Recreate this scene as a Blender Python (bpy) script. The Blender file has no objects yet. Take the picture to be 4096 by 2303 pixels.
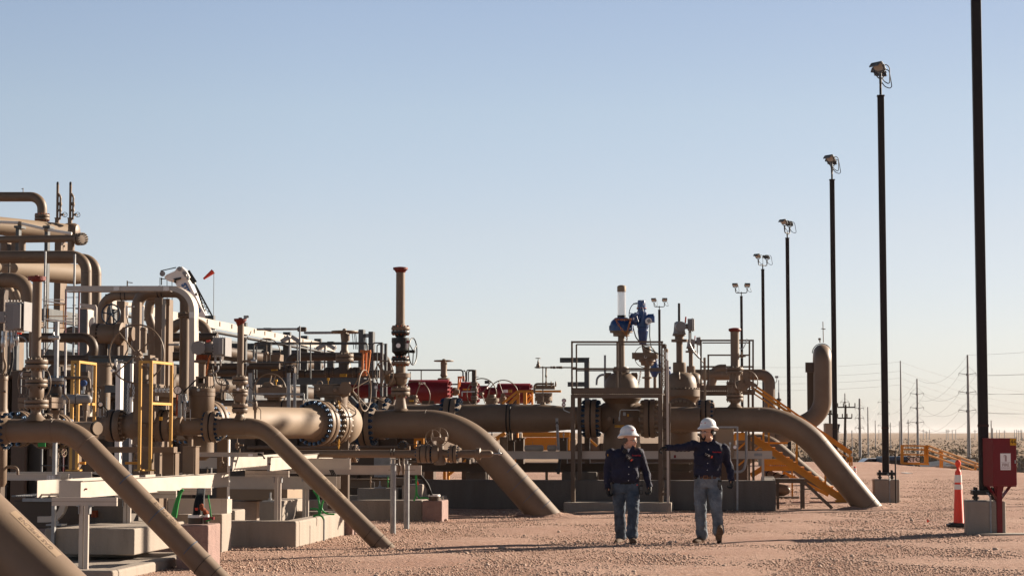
import bpy, math, random
import numpy as np
from mathutils import Vector, Matrix
R = math.radians
scene = bpy.context.scene
COL = scene.collection
# ------------------------------------------------------------------ camera
F_PX, CXP, CYP, CAMH, HORIZON = 7964.0, 2048.0, 1151.5, 1.62, 1731.0
PITCH = math.atan((HORIZON - CYP) / F_PX)
cam_data = bpy.data.cameras.new('camera'); cam = bpy.data.objects.new('camera', cam_data); COL.objects.link(cam)
cam_data.sensor_width = 36; cam_data.sensor_fit = 'HORIZONTAL'; cam_data.lens = 36 * F_PX / 4096
cam_data.clip_start = 0.5; cam_data.clip_end = 20000
cam.location = (0, 0, CAMH); cam.rotation_euler = (math.pi / 2 + PITCH, 0, 0)
scene.camera = cam
# ------------------------------------------------------------------ light
SUN_EL, SUN_AZ = 21.0, 31.0            # elevation; degrees behind the picture plane, from the right
SUN_DIR = Vector((math.cos(R(SUN_EL)) * math.cos(R(SUN_AZ)), math.cos(R(SUN_EL)) * math.sin(R(SUN_AZ)), math.sin(R(SUN_EL))))
world = bpy.data.worlds.new('World'); scene.world = world; world.use_nodes = True
nt = world.node_tree; nt.nodes.clear()
wo = nt.nodes.new('ShaderNodeOutputWorld'); bg = nt.nodes.new('ShaderNodeBackground'); sky = nt.nodes.new('ShaderNodeTexSky')
sky.sky_type = 'NISHITA'; sky.sun_disc = False; sky.sun_elevation = R(SUN_EL)
sky.sun_rotation = math.atan2(SUN_DIR.x, SUN_DIR.y)
sky.air_density = 1.0; sky.dust_density = 0.6; sky.ozone_density = 2.2; sky.altitude = 900
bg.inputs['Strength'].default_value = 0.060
# sky tint by height above the horizon; zenith dimmed and warmed to cut fill
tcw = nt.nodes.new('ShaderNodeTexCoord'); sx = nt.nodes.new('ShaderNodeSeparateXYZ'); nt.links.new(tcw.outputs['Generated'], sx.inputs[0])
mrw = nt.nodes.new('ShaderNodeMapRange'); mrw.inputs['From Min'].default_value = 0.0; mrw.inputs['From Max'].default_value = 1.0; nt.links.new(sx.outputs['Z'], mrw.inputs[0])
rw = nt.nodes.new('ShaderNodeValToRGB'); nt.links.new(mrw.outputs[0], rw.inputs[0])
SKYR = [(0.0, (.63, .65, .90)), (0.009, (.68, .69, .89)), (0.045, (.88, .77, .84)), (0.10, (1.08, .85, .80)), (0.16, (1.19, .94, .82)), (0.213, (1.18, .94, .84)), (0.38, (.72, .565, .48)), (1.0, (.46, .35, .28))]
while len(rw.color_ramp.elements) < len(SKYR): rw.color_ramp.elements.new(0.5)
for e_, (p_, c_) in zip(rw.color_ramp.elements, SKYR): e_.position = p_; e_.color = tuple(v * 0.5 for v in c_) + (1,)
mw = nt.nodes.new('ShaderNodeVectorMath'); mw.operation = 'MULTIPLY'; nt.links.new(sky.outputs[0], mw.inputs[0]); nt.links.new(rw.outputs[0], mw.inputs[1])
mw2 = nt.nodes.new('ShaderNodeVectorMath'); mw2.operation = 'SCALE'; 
azm = nt.nodes.new('ShaderNodeMapRange'); azm.inputs['From Min'].default_value = -0.1; azm.inputs['From Max'].default_value = 0.35; azm.inputs['To Min'].default_value = 2.0; azm.inputs['To Max'].default_value = 1.62; nt.links.new(sx.outputs['X'], azm.inputs[0]); nt.links.new(azm.outputs[0], mw2.inputs['Scale'])   # scales the sky down on the sun side to stop clipping
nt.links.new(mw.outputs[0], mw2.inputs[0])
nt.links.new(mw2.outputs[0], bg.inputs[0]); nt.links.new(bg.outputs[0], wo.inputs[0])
sd = bpy.data.lights.new('sun', 'SUN'); sd.energy = 5.0; sd.angle = R(0.53); sd.color = (1.0, 0.86, 0.70)
so = bpy.data.objects.new('sun', sd); COL.objects.link(so)
so.rotation_euler = SUN_DIR.to_track_quat('Z', 'Y').to_euler(); so.location = (60, 30, 40)
vs = scene.view_settings; vs.view_transform = 'Standard'; vs.look = 'None'; vs.exposure = 1.4; vs.gamma = 1.0
scene.cycles.max_bounces = 6; scene.cycles.diffuse_bounces = 3; scene.cycles.glossy_bounces = 3; scene.cycles.transparent_max_bounces = 12
# ------------------------------------------------------------------ pixel helpers (pixels of the 4096 x 2303 photograph)
CROPS = dict(full=(0, 0, 1.0), v=(0, 0, 2575 / 4096), A=(0, 700, 2.4133), B=(0, 1200, 2.4133), C=(0, 1703, 2.4133), D=(700, 1200, 2.4133), E=(700, 1700, 2.4133),
             F=(1400, 1200, 2.4133), G=(1500, 1700, 2.4133), H=(2200, 1100, 2.4133), I=(2200, 1600, 2.4133), J=(2900, 1200, 2.4133),
             K=(2900, 1700, 2.4133), L=(3500, 1300, 2.896), M=(3500, 1700, 2.896), N=(2360, 1640, 2.586), O=(2900, 100, 1.2063), Q=(2350, 1100, 2.896), P1=(1000, 1280, 3.62), P2=(1600, 1380, 3.62), P3=(0, 1080, 4.8267), P4=(380, 1080, 3.619), P5=(1700, 1680, 3.68),
             S1=(0, 1380, 4.8267), S2=(380, 1400, 4.8267), S3=(0, 1680, 3.62), S4=(600, 1740, 3.62), S5=(1150, 1720, 3.62))
CROP = CROPS['full']
def crop(n):
    global CROP
    CROP = CROPS[n]
def px(x, y): return CROP[0] + x / CROP[2], CROP[1] + y / CROP[2]
def ray(x, y):
    X, Y = px(x, y)
    u = (X - CXP) / F_PX; v = (CYP - Y) / F_PX
    return Vector((u, math.cos(PITCH) - v * math.sin(PITCH), math.sin(PITCH) + v * math.cos(PITCH)))
CAMV = Vector((0, 0, CAMH))
def P(x, y, Z):
    d = ray(x, y); return CAMV + d * (Z / d.y)
# ------------------------------------------------------------------ materials
MATS = {}
ALB = 0.72      # all paints were chosen a little bright; one common scale keeps them at real-world albedo
def mat(name, col, rough=0.6, metal=0.0, var=0.12, vscale=3.0, bump=0.0, bscale=60.0, spots=0.0, spotcol=(0.1, 0.05, 0.03), coat=0.0, spotscale=18.0, streak=False):
    col = tuple(c * ALB for c in col); spotcol = tuple(c * ALB for c in spotcol)
    m = bpy.data.materials.new(name); m.use_nodes = True; n = m.node_tree.nodes; l = m.node_tree.links
    b = n['Principled BSDF']; b.inputs['Roughness'].default_value = rough; b.inputs['Metallic'].default_value = metal
    b.inputs['Specular IOR Level'].default_value = 0.36 if not metal else 0.5
    if coat: b.inputs['Coat Weight'].default_value = coat
    tc = n.new('ShaderNodeTexCoord')
    src = tc.outputs['Object']
    if streak:
        mp = n.new('ShaderNodeMapping'); mp.inputs['Scale'].default_value = (1, 1, 0.15); l.new(src, mp.inputs[0]); ssrc = mp.outputs[0]
    else: ssrc = src
    nz = n.new('ShaderNodeTexNoise'); nz.inputs['Scale'].default_value = vscale; nz.inputs['Detail'].default_value = 7; nz.inputs['Roughness'].default_value = 0.65
    l.new(ssrc, nz.inputs['Vector'])
    cr = n.new('ShaderNodeValToRGB'); e = cr.color_ramp.elements
    e[0].position = 0.3; e[1].position = 0.7
    e[0].color = tuple(c * (1 - var) for c in col) + (1,); e[1].color = tuple(min(1, c * (1 + var)) for c in col) + (1,)
    l.new(nz.outputs['Fac'], cr.inputs[0]); out = cr.outputs[0]
    if spots:
        n2 = n.new('ShaderNodeTexNoise'); n2.inputs['Scale'].default_value = spotscale; n2.inputs['Detail'].default_value = 8; n2.inputs['Roughness'].default_value = 0.7
        l.new(ssrc, n2.inputs['Vector'])
        r2 = n.new('ShaderNodeMapRange'); r2.inputs['From Min'].default_value = 0.56; r2.inputs['From Max'].default_value = 0.72; r2.inputs['To Max'].default_value = spots
        l.new(n2.outputs['Fac'], r2.inputs[0])
        mx = n.new('ShaderNodeMix'); mx.data_type = 'RGBA'; l.new(r2.outputs[0], mx.inputs['Factor']); l.new(out, mx.inputs[6]); mx.inputs[7].default_value = tuple(spotcol) + (1,)
        out = mx.outputs[2]
    l.new(out, b.inputs['Base Color'])
    rr = n.new('ShaderNodeMapRange'); rr.inputs['To Min'].default_value = max(0, rough - 0.09); rr.inputs['To Max'].default_value = min(1, rough + 0.12)
    l.new(nz.outputs['Fac'], rr.inputs[0]); l.new(rr.outputs[0], b.inputs['Roughness'])
    if bump:
        n3 = n.new('ShaderNodeTexNoise'); n3.inputs['Scale'].default_value = bscale; n3.inputs['Detail'].default_value = 5; l.new(src, n3.inputs['Vector'])
        bp = n.new('ShaderNodeBump'); bp.inputs['Strength'].default_value = bump; bp.inputs['Distance'].default_value = 0.02
        l.new(n3.outputs['Fac'], bp.inputs['Height']); l.new(bp.outputs[0], b.inputs['Normal'])
    MATS[name] = m; return m
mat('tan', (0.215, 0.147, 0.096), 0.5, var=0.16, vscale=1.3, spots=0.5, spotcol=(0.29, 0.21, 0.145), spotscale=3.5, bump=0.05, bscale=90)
mat('tan_dark_shade', (0.095, 0.063, 0.041), 0.5, var=0.12, vscale=2.0, spots=0.3, spotcol=(0.12, 0.06, 0.035), spotscale=8)  # dark brown parts; also puts deep shade between equipment into the colour
mat('tan_pale_sunlit', (0.32, 0.232, 0.155), 0.68, var=0.08, vscale=1.4, spots=0.15, spotcol=(0.3, 0.2, 0.13), spotscale=6)  # beige parts; also a paler copy of tan for sunlit pipes and vessels
mat('bolt_blue', (0.045, 0.09, 0.16), 0.28, metal=0.6, var=0.5, vscale=25)
mat('bolt_tan', (0.26, 0.19, 0.13), 0.45, var=0.15)
mat('gap', (0.012, 0.012, 0.012), 0.8)  # black also stands for shade in flange gaps and strut slots
mat('black', (0.012, 0.011, 0.011), 0.42, var=0.2)
mat('rubber', (0.016, 0.015, 0.015), 0.6, var=0.3)
mat('pole_brown', (0.016, 0.008, 0.006), 0.55, var=0.25, vscale=0.7)
mat('galv', (0.33, 0.335, 0.34), 0.45, metal=0.35, var=0.25, vscale=6, spots=0.3, spotcol=(0.16, 0.16, 0.17), spotscale=14)
mat('galv_dark', (0.105, 0.108, 0.108), 0.5, metal=0.3, var=0.25, vscale=4, spots=0.35, spotcol=(0.05, 0.06, 0.07))
mat('alu', (0.58, 0.50, 0.43), 0.45, metal=0.2, var=0.10, vscale=2.2, spots=0.3, spotcol=(0.38, 0.34, 0.3), spotscale=7)
mat('alu_sunlit', (0.50, 0.44, 0.375), 0.5, metal=0.1, var=0.08, spots=0.3, spotcol=(0.3, 0.25, 0.2), spotscale=5)  # toned-down copy of alu for rails and beam facing the sun
mat('frame_brown', (0.15, 0.102, 0.068), 0.5, var=0.12)
mat('navy_wheel', (0.012, 0.03, 0.06), 0.4)
mat('white_paint', (0.98, 0.93, 0.86), 0.45, var=0.06)
mat('grey_box', (0.30, 0.285, 0.28), 0.5, var=0.08, spots=0.1, spotcol=(0.25, 0.2, 0.17))
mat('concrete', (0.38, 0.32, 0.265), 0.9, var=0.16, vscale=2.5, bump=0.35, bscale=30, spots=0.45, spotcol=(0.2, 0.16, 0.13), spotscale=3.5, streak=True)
mat('concrete_shaded', (0.17, 0.145, 0.125), 0.9, var=0.2, vscale=2.5, bump=0.3, bscale=30, spots=0.5, spotcol=(0.1, 0.085, 0.075), spotscale=3, streak=True)  # darker copy of concrete for walls and piers in shade
mat('pink_block', (0.33, 0.215, 0.185), 0.9, var=0.2, vscale=5, bump=0.5, bscale=40, spots=0.45, spotcol=(0.18, 0.09, 0.08), spotscale=8)
mat('red_paint', (0.22, 0.010, 0.014), 0.35, var=0.2, vscale=2.5, spots=0.15, spotcol=(0.4, 0.08, 0.07))
mat('red_dark', (0.21, 0.008, 0.014), 0.38, var=0.15, vscale=3)
mat('red_cap', (0.20, 0.028, 0.018), 0.55, var=0.3, vscale=14, bump=0.3, bscale=40)
mat('orange_red', (1.05, 0.085, 0.04), 0.45, var=0.06)
mat('orange', (0.75, 0.22, 0.05), 0.5, var=0.12)
mat('yellow', (0.72, 0.29, 0.022), 0.45, var=0.10, vscale=3, spots=0.2, spotcol=(0.42, 0.15, 0.02), spotscale=7)
mat('yellow_pale', (0.66, 0.36, 0.085), 0.45, var=0.10, vscale=4, spots=0.2, spotcol=(0.5, 0.27, 0.08), spotscale=9)
mat('tag_yellow', (0.80, 0.40, 0.02), 0.5, var=0.03)
mat('blue_paint', (0.010, 0.055, 0.20), 0.33, var=0.2, vscale=8, coat=0.3)
mat('blue_text', (0.02, 0.13, 0.35), 0.5)
mat('green', (0.02, 0.30, 0.06), 0.45, var=0.15)
mat('rust', (0.30, 0.07, 0.025), 0.85, var=0.4, vscale=12, bump=0.6, bscale=50)
mat('rust_chain', (0.55, 0.22, 0.07), 0.7, var=0.3, vscale=12)
mat('white_label', (1.1, 1.06, 1.04), 0.5, var=0.02)
mat('ink', (0.03, 0.025, 0.025), 0.7)
mat('ink_brown', (0.17, 0.11, 0.07), 0.7)
mat('ink_blue', (0.09, 0.13, 0.20), 0.7)
mat('ink_red', (0.55, 0.02, 0.03), 0.6)
mat('lens', (0.48, 0.44, 0.38), 0.3, var=0.05)
mat('steel', (0.5, 0.5, 0.5), 0.3, metal=0.8, var=0.15, vscale=8)
m = mat('clear_tube', (0.90, 0.86, 0.86), 0.08, var=0.01); m.node_tree.nodes['Principled BSDF'].inputs['Transmission Weight'].default_value = 0.0
bs = m.node_tree.nodes['Principled BSDF']; bs.inputs['Alpha'].default_value = 0.42
# ------------------------------------------------------------------ mesh builder
def frame(axis, up=None):
    z = Vector(axis).normalized(); up = Vector(up) if up else (Vector((0, 0, 1)) if abs(z.z) < 0.93 else Vector((0, 1, 0)))
    x = up.cross(z).normalized(); y = z.cross(x); return x, y, z
class MB:
    def __init__(s): s.v = []; s.f = []
    def add(s, vs, fs):
        o = len(s.v); s.v += [tuple(v) for v in vs]; s.f += [tuple(i + o for i in f) for f in fs]
    def box(s, c, size, x=(1, 0, 0), y=(0, 1, 0), z=(0, 0, 1)):
        c = Vector(c); x = Vector(x) * size[0] / 2; y = Vector(y) * size[1] / 2; z = Vector(z) * size[2] / 2
        vs = [c + a * x + b * y + d * z for d in (-1, 1) for a, b in ((-1, -1), (1, -1), (1, 1), (-1, 1))]
        s.add(vs, [(0, 3, 2, 1), (4, 5, 6, 7), (0, 1, 5, 4), (1, 2, 6, 5), (2, 3, 7, 6), (3, 0, 4, 7)]); return s
    def bar(s, a, b, w, h=None, up=None):
        a = Vector(a); b = Vector(b); x, y, z = frame(b - a, up); s.box((a + b) / 2, (w, h or w, (b - a).length), x, y, z); return s
    def ibeam(s, a, b, w, h, t=0.012, up=None):      # w flange width (across), h depth (along up)
        a = Vector(a); b = Vector(b); x, y, z = frame(b - a, up); L = (b - a).length; c = (a + b) / 2
        s.box(c + y * (h / 2 - t / 2), (w, t, L), x, y, z); s.box(c - y * (h / 2 - t / 2), (w, t, L), x, y, z); s.box(c, (t, h - 2 * t, L), x, y, z); return s
    def channel(s, a, b, w, h, t=0.004, up=None, side=1):
        a = Vector(a); b = Vector(b); x, y, z = frame(b - a, up); L = (b - a).length; c = (a + b) / 2
        s.box(c + y * (h / 2 - t / 2), (w, t, L), x, y, z); s.box(c - y * (h / 2 - t / 2), (w, t, L), x, y, z); s.box(c + x * side * (w / 2 - t / 2), (t, h - 2 * t, L), x, y, z); return s
    def lathe(s, o, axis, prof, n=24, up=None, ph=0.0):
        o = Vector(o); x, y, z = frame(axis, up); vs = []; fs = []
        cs = [(math.cos(2 * math.pi * i / n + ph), math.sin(2 * math.pi * i / n + ph)) for i in range(n)]
        for t, r in prof:
            for c, d in cs: vs.append(o + z * t + (x * c + y * d) * max(r, 1e-5))
        for k in range(len(prof) - 1):
            for i in range(n):
                j = (i + 1) % n; fs.append((k * n + i, k * n + j, (k + 1) * n + j, (k + 1) * n + i))
        if prof[0][1] > 1e-4: fs.append(tuple(reversed(range(n))))
        if prof[-1][1] > 1e-4: fs.append(tuple(range((len(prof) - 1) * n, len(prof) * n)))
        s.add(vs, fs); return s
    def cyl(s, a, b, r, r2=None, n=20):
        a = Vector(a); b = Vector(b); s.lathe(a, b - a, [(0, r), ((b - a).length, r if r2 is None else r2)], n); return s
    def hexa(s, a, b, r): return s.cyl(a, b, r, n=6)
    def tube(s, pts, r, n=14, closed=False):
        pts = [Vector(p) for p in pts]; m = len(pts); vs = []; fs = []
        T = []
        for i in range(m):
            if closed: d = pts[(i + 1) % m] - pts[i - 1]
            else: d = pts[min(i + 1, m - 1)] - pts[max(i - 1, 0)]
            T.append(d.normalized())
        x, y, z = frame(T[0]); rr = r if hasattr(r, '__len__') else [r] * m
        for i in range(m):
            x = (x - T[i] * x.dot(T[i])).normalized(); y = T[i].cross(x)
            for k in range(n):
                a = 2 * math.pi * k / n; vs.append(pts[i] + (x * math.cos(a) + y * math.sin(a)) * rr[i])
        for i in range(m if closed else m - 1):
            j = (i + 1) % m
            for k in range(n):
                q = (k + 1) % n; fs.append((i * n + k, i * n + q, j * n + q, j * n + k))
        if not closed: fs.append(tuple(reversed(range(n)))); fs.append(tuple(range((m - 1) * n, m * n)))
        s.add(vs, fs); return s
    def torus(s, c, axis, R_, r, n=40, m=8):
        x, y, z = frame(axis); c = Vector(c)
        return s.tube([c + (x * math.cos(2 * math.pi * i / n) + y * math.sin(2 * math.pi * i / n)) * R_ for i in range(n)], r, m, closed=True)
    def ball(s, c, r, n=16, m=10, sc=(1, 1, 1)):
        c = Vector(c); vs = []; fs = []
        for i in range(m + 1):
            th = math.pi * i / m
            for k in range(n):
                a = 2 * math.pi * k / n; vs.append((c.x + r * sc[0] * math.sin(th) * math.cos(a), c.y + r * sc[1] * math.sin(th) * math.sin(a), c.z + r * sc[2] * math.cos(th)))
        for i in range(m):
            for k in range(n): q = (k + 1) % n; fs.append((i * n + k, (i + 1) * n + k, (i + 1) * n + q, i * n + q))
        s.add(vs, fs); return s
    def prism(s, pts, d):           # polygon pts (3D, planar) extruded by vector d
        n = len(pts); d = Vector(d); vs = [Vector(p) for p in pts] + [Vector(p) + d for p in pts]
        fs = [tuple(range(n)), tuple(reversed(range(n, 2 * n)))] + [(i, i + n, (i + 1) % n + n, (i + 1) % n) for i in range(n)]
        s.add(vs, fs); return s
def fillet(pts, rad, k=9):
    pts = [Vector(p) for p in pts]; out = [pts[0]]
    rads = rad if hasattr(rad, '__len__') else [rad] * len(pts)
    for i in range(1, len(pts) - 1):
        a, b, c = pts[i - 1], pts[i], pts[i + 1]; u = (a - b).normalized(); v = (c - b).normalized()
        ang = u.angle(v)
        if ang > 3.1: out.append(b); continue
        r = rads[i]; t = r / math.tan(ang / 2); mx = 0.499 * min((a - b).length, (c - b).length) if len(pts) > 3 else 0.98 * min((a - b).length, (c - b).length)
        if t > mx: t = mx; r = t * math.tan(ang / 2)
        p0 = b + u * t; p1 = b + v * t; cc = b + (u + v).normalized() * (r / math.sin(ang / 2))
        e0 = p0 - cc; e1 = p1 - cc; tot = e0.angle(e1)
        for q in range(k + 1):
            f = q / k; sn = math.sin(tot)
            out.append(cc + (e0 * math.sin((1 - f) * tot) + e1 * math.sin(f * tot)) / sn)
    out.append(pts[-1]); return out
def sag(a, b, s_, n=14):
    a = Vector(a); b = Vector(b); return [a.lerp(b, i / n) - Vector((0, 0, s_ * 4 * (i / n) * (1 - i / n))) for i in range(n + 1)]
def link(o): COL.objects.link(o); return o
def make(name, mb, material, parent=None, sharp=38, bevel=0):
    me = bpy.data.meshes.new(name); me.from_pydata([tuple(v) for v in mb.v], [], mb.f); me.validate(); me.update()
    me.materials.append(MATS[material] if isinstance(material, str) else material)
    me.shade_smooth(); me.set_sharp_from_angle(angle=R(sharp))
    o = link(bpy.data.objects.new(name, me))
    if parent: o.parent = parent
    if bevel:
        bv = o.modifiers.new('bevel', 'BEVEL'); bv.width = bevel; bv.segments = 2; bv.limit_method = 'ANGLE'; bv.harden_normals = True
    return o
def structure(o, label=None): o['kind'] = 'structure'; return o
YAW = -7.0
ALL = {}
class T:
    """one thing: an Empty at its base that parents its parts; pixels are mapped to the local plane y = dy"""
    def __init__(s, name, label, cat, x, Z, y=None, rot=YAW, group=None, z0=0.0):
        s.name, s.label, s.cat, s.group = name, label, cat, group
        w = P(x, y if y is not None else 0, Z); s.loc = Vector((w.x, w.y, z0)); s.rot = R(rot); s.Z = Z
        s.M = Matrix.Translation(s.loc) @ Matrix.Rotation(s.rot, 4, 'Z'); s.Mi = s.M.inverted(); s.parts = []; s.s = F_PX / Z
        s.o = Vector((0, 0, 0)); s.c = s.Mi @ CAMV
    def p(s, x, y, dy=0.0):
        d = s.Mi.to_3x3() @ ray(x, y); return s.c + d * ((dy - s.c.y) / d.y)
    def g(s, x, y):                                  # on the ground
        d = s.Mi.to_3x3() @ ray(x, y); return s.c + d * ((s.loc.z * 0 - s.loc.z - s.c.z + 0) / d.z) if False else s.c + d * ((-s.loc.z - s.c.z) / d.z)
    def w(s, n): return n / CROP[2] / s.s            # crop pixels -> metres
    def mb(s, name, material='tan', parent=None, bevel=0, sharp=38, label=None, kind=None):
        b = MB(); b.meta = (name, material, parent, bevel, sharp, label, kind); s.parts.append(b); return b
    def vl(s, b, x, prof, dy=0.0, n=24, x2=None):    # vertical revolve from (y, halfwidth) pixel pairs
        y0 = prof[0][0]; o = s.p(x, y0, dy); pr = []
        for y, h in prof:
            q = s.p(x, y, dy); pr.append((o.z - q.z, s.w(h)))
        b.lathe(o, (0, 0, -1), pr, n); return b
    def hl(s, b, y, prof, dy=0.0, n=28):             # horizontal revolve along local x from (x, halfwidth)
        o = s.p(prof[0][0], y, dy); pr = []
        for x, h in prof:
            q = s.p(x, y, dy); pr.append((q.x - o.x, s.w(h)))
        b.lathe(o, (1, 0, 0), pr, n); return b
    def bx(s, b, x0, y0, x1, y1, d0=0.0, d1=0.3):    # box: front face covers the pixel rectangle on plane d0
        a = s.p(x0, y1, d0); c = s.p(x1, y0, d0)
        b.box(((a.x + c.x) / 2, (d0 + d1) / 2, (a.z + c.z) / 2), (abs(c.x - a.x), abs(d1 - d0), abs(c.z - a.z))); return b
    def gbx(s, b, x0, x1, y0, d0=0.0, d1=0.3, z0=0.0):     # box standing on the ground (z0 .. the top seen at pixel y0)
        a = s.p(x0, y0, d0); c = s.p(x1, y0, d0); b.box(((a.x + c.x) / 2, (d0 + d1) / 2, (a.z + z0) / 2), (abs(c.x - a.x), abs(d1 - d0), a.z - z0)); return b
    def pipe(s, b, pts, r, bend, n=24, k=9):         # pts (x, y, dy)
        q = [s.p(a[0], a[1], a[2] if len(a) > 2 else 0.0) for a in pts]
        bend = [s.w(e) for e in bend] if hasattr(bend, '__len__') else s.w(bend)
        b.tube(fillet(q, bend, k), s.w(r), n); return b
    def bar(s, b, a, c, w, h=None, up=None):
        b.bar(s.p(*a), s.p(*c), s.w(w), s.w(h or w), up); return b
    def flange(s, body, bolts, c, axis, Rf, t, rp, nb=16, gap=0.34, br=None, hub=1.0, side=2):
        """pair of discs (radius Rf, each t thick) about c, with a stud ring; metres"""
        c = Vector(c); ax = Vector(axis).normalized(); g = t * gap
        for sgn in ((1, -1) if side == 2 else (side,)):
            body.lathe(c + ax * sgn * g / 2, ax * sgn, [(0, rp * 0.98), (0, Rf * 0.985), (t * 0.08, Rf), (t * 0.92, Rf), (t, Rf * 0.985), (t, rp * 1.28), (t * (1 + 0.9 * hub), rp * 1.02), (t * (1 + 0.95 * hub), rp * 0.9)], 40)
        x, y, z = frame(ax); br = br or Rf * 0.09; rc = (Rf + rp * 1.25) / 2
        if rc + br > Rf: rc = Rf - br * 1.15
        for i in range(nb):
            a = 2 * math.pi * (i + 0.5) / nb; q = c + (x * math.cos(a) + y * math.sin(a)) * rc
            L = g / 2 + t
            bolts.cyl(q - ax * (L + br * 2.1), q + ax * (L + br * 2.1), br * 0.55, n=8)
            bolts.hexa(q + ax * (L + 0.001), q + ax * (L + br * 1.4), br); bolts.hexa(q - ax * (L + br * 1.4), q - ax * (L + 0.001), br)
        return body
    def wheel(s, b, c, axis, Rw, r=0.012, spokes=3, hub=0.035, ph=0.5, dish=0.0, flat=False):
        c = Vector(c); x, y, z = frame(axis); b.torus(c + z * dish, z, Rw, r, 44, 8); b.cyl(c - z * hub, c + z * hub, hub, n=12)
        for i in range(spokes):
            a = 2 * math.pi * i / spokes + ph; e = c + z * dish + (x * math.cos(a) + y * math.sin(a)) * Rw
            if flat:
                tt = (-x * math.sin(a) + y * math.cos(a)); b.prism([c + tt * hub * 1.5, c - tt * hub * 1.5, e - tt * hub * .6, e + tt * hub * .6], z * 0.012)
            else: b.tube([c, e], r * 0.85, 8)
        return b
    def done(s):
        parts = [b for b in s.parts if b.v]
        if len(parts) == 1 and not parts[0].meta[2]:
            m = parts[0].meta; root = make(s.name, parts[0], m[1], None, m[4], m[3])
        else:
            root = link(bpy.data.objects.new(s.name, None)); root.empty_display_size = 0.2
            for b in parts:
                m = b.meta; par = m[2].obj if m[2] is not None else root
                b.obj = make(m[0], b, m[1], par, m[4], m[3])
                if m[5]: b.obj['label'] = m[5]
                if m[6]: b.obj['kind'] = m[6]
        root.location = s.loc; root.rotation_euler = (0, 0, s.rot)
        root['label'] = s.label; root['category'] = s.cat
        if s.group: root['group'] = s.group
        s.root = root; return root
def copy_thing(root, loc, rotz=None, label=None, group=None):
    r = link(root.copy()); r.location = loc
    if rotz is not None: r.rotation_euler = (0, 0, rotz)
    if label: r['label'] = label
    if group: r['group'] = group
    for ch in list(root.children):
        c = link(ch.copy()); c.parent = r
        for gch in list(ch.children): d = link(gch.copy()); d.parent = c
    return r
def text_mb(b, txt, o, xdir, ydir, size, depth=0.002, bold=0.0, align='CENTER', wrap=None, xs=1.0):
    """real letters as thin raised mesh; wrap=(axis_point, axis_dir, radius) lays them round a pipe"""
    cu = bpy.data.curves.new('t', 'FONT'); cu.body = txt; cu.size = size; cu.align_x = align; cu.align_y = 'CENTER'; cu.extrude = depth / 2; cu.offset = bold; cu.resolution_u = 3
    ob = bpy.data.objects.new('t', cu); COL.objects.link(ob); dg = bpy.context.evaluated_depsgraph_get(); dg.update()
    me = bpy.data.meshes.new_from_object(ob.evaluated_get(dg))
    X = Vector(xdir).normalized(); Y = Vector(ydir).normalized(); Zn = X.cross(Y).normalized(); o = Vector(o)
    vs = []
    for v in me.vertices:
        if wrap:
            ap, ad, rad = wrap                       # X runs along the axis; Y round it
            ad = Vector(ad).normalized(); oo = o - ap; base = oo - ad * oo.dot(ad); n0 = base.normalized(); a = (v.co.y) / rad
            t0 = Y - ad * Y.dot(ad); t0 = (t0 - n0 * t0.dot(n0)).normalized()
            vs.append(ap + ad * oo.dot(ad) + X * v.co.x * xs + (n0 * math.cos(a) + t0 * math.sin(a)) * (rad + 0.004 + v.co.z))
        else: vs.append(o + X * v.co.x * xs + Y * v.co.y + Zn * (v.co.z + depth / 2 + 0.001))
    b.add(vs, [tuple(p.vertices) for p in me.polygons])
    bpy.data.objects.remove(ob); bpy.data.curves.remove(cu); bpy.data.meshes.remove(me); return b
# ================================================================== SETTING: ground, desert
def ground_mat(name, c1, c2, c3, s1, s2, bump, bscale, fine=140):
    c1, c2, c3 = [tuple(v * ALB for v in c) for c in (c1, c2, c3)]
    m = bpy.data.materials.new(name); m.use_nodes = True; n = m.node_tree.nodes; l = m.node_tree.links; b = n['Principled BSDF']; b.inputs['Roughness'].default_value = 0.95
    b.inputs['Specular IOR Level'].default_value = 0.15
    tc = n.new('ShaderNodeTexCoord')
    def noise(sc, det=8, ro=0.65):
        q = n.new('ShaderNodeTexNoise'); q.inputs['Scale'].default_value = sc; q.inputs['Detail'].default_value = det; q.inputs['Roughness'].default_value = ro; l.new(tc.outputs['Object'], q.inputs['Vector']); return q
    a = noise(s1); r = n.new('ShaderNodeValToRGB'); e = r.color_ramp.elements; e[0].position = 0.35; e[1].position = 0.68; e[0].color = c1 + (1,); e[1].color = c2 + (1,); l.new(a.outputs['Fac'], r.inputs[0])
    a2 = noise(s2, 10, 0.7); r2 = n.new('ShaderNodeMapRange'); r2.inputs['From Min'].default_value = 0.52; r2.inputs['From Max'].default_value = 0.66; l.new(a2.outputs['Fac'], r2.inputs[0])
    mx = n.new('ShaderNodeMix'); mx.data_type = 'RGBA'; l.new(r2.outputs[0], mx.inputs['Factor']); l.new(r.outputs[0], mx.inputs[6]); mx.inputs[7].default_value = c3 + (1,)
    l.new(mx.outputs[2], b.inputs['Base Color'])
    v = noise(bscale, 10, 0.75); v2 = n.new('ShaderNodeTexVoronoi'); v2.inputs['Scale'].default_value = fine / 8; l.new(tc.outputs['Object'], v2.inputs['Vector'])
    ad = n.new('ShaderNodeMath'); ad.operation = 'ADD'; l.new(v.outputs['Fac'], ad.inputs[0]); mu = n.new('ShaderNodeMath'); mu.operation = 'MULTIPLY'; mu.inputs[1].default_value = -0.35; l.new(v2.outputs['Distance'], mu.inputs[0]); l.new(mu.outputs[0], ad.inputs[1])
    bp = n.new('ShaderNodeBump'); bp.inputs['Strength'].default_value = bump; bp.inputs['Distance'].default_value = 0.06; l.new(ad.outputs[0], bp.inputs['Height']); l.new(bp.outputs[0], b.inputs['Normal'])
    MATS[name] = m
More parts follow.
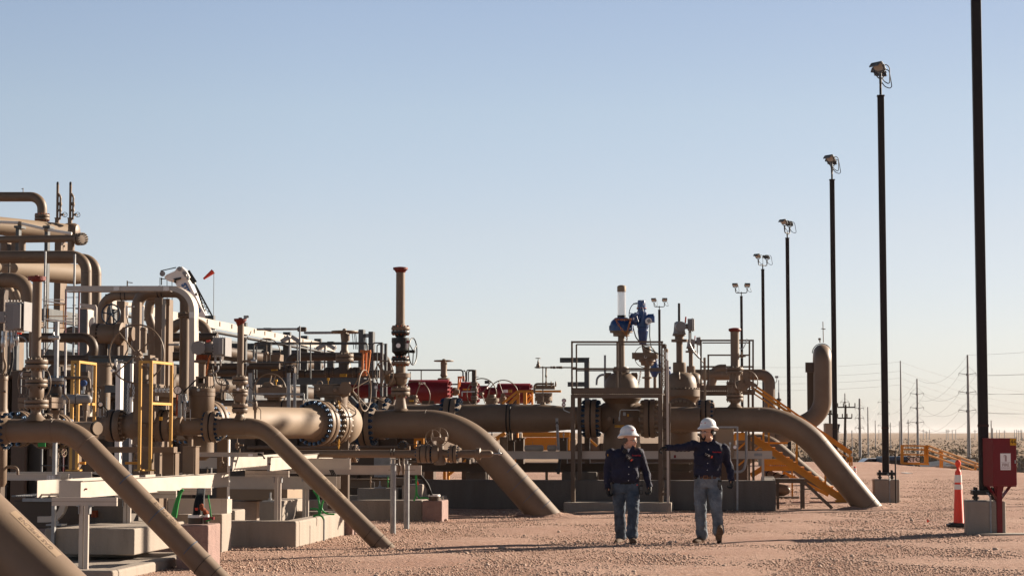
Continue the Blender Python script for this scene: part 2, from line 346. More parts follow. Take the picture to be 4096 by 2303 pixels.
ground_mat('gravel', (0.45, 0.275, 0.21), (0.57, 0.38, 0.295), (0.37, 0.20, 0.13), 0.35, 5.0, 0.8, 9.0)
ground_mat('desert', (0.25, 0.165, 0.105), (0.40, 0.265, 0.165), (0.15, 0.10, 0.065), 0.02, 0.11, 0.4, 0.6, 10)
rng = random.Random(5); nr = np.random.default_rng(7)
def pad_h(x, y):
    z = 0.018 * math.sin(x * 1.3 + 0.5 * y) * math.sin(y * 0.9 - x * 0.3) + 0.012 * math.sin(3.1 * x + 1.7 * y) * math.sin(2.3 * y)
    e = min(1, max(0, (y - 112) / 20)); e2 = min(1, max(0, (x - 20.5 - 0.8 * math.sin(y * .11)) / 5)) if y > 45 else 0
    return z - 4.7 * (e * e * (3 - 2 * e)) - (1.7 * e2 * e2 * (3 - 2 * e2)) * (1 - e)
def desert_z(x, y):
    if y < 131: return -4.85 if y > 60 else -6
    z = -4.6 + min(1, (y - 130) / 300) * 0.7 * math.sin(x * 0.018 + y * 0.006) * math.sin(y * 0.013 + 1)
    if y > 900: z += 5.2 * min(1, (y - 900) / 4500)
    return z
def grid_ground():
    xs = list(np.linspace(-32, 60, 190)); ys = list(np.linspace(14, 134, 260)); b = MB()
    b.v = [(x, y, pad_h(x, y)) for y in ys for x in xs]; n = len(xs)
    b.f = [(j * n + i, j * n + i + 1, (j + 1) * n + i + 1, (j + 1) * n + i) for j in range(len(ys) - 1) for i in range(n - 1)]
    return structure(make('gravel_pad', b, 'gravel', sharp=180))
grid_ground()
b = MB()                                             # desert: one sheet to the horizon, lower than the pad
ys = [-60, 0, 12, 50, 70, 118, 126, 133, 145, 160, 175, 190, 210, 230, 255, 280, 310, 340, 380, 430, 500, 600, 700, 850, 1100, 1500, 2200, 3500, 5400, 8000, 14000]
for y in ys:
    w = max(160, y * 0.9 + 60)
    for x in np.linspace(-1, 1, 161):
        X = x * w; z = desert_z(X, y)
        if y >= 5400: z = 0.9 + 2.5 * math.sin(x * 19 + y) * math.sin(x * 47 + 1)
        b.v.append((X, y, z))
n = 161
b.f = [(j * n + i, j * n + i + 1, (j + 1) * n + i + 1, (j + 1) * n + i) for j in range(len(ys) - 1) for i in range(n - 1)]
structure(make('desert_ground', b, 'desert', sharp=180))
# gravel stones and clods: countless
def scatter_stones(name, N, xr, yr, sr, material, power=1.0, zoff=0.3):
    ico_v = []; t = (1 + 5 ** .5) / 2
    iv = np.array([(-1, t, 0), (1, t, 0), (-1, -t, 0), (1, -t, 0), (0, -1, t), (0, 1, t), (0, -1, -t), (0, 1, -t), (t, 0, -1), (t, 0, 1), (-t, 0, -1), (-t, 0, 1)], float); iv /= np.linalg.norm(iv[0])
    ifc = np.array([(0, 11, 5), (0, 5, 1), (0, 1, 7), (0, 7, 10), (0, 10, 11), (1, 5, 9), (5, 11, 4), (11, 10, 2), (10, 7, 6), (7, 1, 8), (3, 9, 4), (3, 4, 2), (3, 2, 6), (3, 6, 8), (3, 8, 9), (4, 9, 5), (2, 4, 11), (6, 2, 10), (8, 6, 7), (9, 8, 1)])
    y = yr[0] * (yr[1] / yr[0]) ** nr.random(N); half = (y * 0.262 + 0.6)
    x = (nr.random(N) * 2 - 1) * half
    x = np.where(x < xr[0], xr[0] + nr.random(N) * 3, x)
    cl = 0.62 + 0.38 * np.sin(x * 1.7 + 1.3 * np.sin(y * .8)) * np.sin(y * 1.1 + np.sin(x))
    s = sr[0] * (sr[1] / sr[0]) ** (nr.random(N) ** power); s *= 0.6 + 0.6 * cl
    V = iv[None] * (1 + 0.35 * (nr.random((N, 12, 1)) - 0.5)) * s[:, None, None] * np.stack([0.8 + 0.5 * nr.random(N), 0.8 + 0.5 * nr.random(N), 0.5 + 0.35 * nr.random(N)], 1)[:, None]
    a = nr.random(N) * 6.28; c, d = np.cos(a)[:, None], np.sin(a)[:, None]
    X = V[..., 0] * c - V[..., 1] * d + x[:, None]; Y = V[..., 0] * d + V[..., 1] * c + y[:, None]; Z = V[..., 2] + (s * zoff)[:, None]
    V = np.stack([X, Y, Z], -1).reshape(-1, 3); Fc = (ifc[None] + (np.arange(N) * 12)[:, None, None]).reshape(-1, 3)
    me = bpy.data.meshes.new(name); me.vertices.add(len(V)); me.vertices.foreach_set('co', V.ravel()); me.loops.add(Fc.size); me.loops.foreach_set('vertex_index', Fc.ravel().astype(np.int32))
    me.polygons.add(len(Fc)); me.polygons.foreach_set('loop_start', np.arange(len(Fc), dtype=np.int32) * 3); me.update(); me.materials.append(MATS[material])
    o = link(bpy.data.objects.new(name, me)); o['kind'] = 'stuff'; o['category'] = 'gravel'; return o
mat('stone', (0.60, 0.42, 0.32), 0.95, var=0.45, vscale=9)
mat('stone_pale', (0.60, 0.46, 0.37), 0.95, var=0.3, vscale=6)
o = scatter_stones('gravel_stones', 150000, (-7.5, 12), (21.5, 70), (0.005, 0.018), 'stone', 1.5); o['label'] = 'small pinkish stones strewn all over the gravel pad'
o = scatter_stones('loose_rocks', 420, (-7, 12), (22, 80), (0.014, 0.045), 'stone_pale', 2.2, 0.4); o['label'] = 'larger pale rocks lying loose on the gravel pad'
# desert scrub and dry grass
mat('scrub', (0.14, 0.10, 0.06), 0.95, var=0.4, vscale=0.3)
mat('dry_grass', (0.42, 0.29, 0.15), 0.95, var=0.3, vscale=0.2)
def scrub(name, N, material, hr, label, leaf, yr, seed):
    q = np.random.default_rng(seed); V = []; Fc = []
    y = yr[0] * (yr[1] / yr[0]) ** q.random(N); x = q.random(N) * (y * 0.2) + y * 0.08
    k = 0; 
    for i in range(N):
        h = hr[0] + (hr[1] - hr[0]) * q.random(); m_ = leaf if y[i] < 500 else max(8, leaf // 3)
        z0 = desert_z(x[i], y[i])
        ang = q.random(m_) * 6.28; rr = np.sqrt(q.random(m_)) * h * 0.9; zz = q.random(m_) * h * (1.15 - rr / h)
        sz = h * 0.22 * (0.6 + q.random(m_))
        for a, r_, z_, s_ in zip(ang, rr, zz, sz):
            c = np.array([x[i] + r_ * math.cos(a), y[i] + r_ * math.sin(a), z0 - 0.1 + z_]); d = q.normal(size=(3, 3)) * s_; V += [c + d[0], c + d[1], c + d[2]]; Fc.append((k, k + 1, k + 2)); k += 3
    b = MB(); b.v = [tuple(v) for v in V]; b.f = Fc; me = bpy.data.meshes.new(name); me.from_pydata(b.v, [], b.f); me.materials.append(MATS[material]); o = link(bpy.data.objects.new(name, me))
    o['kind'] = 'stuff'; o['label'] = label; o['category'] = 'scrub'
scrub('desert_scrub', 3200, 'scrub', (0.6, 1.9), 'dark low mesquite scrub covering the desert flats', 26, (150, 1700), 3)
scrub('desert_grass', 4500, 'dry_grass', (0.35, 0.9), 'pale dry grass tufts between the desert scrub', 16, (140, 1000), 4)
mat('leather_brown', (0.05, 0.018, 0.012), 0.6)
# ================================================================== LIGHT POLES
crop('full')
def light_pole(x, Z, arm_yaw, label, off=None):
    t = T('light_pole', label, 'light pole', x, Z, HORIZON, group='floodlight poles along the pad')
    if off: t.loc = Vector(off); t.M = Matrix.Translation(t.loc) @ Matrix.Rotation(t.rot, 4, 'Z')
    b = t.mb('pedestal', 'concrete', bevel=0.03); b.box((0, 0, 0.26), (0.60, 0.60, 0.56))
    b = t.mb('conduit', 'galv'); b.tube([(0.06, -0.325, 0), (0.06, -0.325, 0.6), (0.03, -0.25, 0.66), (0.0, -0.1, 0.66)], 0.016, 8)
    b = t.mb('base_plate', 'black'); b.box((0, 0, 0.665), (0.40, 0.40, 0.07))
    for a in (-1, 1):
        for c in (-1, 1): b.cyl((a * .14, c * .14, 0.53), (a * .14, c * .14, 0.75), 0.02, n=8); b.hexa((a * .14, c * .14, 0.56), (a * .14, c * .14, 0.60), 0.04)
    b = t.mb('pole', 'pole_brown', bevel=0.012); b.box((0, 0, 0.69 + 4.47), (0.155, 0.155, 8.95)); b.box((0, 0, 9.64), (0.185, 0.185, 0.03))
    b = t.mb('steel_band', 'leather_brown'); b.box((0, 0, 1.74), (0.165, 0.165, 0.04)); b = t.mb('hand_hole_cover', 'black'); b.box((-.03, -.08, 1.15), (.07, .008, .14))
    b = t.mb('bracket', 'black'); b.cyl((0, 0, 9.6), (0, 0, 9.9), 0.03, n=10)
    ca, sa = math.cos(arm_yaw), math.sin(arm_yaw); A = Vector((ca, sa, 0)); W = 0.34
    b.tube(fillet([A * -W + Vector((0, 0, 10.05)), A * -W + Vector((0, 0, 9.84)), A * W + Vector((0, 0, 9.84)), A * W + Vector((0, 0, 10.05))], 0.13), 0.024, 10)
    side = math.sin(arm_yaw)
    for k, sg in enumerate((-1, 1)):
        tip = A * W * sg + Vector((0, 0, 10.12)); f = Vector((-.62, -.55, -.62)) * side + Vector((-.3 * (1 - k) + .1, -.9, -.35)) * (1 - side) if k == 0 else Vector((-.35, .75, -.45)) * side + Vector((.2, -.9, -.35)) * (1 - side)
        f.normalize(); x_, y_, z_ = frame(f); o = tip + Vector((0, 0, .19)) + f * .05
        g = t.mb('floodlight', 'galv_dark', bevel=.008); g.box(o, (0.32, 0.23, 0.05), x_, y_, z_); g.box(o - z_ * 0.055, (0.17, 0.13, 0.08), x_, y_, z_)
        for e in (-1, 1): g.bar(tip + x_ * e * .05, o + x_ * e * .17, .02, .03); g.bar(o + x_ * e * .17 - y_ * .02, o + x_ * e * .17 + y_ * .03, .025, .05)
        g.cyl(tip - Vector((0, 0, .14)), tip + Vector((0, 0, .03)), .036, n=10)
        h = t.mb('lens', 'lens', g); h.box(o + z_ * 0.028, (0.27, 0.18, 0.012), x_, y_, z_)
        h = t.mb('visor', 'galv_dark', g)
        for q in range(4): a0 = .25 + q * .2; h.box(o + y_ * (.125 - q * .006) + z_ * (.03 + q * .035), (0.33 - q * .012, 0.008, 0.045), x_, (y_ * math.cos(a0) + z_ * math.sin(a0)), (z_ * math.cos(a0) - y_ * math.sin(a0)))
        h = t.mb('cable', 'rubber', g); h.tube(fillet([o - z_ * .09, o - z_ * .2 + Vector((.14, .05, -.05)), tip + Vector((.22 + .06 * k, .05, -.26)), tip + Vector((.1, 0, -.2)), tip - Vector((0, 0, .05))], 0.12, 6), 0.012, 6)
    return t.done()
pl = ['nearest tall black light pole, beside the red fire box, lamps above the photo', 'second nearest tall black light pole with two grey floodlights on a concrete pedestal',
      'third nearest black light pole, just right of the tall looped tan pipe', 'fourth nearest black light pole, left of the tall looped tan pipe', 'fifth nearest black light pole, short looking, left of the fourth',
      'black light pole with a wide lamp fork, behind the railed platform at right', 'smallest and leftmost black light pole with a fork of two lamps beside the blue actuator']
for (x, Z, a), lb in zip([(3933, 32.3, 1.75), (3541, 47.1, 1.5), (3340, 62.9, 1.5), (3157, 81.9, 1.25), (3057, 97.7, 0.9), (2970, 117, 0.05), (2640, 130, 0.0)], pl): light_pole(x, Z, a, lb)
light_pole(3541, 47.1, 1.5, 'black light pole off to the right whose shadow crosses the gravel', off=(15.2, 46.3, 0))
# ================================================================== FIRE EXTINGUISHER BOX
crop('M')
t = T('fire_extinguisher_box', 'dark red fire extinguisher cabinet numbered 44, on a post by the nearest light pole', 'fire cabinet', 1450, 32.0, 1255, rot=9)
body = t.mb('cabinet', 'red_dark', bevel=0.004); W_, D_ = 0.40, 0.40
zt = t.p(1500, 150, 0).z; zb = t.p(1500, 690, 0).z; xr = t.p(1640, 400, -0.2).x; cx0 = xr - W_ / 2
body.box((cx0, 0, (zt + zb) / 2), (W_, D_, zt - zb)); body.box((cx0, 0, zt - 0.002), (W_ + .012, D_ + .012, 0.008))
pz = t.mb('post', 'red_dark'); pz.box((cx0 - .03, 0, zb / 2), (0.085, 0.085, zb))
br = t.mb('bracket', 'red_dark'); br.box((cx0, 0, zb - 0.012), (W_ * .98, D_ * .9, 0.022))
for sg in (-1, 1):
    br.bar((cx0 - .03 + sg * .035, -.03, zb - .22), (cx0 - .02 + sg * .185, -.03, zb - .02), 0.012, 0.05, up=(0, 1, 0)); br.bar((cx0 - .03 + sg * .035, .03, zb - .22), (cx0 - .02 + sg * .185, .03, zb - .02), 0.012, 0.05, up=(0, 1, 0))
    br.prism([(cx0 - .03 + sg * .04, -.02, zb - .01), (cx0 - .03 + sg * .09, -.02, zb - .01), (cx0 - .03 + sg * .04, -.02, zb - .2)], (0, .02, 0))
hg = t.mb('hinge', 'red_paint'); [hg.cyl((cx0 - W_ / 2 + .01, -D_ / 2 - .012, zb + f * (zt - zb) - .03), (cx0 - W_ / 2 + .01, -D_ / 2 - .012, zb + f * (zt - zb) + .03), .009, n=8) for f in (.2, .8)]; lt = t.mb('latch', 'steel'); lt.box((cx0 + W_ / 2 - .03, -D_ / 2 - .014, (zt + zb) / 2), (.02, .014, .05))
dr = t.mb('door', 'red_dark', bevel=0.003); dr.box((cx0, -D_ / 2 - .004, (zt + zb) / 2), (W_ - .015, 0.008, zt - zb - .02))
sg_ = t.mb('sign', 'white_label'); yy = -D_ / 2 - .010; z1 = t.p(1500, 325, yy).z; z2 = t.p(1500, 517, yy).z; cx1 = cx0 + 0.01; sg_.box((cx1, yy, (z1 + z2) / 2), (0.172, 0.004, z1 - z2))
mat('faded_pink', (0.50, 0.36, 0.35), 0.6)
mk = t.mb('marking', 'faded_pink', sg_); y3 = yy - .003; h_ = z1 - z2
text_mb(mk, 'FIRE', (cx1, y3, z2 + h_ * .30), (1, 0, 0), (0, 0, 1), 0.066, 0.001, bold=0.002); text_mb(mk, 'EXTINGUISHER', (cx1, y3, z2 + h_ * .12), (1, 0, 0), (0, 0, 1), 0.036, 0.001, xs=0.62)
mk.box((cx1, y3, z2 + h_ * .46), (0.15, 0.001, 0.004)); mk.box((cx1 + .004, y3, z2 + h_ * .69), (0.032, 0.001, h_ * .34)); mk.box((cx1 - .008, y3, z2 + h_ * .89), (0.04, 0.001, 0.01)); mk.box((cx1 - .026, y3, z2 + h_ * .82), (0.008, 0.001, 0.03))
tg = t.mb('number_tag', 'tag_yellow'); xx = xr - .056; zz = t.p(1600, 193, yy).z; tg.box((xx, yy - .0005, zz), (0.104, 0.003, 0.107)); mk = t.mb('marking', 'ink', tg); text_mb(mk, '44', (xx, yy - .003, zz), (1, 0, 0), (0, 0, 1), 0.095, 0.001)
t.done()
t = T('ground_slab', 'thin pale concrete slab lying on the gravel under the fire box post', 'slab', 1450, 31.9, 1258, rot=-3); b = t.mb('ground_slab', 'concrete', bevel=.01); b.box((0.55, -0.02, 0.015), (1.9, 0.42, 0.035)); t.done()
# ================================================================== CONES, FLAG, POST
def cone(x, y, Z, hgt, label, knob, rot=YAW, tilt=0.0):
    t = T('traffic_cone', label, 'traffic cone', x, Z, y, rot=rot, group='traffic cones on the gravel')
    k = hgt / 1.17
    b = t.mb('base', 'rubber', bevel=.01); b.box((0, 0, 0.028), (0.40 * k, 0.40 * k, 0.05)); b.box((0, 0, 0.06), (0.30 * k, 0.3 * k, 0.03))
    b = t.mb('body', 'orange_red')
    def rr(z): return (0.090 - 0.042 * z) * k
    b.lathe((0, 0, 0.05), (0, 0, 1), [(0, .105 * k), (.03 * k, .09 * k), (0.9 * k, rr(.9)), (0.93 * k, .04 * k)], 28)
    if knob: b.lathe((0, 0, 0.9 * k), (0, 0, 1), [(0, .05), (.06, .032), (.13, .02), (.15, .038), (.19, .05), (.23, .045), (.26, .01)], 20)
    for z0, z1 in ((0.77, 0.90), (0.65, 0.735)):
        s_ = t.mb('reflective_band', 'white_paint'); s_.lathe((0, 0, 0.05), (0, 0, 1), [((z0 - .05) * k, rr(z0 - .05) + .006), ((z1 - .05) * k, rr(z1 - .05) + .006)], 28)
    return t.done()
cone(972, 1160, 34.6, 1.17, 'tall orange traffic cone with a round knob and two white bands beside the concrete pedestal', True)
crop('K'); cone(1255, 500, 60, 0.72, 'small distant orange traffic cone half hidden behind the sloping tan pipe', False)
crop('M')
t = T('marker_flag', 'small red marker flag on a leaning wire stuck in the gravel', 'marker flag', 770, 33.6, 1178, rot=0)
w = t.mb('wire', 'steel'); a = Vector((0, 0, 0)); e = t.p(600, 1085, 0); w.tube([a, e], 0.003, 6); f = t.mb('flag', 'orange_red'); q = t.p(597, 1083, 0)
f.prism([q, t.p(640, 1104, 0), t.p(604, 1126, 0)], (0, .004, 0)); t.done()
crop('K'); t = T('marker_post', 'thin black post standing in the gravel beside the second light pole pedestal', 'post', 1650, 46.0, 750); b = t.mb('marker_post', 'black'); z = t.p(1648, 248, 0).z; b.cyl((0, 0, -.1), (0, 0, z), 0.017, n=10); t.done()
crop('M'); t = T('paper_sheet', 'white strip of sheet lying flat on the far gravel', 'sheet', 368, 80, 555, rot=0); b = t.mb('paper_sheet', 'white_paint'); b.box((0, 0, .03), (0.26 * 1, 1.2, .012)); t.done()
# ================================================================== YELLOW RAIL FENCE
t = T('stair_railing', 'yellow steel railing and stairway handrail at the far edge of the pad', 'railing', 312, 104, 440, rot=0)
def L2(pts): return [t.p(a[0], a[1], a[2]) for a in pts]
def dpt(x): return 0.0 if x < 620 else -(x - 620) / 570 * 12
b = t.mb('landing_rail', 'yellow')
for y in (236, 279, 339): b.bar(t.p(300, y - 2, 0), t.p(612, y + 4, 0), 0.075, 0.075)
b.bar(t.p(305, 438, 0), t.p(625, 449, 0), .12, .1)
for x, y0, y1, w_ in ((312, 230, 442, .15), (583, 236, 448, .13), (604, 236, 448, .13)): b.bar(t.p(x, y0, .02), t.p(x, y1, .02), w_, .08)
b = t.mb('stair_handrail', 'yellow')
for ya, yb in ((238, 448), (287, 483), (345, 540)): b.bar(t.p(618, ya, 0), t.p(1195, yb, dpt(1190)), .08, .08)
for x, y0, y1 in ((757, 290, 500), (777, 296, 500), (983, 375, 560), (1162, 440, 600), (1225, 455, 620)): b.bar(t.p(x, y0, dpt(x)), t.p(x, y1, dpt(x)), .085, .085)
s_ = t.mb('sign', 'white_label'); s_.bar(t.p(380, 396, .2), t.p(517, 396, .2), 0.02, t.w(68)); mk = t.mb('marking', 'ink', s_)
q = t.p(448, 397, .18)
text_mb(mk, 'XTO', q, (1, 0, 0), (0, 0, 1), 0.36, .002, bold=.006)
text_mb(mk, 'AUTHORIZED ENTRY', t.p(448, 372, .18), (1, 0, 0), (0, 0, 1), 0.12, .002); text_mb(mk, 'SAFETY', t.p(402, 398, .18), (1, 0, 0), (0, 0, 1), 0.1, .002); text_mb(mk, 'ENERGY', t.p(497, 398, .18), (1, 0, 0), (0, 0, 1), 0.1, .002)
t.done()
t = T('wire_fence', 'grey wire mesh fence at the far right edge beyond the fire box', 'fence', 1645, 92, 585, rot=0, z0=-1.2)
b = t.mb('mesh', 'galv_dark'); a0 = t.p(1600, 432, 0); a1 = t.p(1900, 432, 0); zb = -.3
for k in range(12): z = zb + (a0.z - zb) * k / 11; b.bar((a0.x, 0, z), (a1.x, 0, z), .02)
for k in range(26): x = a0.x + (a1.x - a0.x) * k / 25; b.bar((x, 0, zb), (x, 0, a0.z), .014)
b = t.mb('post', 'galv_dark'); b.cyl(t.p(1672, 600, 0), t.p(1672, 425, 0), .05, n=8)
b = t.mb('post', 'galv_dark'); b.cyl(t.p(1800, 600, 0), t.p(1800, 425, 0), .05, n=8); t.done()
# stacked pipe sections lying beyond the rail
t = T('material_pile', 'pale sheets of building material stacked beyond the yellow handrail', 'material pile', 700, 112, 470, rot=0, z0=-2.5)
for i in range(9):
    b = t.mb('sheet', 'galv'); x = 640 + i * 52; q = t.p(x, 455 - (i > 4) * 28, i * .1); b.box(q, (1.15, .8, .05), (1, 0, .12 - .05 * (i % 3)), (0, 1, .3), (-.1, -.3, 1))
t.done()
# ================================================================== VEHICLES beyond the pad edge
def vehicle(x, y, Z, L_, H_, col, label, truck=False, rot=0):
    t = T('parked_truck' if truck else 'parked_car', label, 'truck' if truck else 'car', x, Z, y, rot=rot, z0=-2.2, group='vehicles parked beyond the pad')
    zt = t.p(x, y, 0).z; z0 = zt - H_
    b = t.mb('body', col, bevel=.06); W = 1.9
    if truck:
        b.box((-L_ * .1, 0, z0 + H_ * .62), (L_ * .42, 2.2, H_ * .72)); b.box((L_ * .3, 0, z0 + H_ * .42), (L_ * .3, 2.0, H_ * .34)); b.box((0, 0, z0 + .5), (L_, 1.2, .25))
        g = t.mb('window', 'black'); g.box((-L_ * .1, -1.11, z0 + H_ * .78), (L_ * .3, .03, H_ * .22)); g.box((L_ * .115, 0, z0 + H_ * .78), (.03, 1.8, H_ * .22))
    else:
        pts = [(-.5, .25), (-.5, .55), (-.42, .62), (-.3, .66), (-.17, .98), (.12, 1.0), (.27, .68), (.45, .6), (.5, .5), (.5, .25)]
        b.prism([(a * L_, -W / 2, z0 + c * H_) for a, c in pts], (0, W, 0))
        g = t.mb('window', 'black'); g.prism([(a * L_, -W / 2 - .01, z0 + c * H_) for a, c in ((-.26, .68), (-.16, .93), (.10, .94), (.22, .69))], (0, .02, 0))
    for sx in (-.32, .32):
        for sy in (-1, 1):
            wl = t.mb('wheel', 'rubber'); wl.cyl((sx * L_, sy * W / 2 - .1, z0 + .35), (sx * L_, sy * W / 2 + .1, z0 + .35), .35, n=18)
    return t.done()
mat('maroon', (0.10, 0.03, 0.035), 0.3, coat=.5)
vehicle(45, 378, 118, 4.8, 1.5, 'maroon', 'dark maroon car roof seen beyond the pad edge, left of the second light pole')
vehicle(205, 382, 117, 4.2, 1.4, 'grey_box', 'silver grey car roof seen beyond the pad edge, right of the second light pole')
mat('truck_blue', (0.02, 0.05, 0.10), 0.4)
vehicle(310, 352, 116, 4.2, 2.2, 'truck_blue', 'blue pickup truck cab seen beyond the pad edge, left end of the yellow rail', truck=True)
# ================================================================== POWER LINES
mat('pylon', (0.34, 0.32, 0.31), 0.6, var=.1); mat('wood_pole', (0.07, 0.045, 0.035), 0.9, var=.3)
def pylon(x, y0, Z, rb, rt, arms, label, material='pylon', cat='pylon', lean=0, name='steel_pylon', grp='steel power pylons in the desert', xb=None):
    t = T(name, label, cat, x, Z, y0, rot=0, group=grp, z0=-5.0)
    q = t.p(x, y0, 0); b = t.mb('mast', material); b.cyl((0, 0, 0), (q.x, 0, q.z), rb * .72, rt * .72, n=12); tips = [q.copy()]
    for y, hw, by in arms:
        c = t.p(x, y, 0); a = t.mb('crossarm', material)
        for sg in (-1, 1):
            e = Vector((c.x + sg * t.w(hw), 0, c.z + t.w(hw) * .16)); a.tube([c, e], .07, 6); a.tube([(c.x, 0, t.p(x, by, 0).z), e], .025, 6); a.cyl(e, e - Vector((0, 0, .5)), .06, n=6); tips.append(t.M @ (e - Vector((0, 0, .5))))
        a.ball(c, .35, 8, 6)
    tips[0] = t.M @ tips[0]
    t.done(); return tips
def wire(a, b_, s_, label='thin sagging power line strung between far pylons', r=.022):
    m = MB(); a = Vector(a); m.tube(sag(a, b_, s_), r, 4); o = make('power_line', m, 'pylon'); o['label'] = label; o['category'] = 'power line'; o['group'] = 'power lines across the sky'; return o
crop('L')
T1 = pylon(1071, 345, 440, .62, .28, [(572, 100, 467), (783, 100, 678), (995, 100, 890)], 'nearest steel pylon with three crossarms, just left of the nearest light pole')
T2 = pylon(486, 620, 500, .52, .24, [(800, 78, 716), (963, 78, 880), (1130, 80, 1045)], 'steel pylon with three crossarms behind the left part of the yellow railing')
T3 = pylon(294, 412, 520, .5, .2, [], 'tall plain steel mast without crossarms at the left end of the yellow railing')
T4 = pylon(101, 760, 640, .5, .24, [(898, 66, 830), (1032, 66, 965), (1168, 66, 1100)], 'steel pylon with three crossarms hidden behind the second light pole')
crop('J')
T5 = pylon(1298, 950, 470, .55, .3, [(1045, 42, 1000), (1140, 42, 1090), (1235, 42, 1190)], 'steel pylon with short crossarms between the third and second light poles')
T6 = pylon(1157, 898, 560, .4, .2, [(985, 40, 945)], 'slim steel pylon rising behind the leaning wooden pole')
T7 = pylon(1378, 1030, 560, .35, .2, [], 'short plain mast right of the pylon with short crossarms')
T8 = pylon(1450, 1160, 800, .35, .2, [], 'small far mast left of the second light pole')
T9 = pylon(1768, 1150, 800, .35, .2, [(1185, 18, 1170)], 'small far mast between the plain tall mast and the crossarm pylon')
T10 = pylon(1597, 1180, 800, .3, .2, [], 'small far mast just right of the second light pole')
T11 = pylon(1683, 1165, 760, .3, .2, [], 'small far mast touching the tall plain mast on its left')
T12 = pylon(1225, 1255, 300, .13, .1, [], 'short thin mast between the wooden pole and the short armed pylon')
crop('L')
T13 = pylon(1345, 1100, 620, .35, .2, [], 'small far mast just right of the nearest light pole')
T14 = pylon(1360, 1190, 420, .22, .15, [], 'dark short mast just above the fire box')
def wood(x, yt, Z, arms, label, lean):
    t = T('wooden_pole', label, 'utility pole', x - lean, Z, yt, rot=0, group='wooden utility poles', z0=-4.8)
    q = t.p(x, yt, 0); b = t.mb('pole', 'wood_pole'); b.cyl((0, 0, 0), (q.x, 0, q.z), .28, .18, n=10)
    for y, x0, x1 in arms:
        a = t.mb('crossarm', 'wood_pole'); a.bar(t.p(x0, y, -.25), t.p(x1, y, -.25), .22)
        for k in range(4): c = t.p(x0 + (x1 - x0) * k / 3, y, -.25); a.cyl(c, c + Vector((0, 0, .7)), .09, n=6)
    t.done()
crop('J')
wood(1164, 1010, 330, [(1033, 1088, 1255), (1137, 1088, 1225)], 'leaning brown wooden pole with two crossarms right of the third light pole', 20)
wood(1012, 1060, 330, [(1100, 988, 1045)], 'wooden pole glimpsed between the looped tan pipe and the third light pole', 0)
crop('L')
for i, (x, y) in enumerate([(558, 1203), (630, 1208), (825, 1207), (846, 1205), (895, 1210), (935, 1210), (1158, 1210), (1410, 1212), (1440, 1210), (1500, 1214), (1615, 1210), (1640, 1206), (1665, 1212), (1690, 1205), (1702, 1212), (595, 1225), (45, 1210), (-330, 1215), (-420, 1220)]):
    t = T('distant_mast', 'tiny mast far away on the desert horizon', 'mast', x, 1500, y, rot=0, group='tiny masts on the horizon', z0=-6)
    q = t.p(x, y, 0); b = t.mb('distant_mast', 'pylon'); b.cyl((0, 0, 0), q, .35, .25, n=5)
    if i % 3 == 0: b.bar(q + Vector((-1.3, 0, -1.2)), q + Vector((1.3, 0, -1.2)), .3)
    t.done()
TIP = ['top', 'upper left', 'upper right', 'middle left', 'middle right', 'lower left', 'lower right']
for i in range(7):
    wire(T2[i], T1[i], 3.2, 'sagging power line joining the %s tips of both three-armed pylons' % TIP[i])
    wire(T4[i], T2[i], 4.0, 'sagging power line from the second light pole to the left armed pylon, %s tip' % TIP[i])
    wire(T1[i], T1[i] + Vector((26 + 3 * (i % 2), -185, 7.5)), 3.5, 'rising power line from nearest armed pylon to right edge, %s tip' % TIP[i])
    wire(T5[i], T4[i], 4.5, 'sagging power line from the short-armed pylon to the second light pole, %s tip' % TIP[i])
crop('L')
for ya, yb, nm in ((425, 760, 'topmost'), (532, 905, 'second from the top'), (612, 985, 'third from the top'), (690, 1070, 'lowest')):
    wire(P(294, ya, 520), P(1800, yb + 18, 560), 1.2, 'long power line right of the plain mast, %s of four' % nm)
    wire(P(294, ya, 520), P(-1800, ya + 42, 600), 1.0, 'long power line left of the plain mast, %s of four' % nm)
# ================================================================== SLOPING PIPES INTO THE GROUND
def ring_lines(b, path, r, fr, wob=0.0):
    pass
def steel_line(pts, r, bend): pass
def weld(b, a, c, rp, t=0.012): a = Vector(a); c = Vector(c); b.torus(a, c, rp, 0.006, 36, 5)
def wrap_lines(t, mbx, A, B, rp, n0, fr0, fr1, part=0.98, tilt=.35):
    """thin seam lines of the coating tape wound round the buried end of a pipe"""
    A = Vector(A); B = Vector(B); ax = (B - A).normalized(); x, y, z = frame(ax)
    for i in range(n0):
        f = fr0 + (fr1 - fr0) * i / (n0 - 1); c = A.lerp(B, f); a0 = rng.uniform(0, 1.2); pts = []
        for k in range(26):
            a = a0 + part * 2 * math.pi * k / 25; pts.append(c + (x * math.cos(a) + y * math.sin(a)) * (rp + .0015) + ax * tilt * rp * (k / 25))
        mbx.tube(pts, 0.0055, 4)
def band_text(t, A, B, rp, f, word, size, ang, gap_=1.0, tip=True):
    """pale label tape with lettering laid round the pipe; reads upwards from the ground"""
    A = Vector(A); B = Vector(B); ax = (B - A).normalized(); x, y, z = frame(ax, (0, 0, 1)); c = A.lerp(B, f); n = x * math.cos(ang) + y * math.sin(ang)
    tape = t.mb('label_tape', 'tape'); tt = ax.cross(n); Lw = len(word) * size * .68; hw = size * .72 / rp
    vs = []; fs = []
    for i in range(2):
        for k in range(7):
            a = -hw + 2 * hw * k / 6; vs.append(c + ax * (Lw / 2 if i else -Lw / 2) + (n * math.cos(a) + tt * math.sin(a)) * (rp + .002))
    for k in range(6): fs.append((k, k + 1, k + 8, k + 7))
    tape.add(vs, fs)
    ink = t.mb('lettering', 'ink_brown', tape); text_mb(ink, word, c + n * rp, -ax, tt, size, .0008, wrap=(A, ax, rp), bold=size * .01)
mat('tape', (0.34, 0.24, 0.155), 0.45, var=.08)
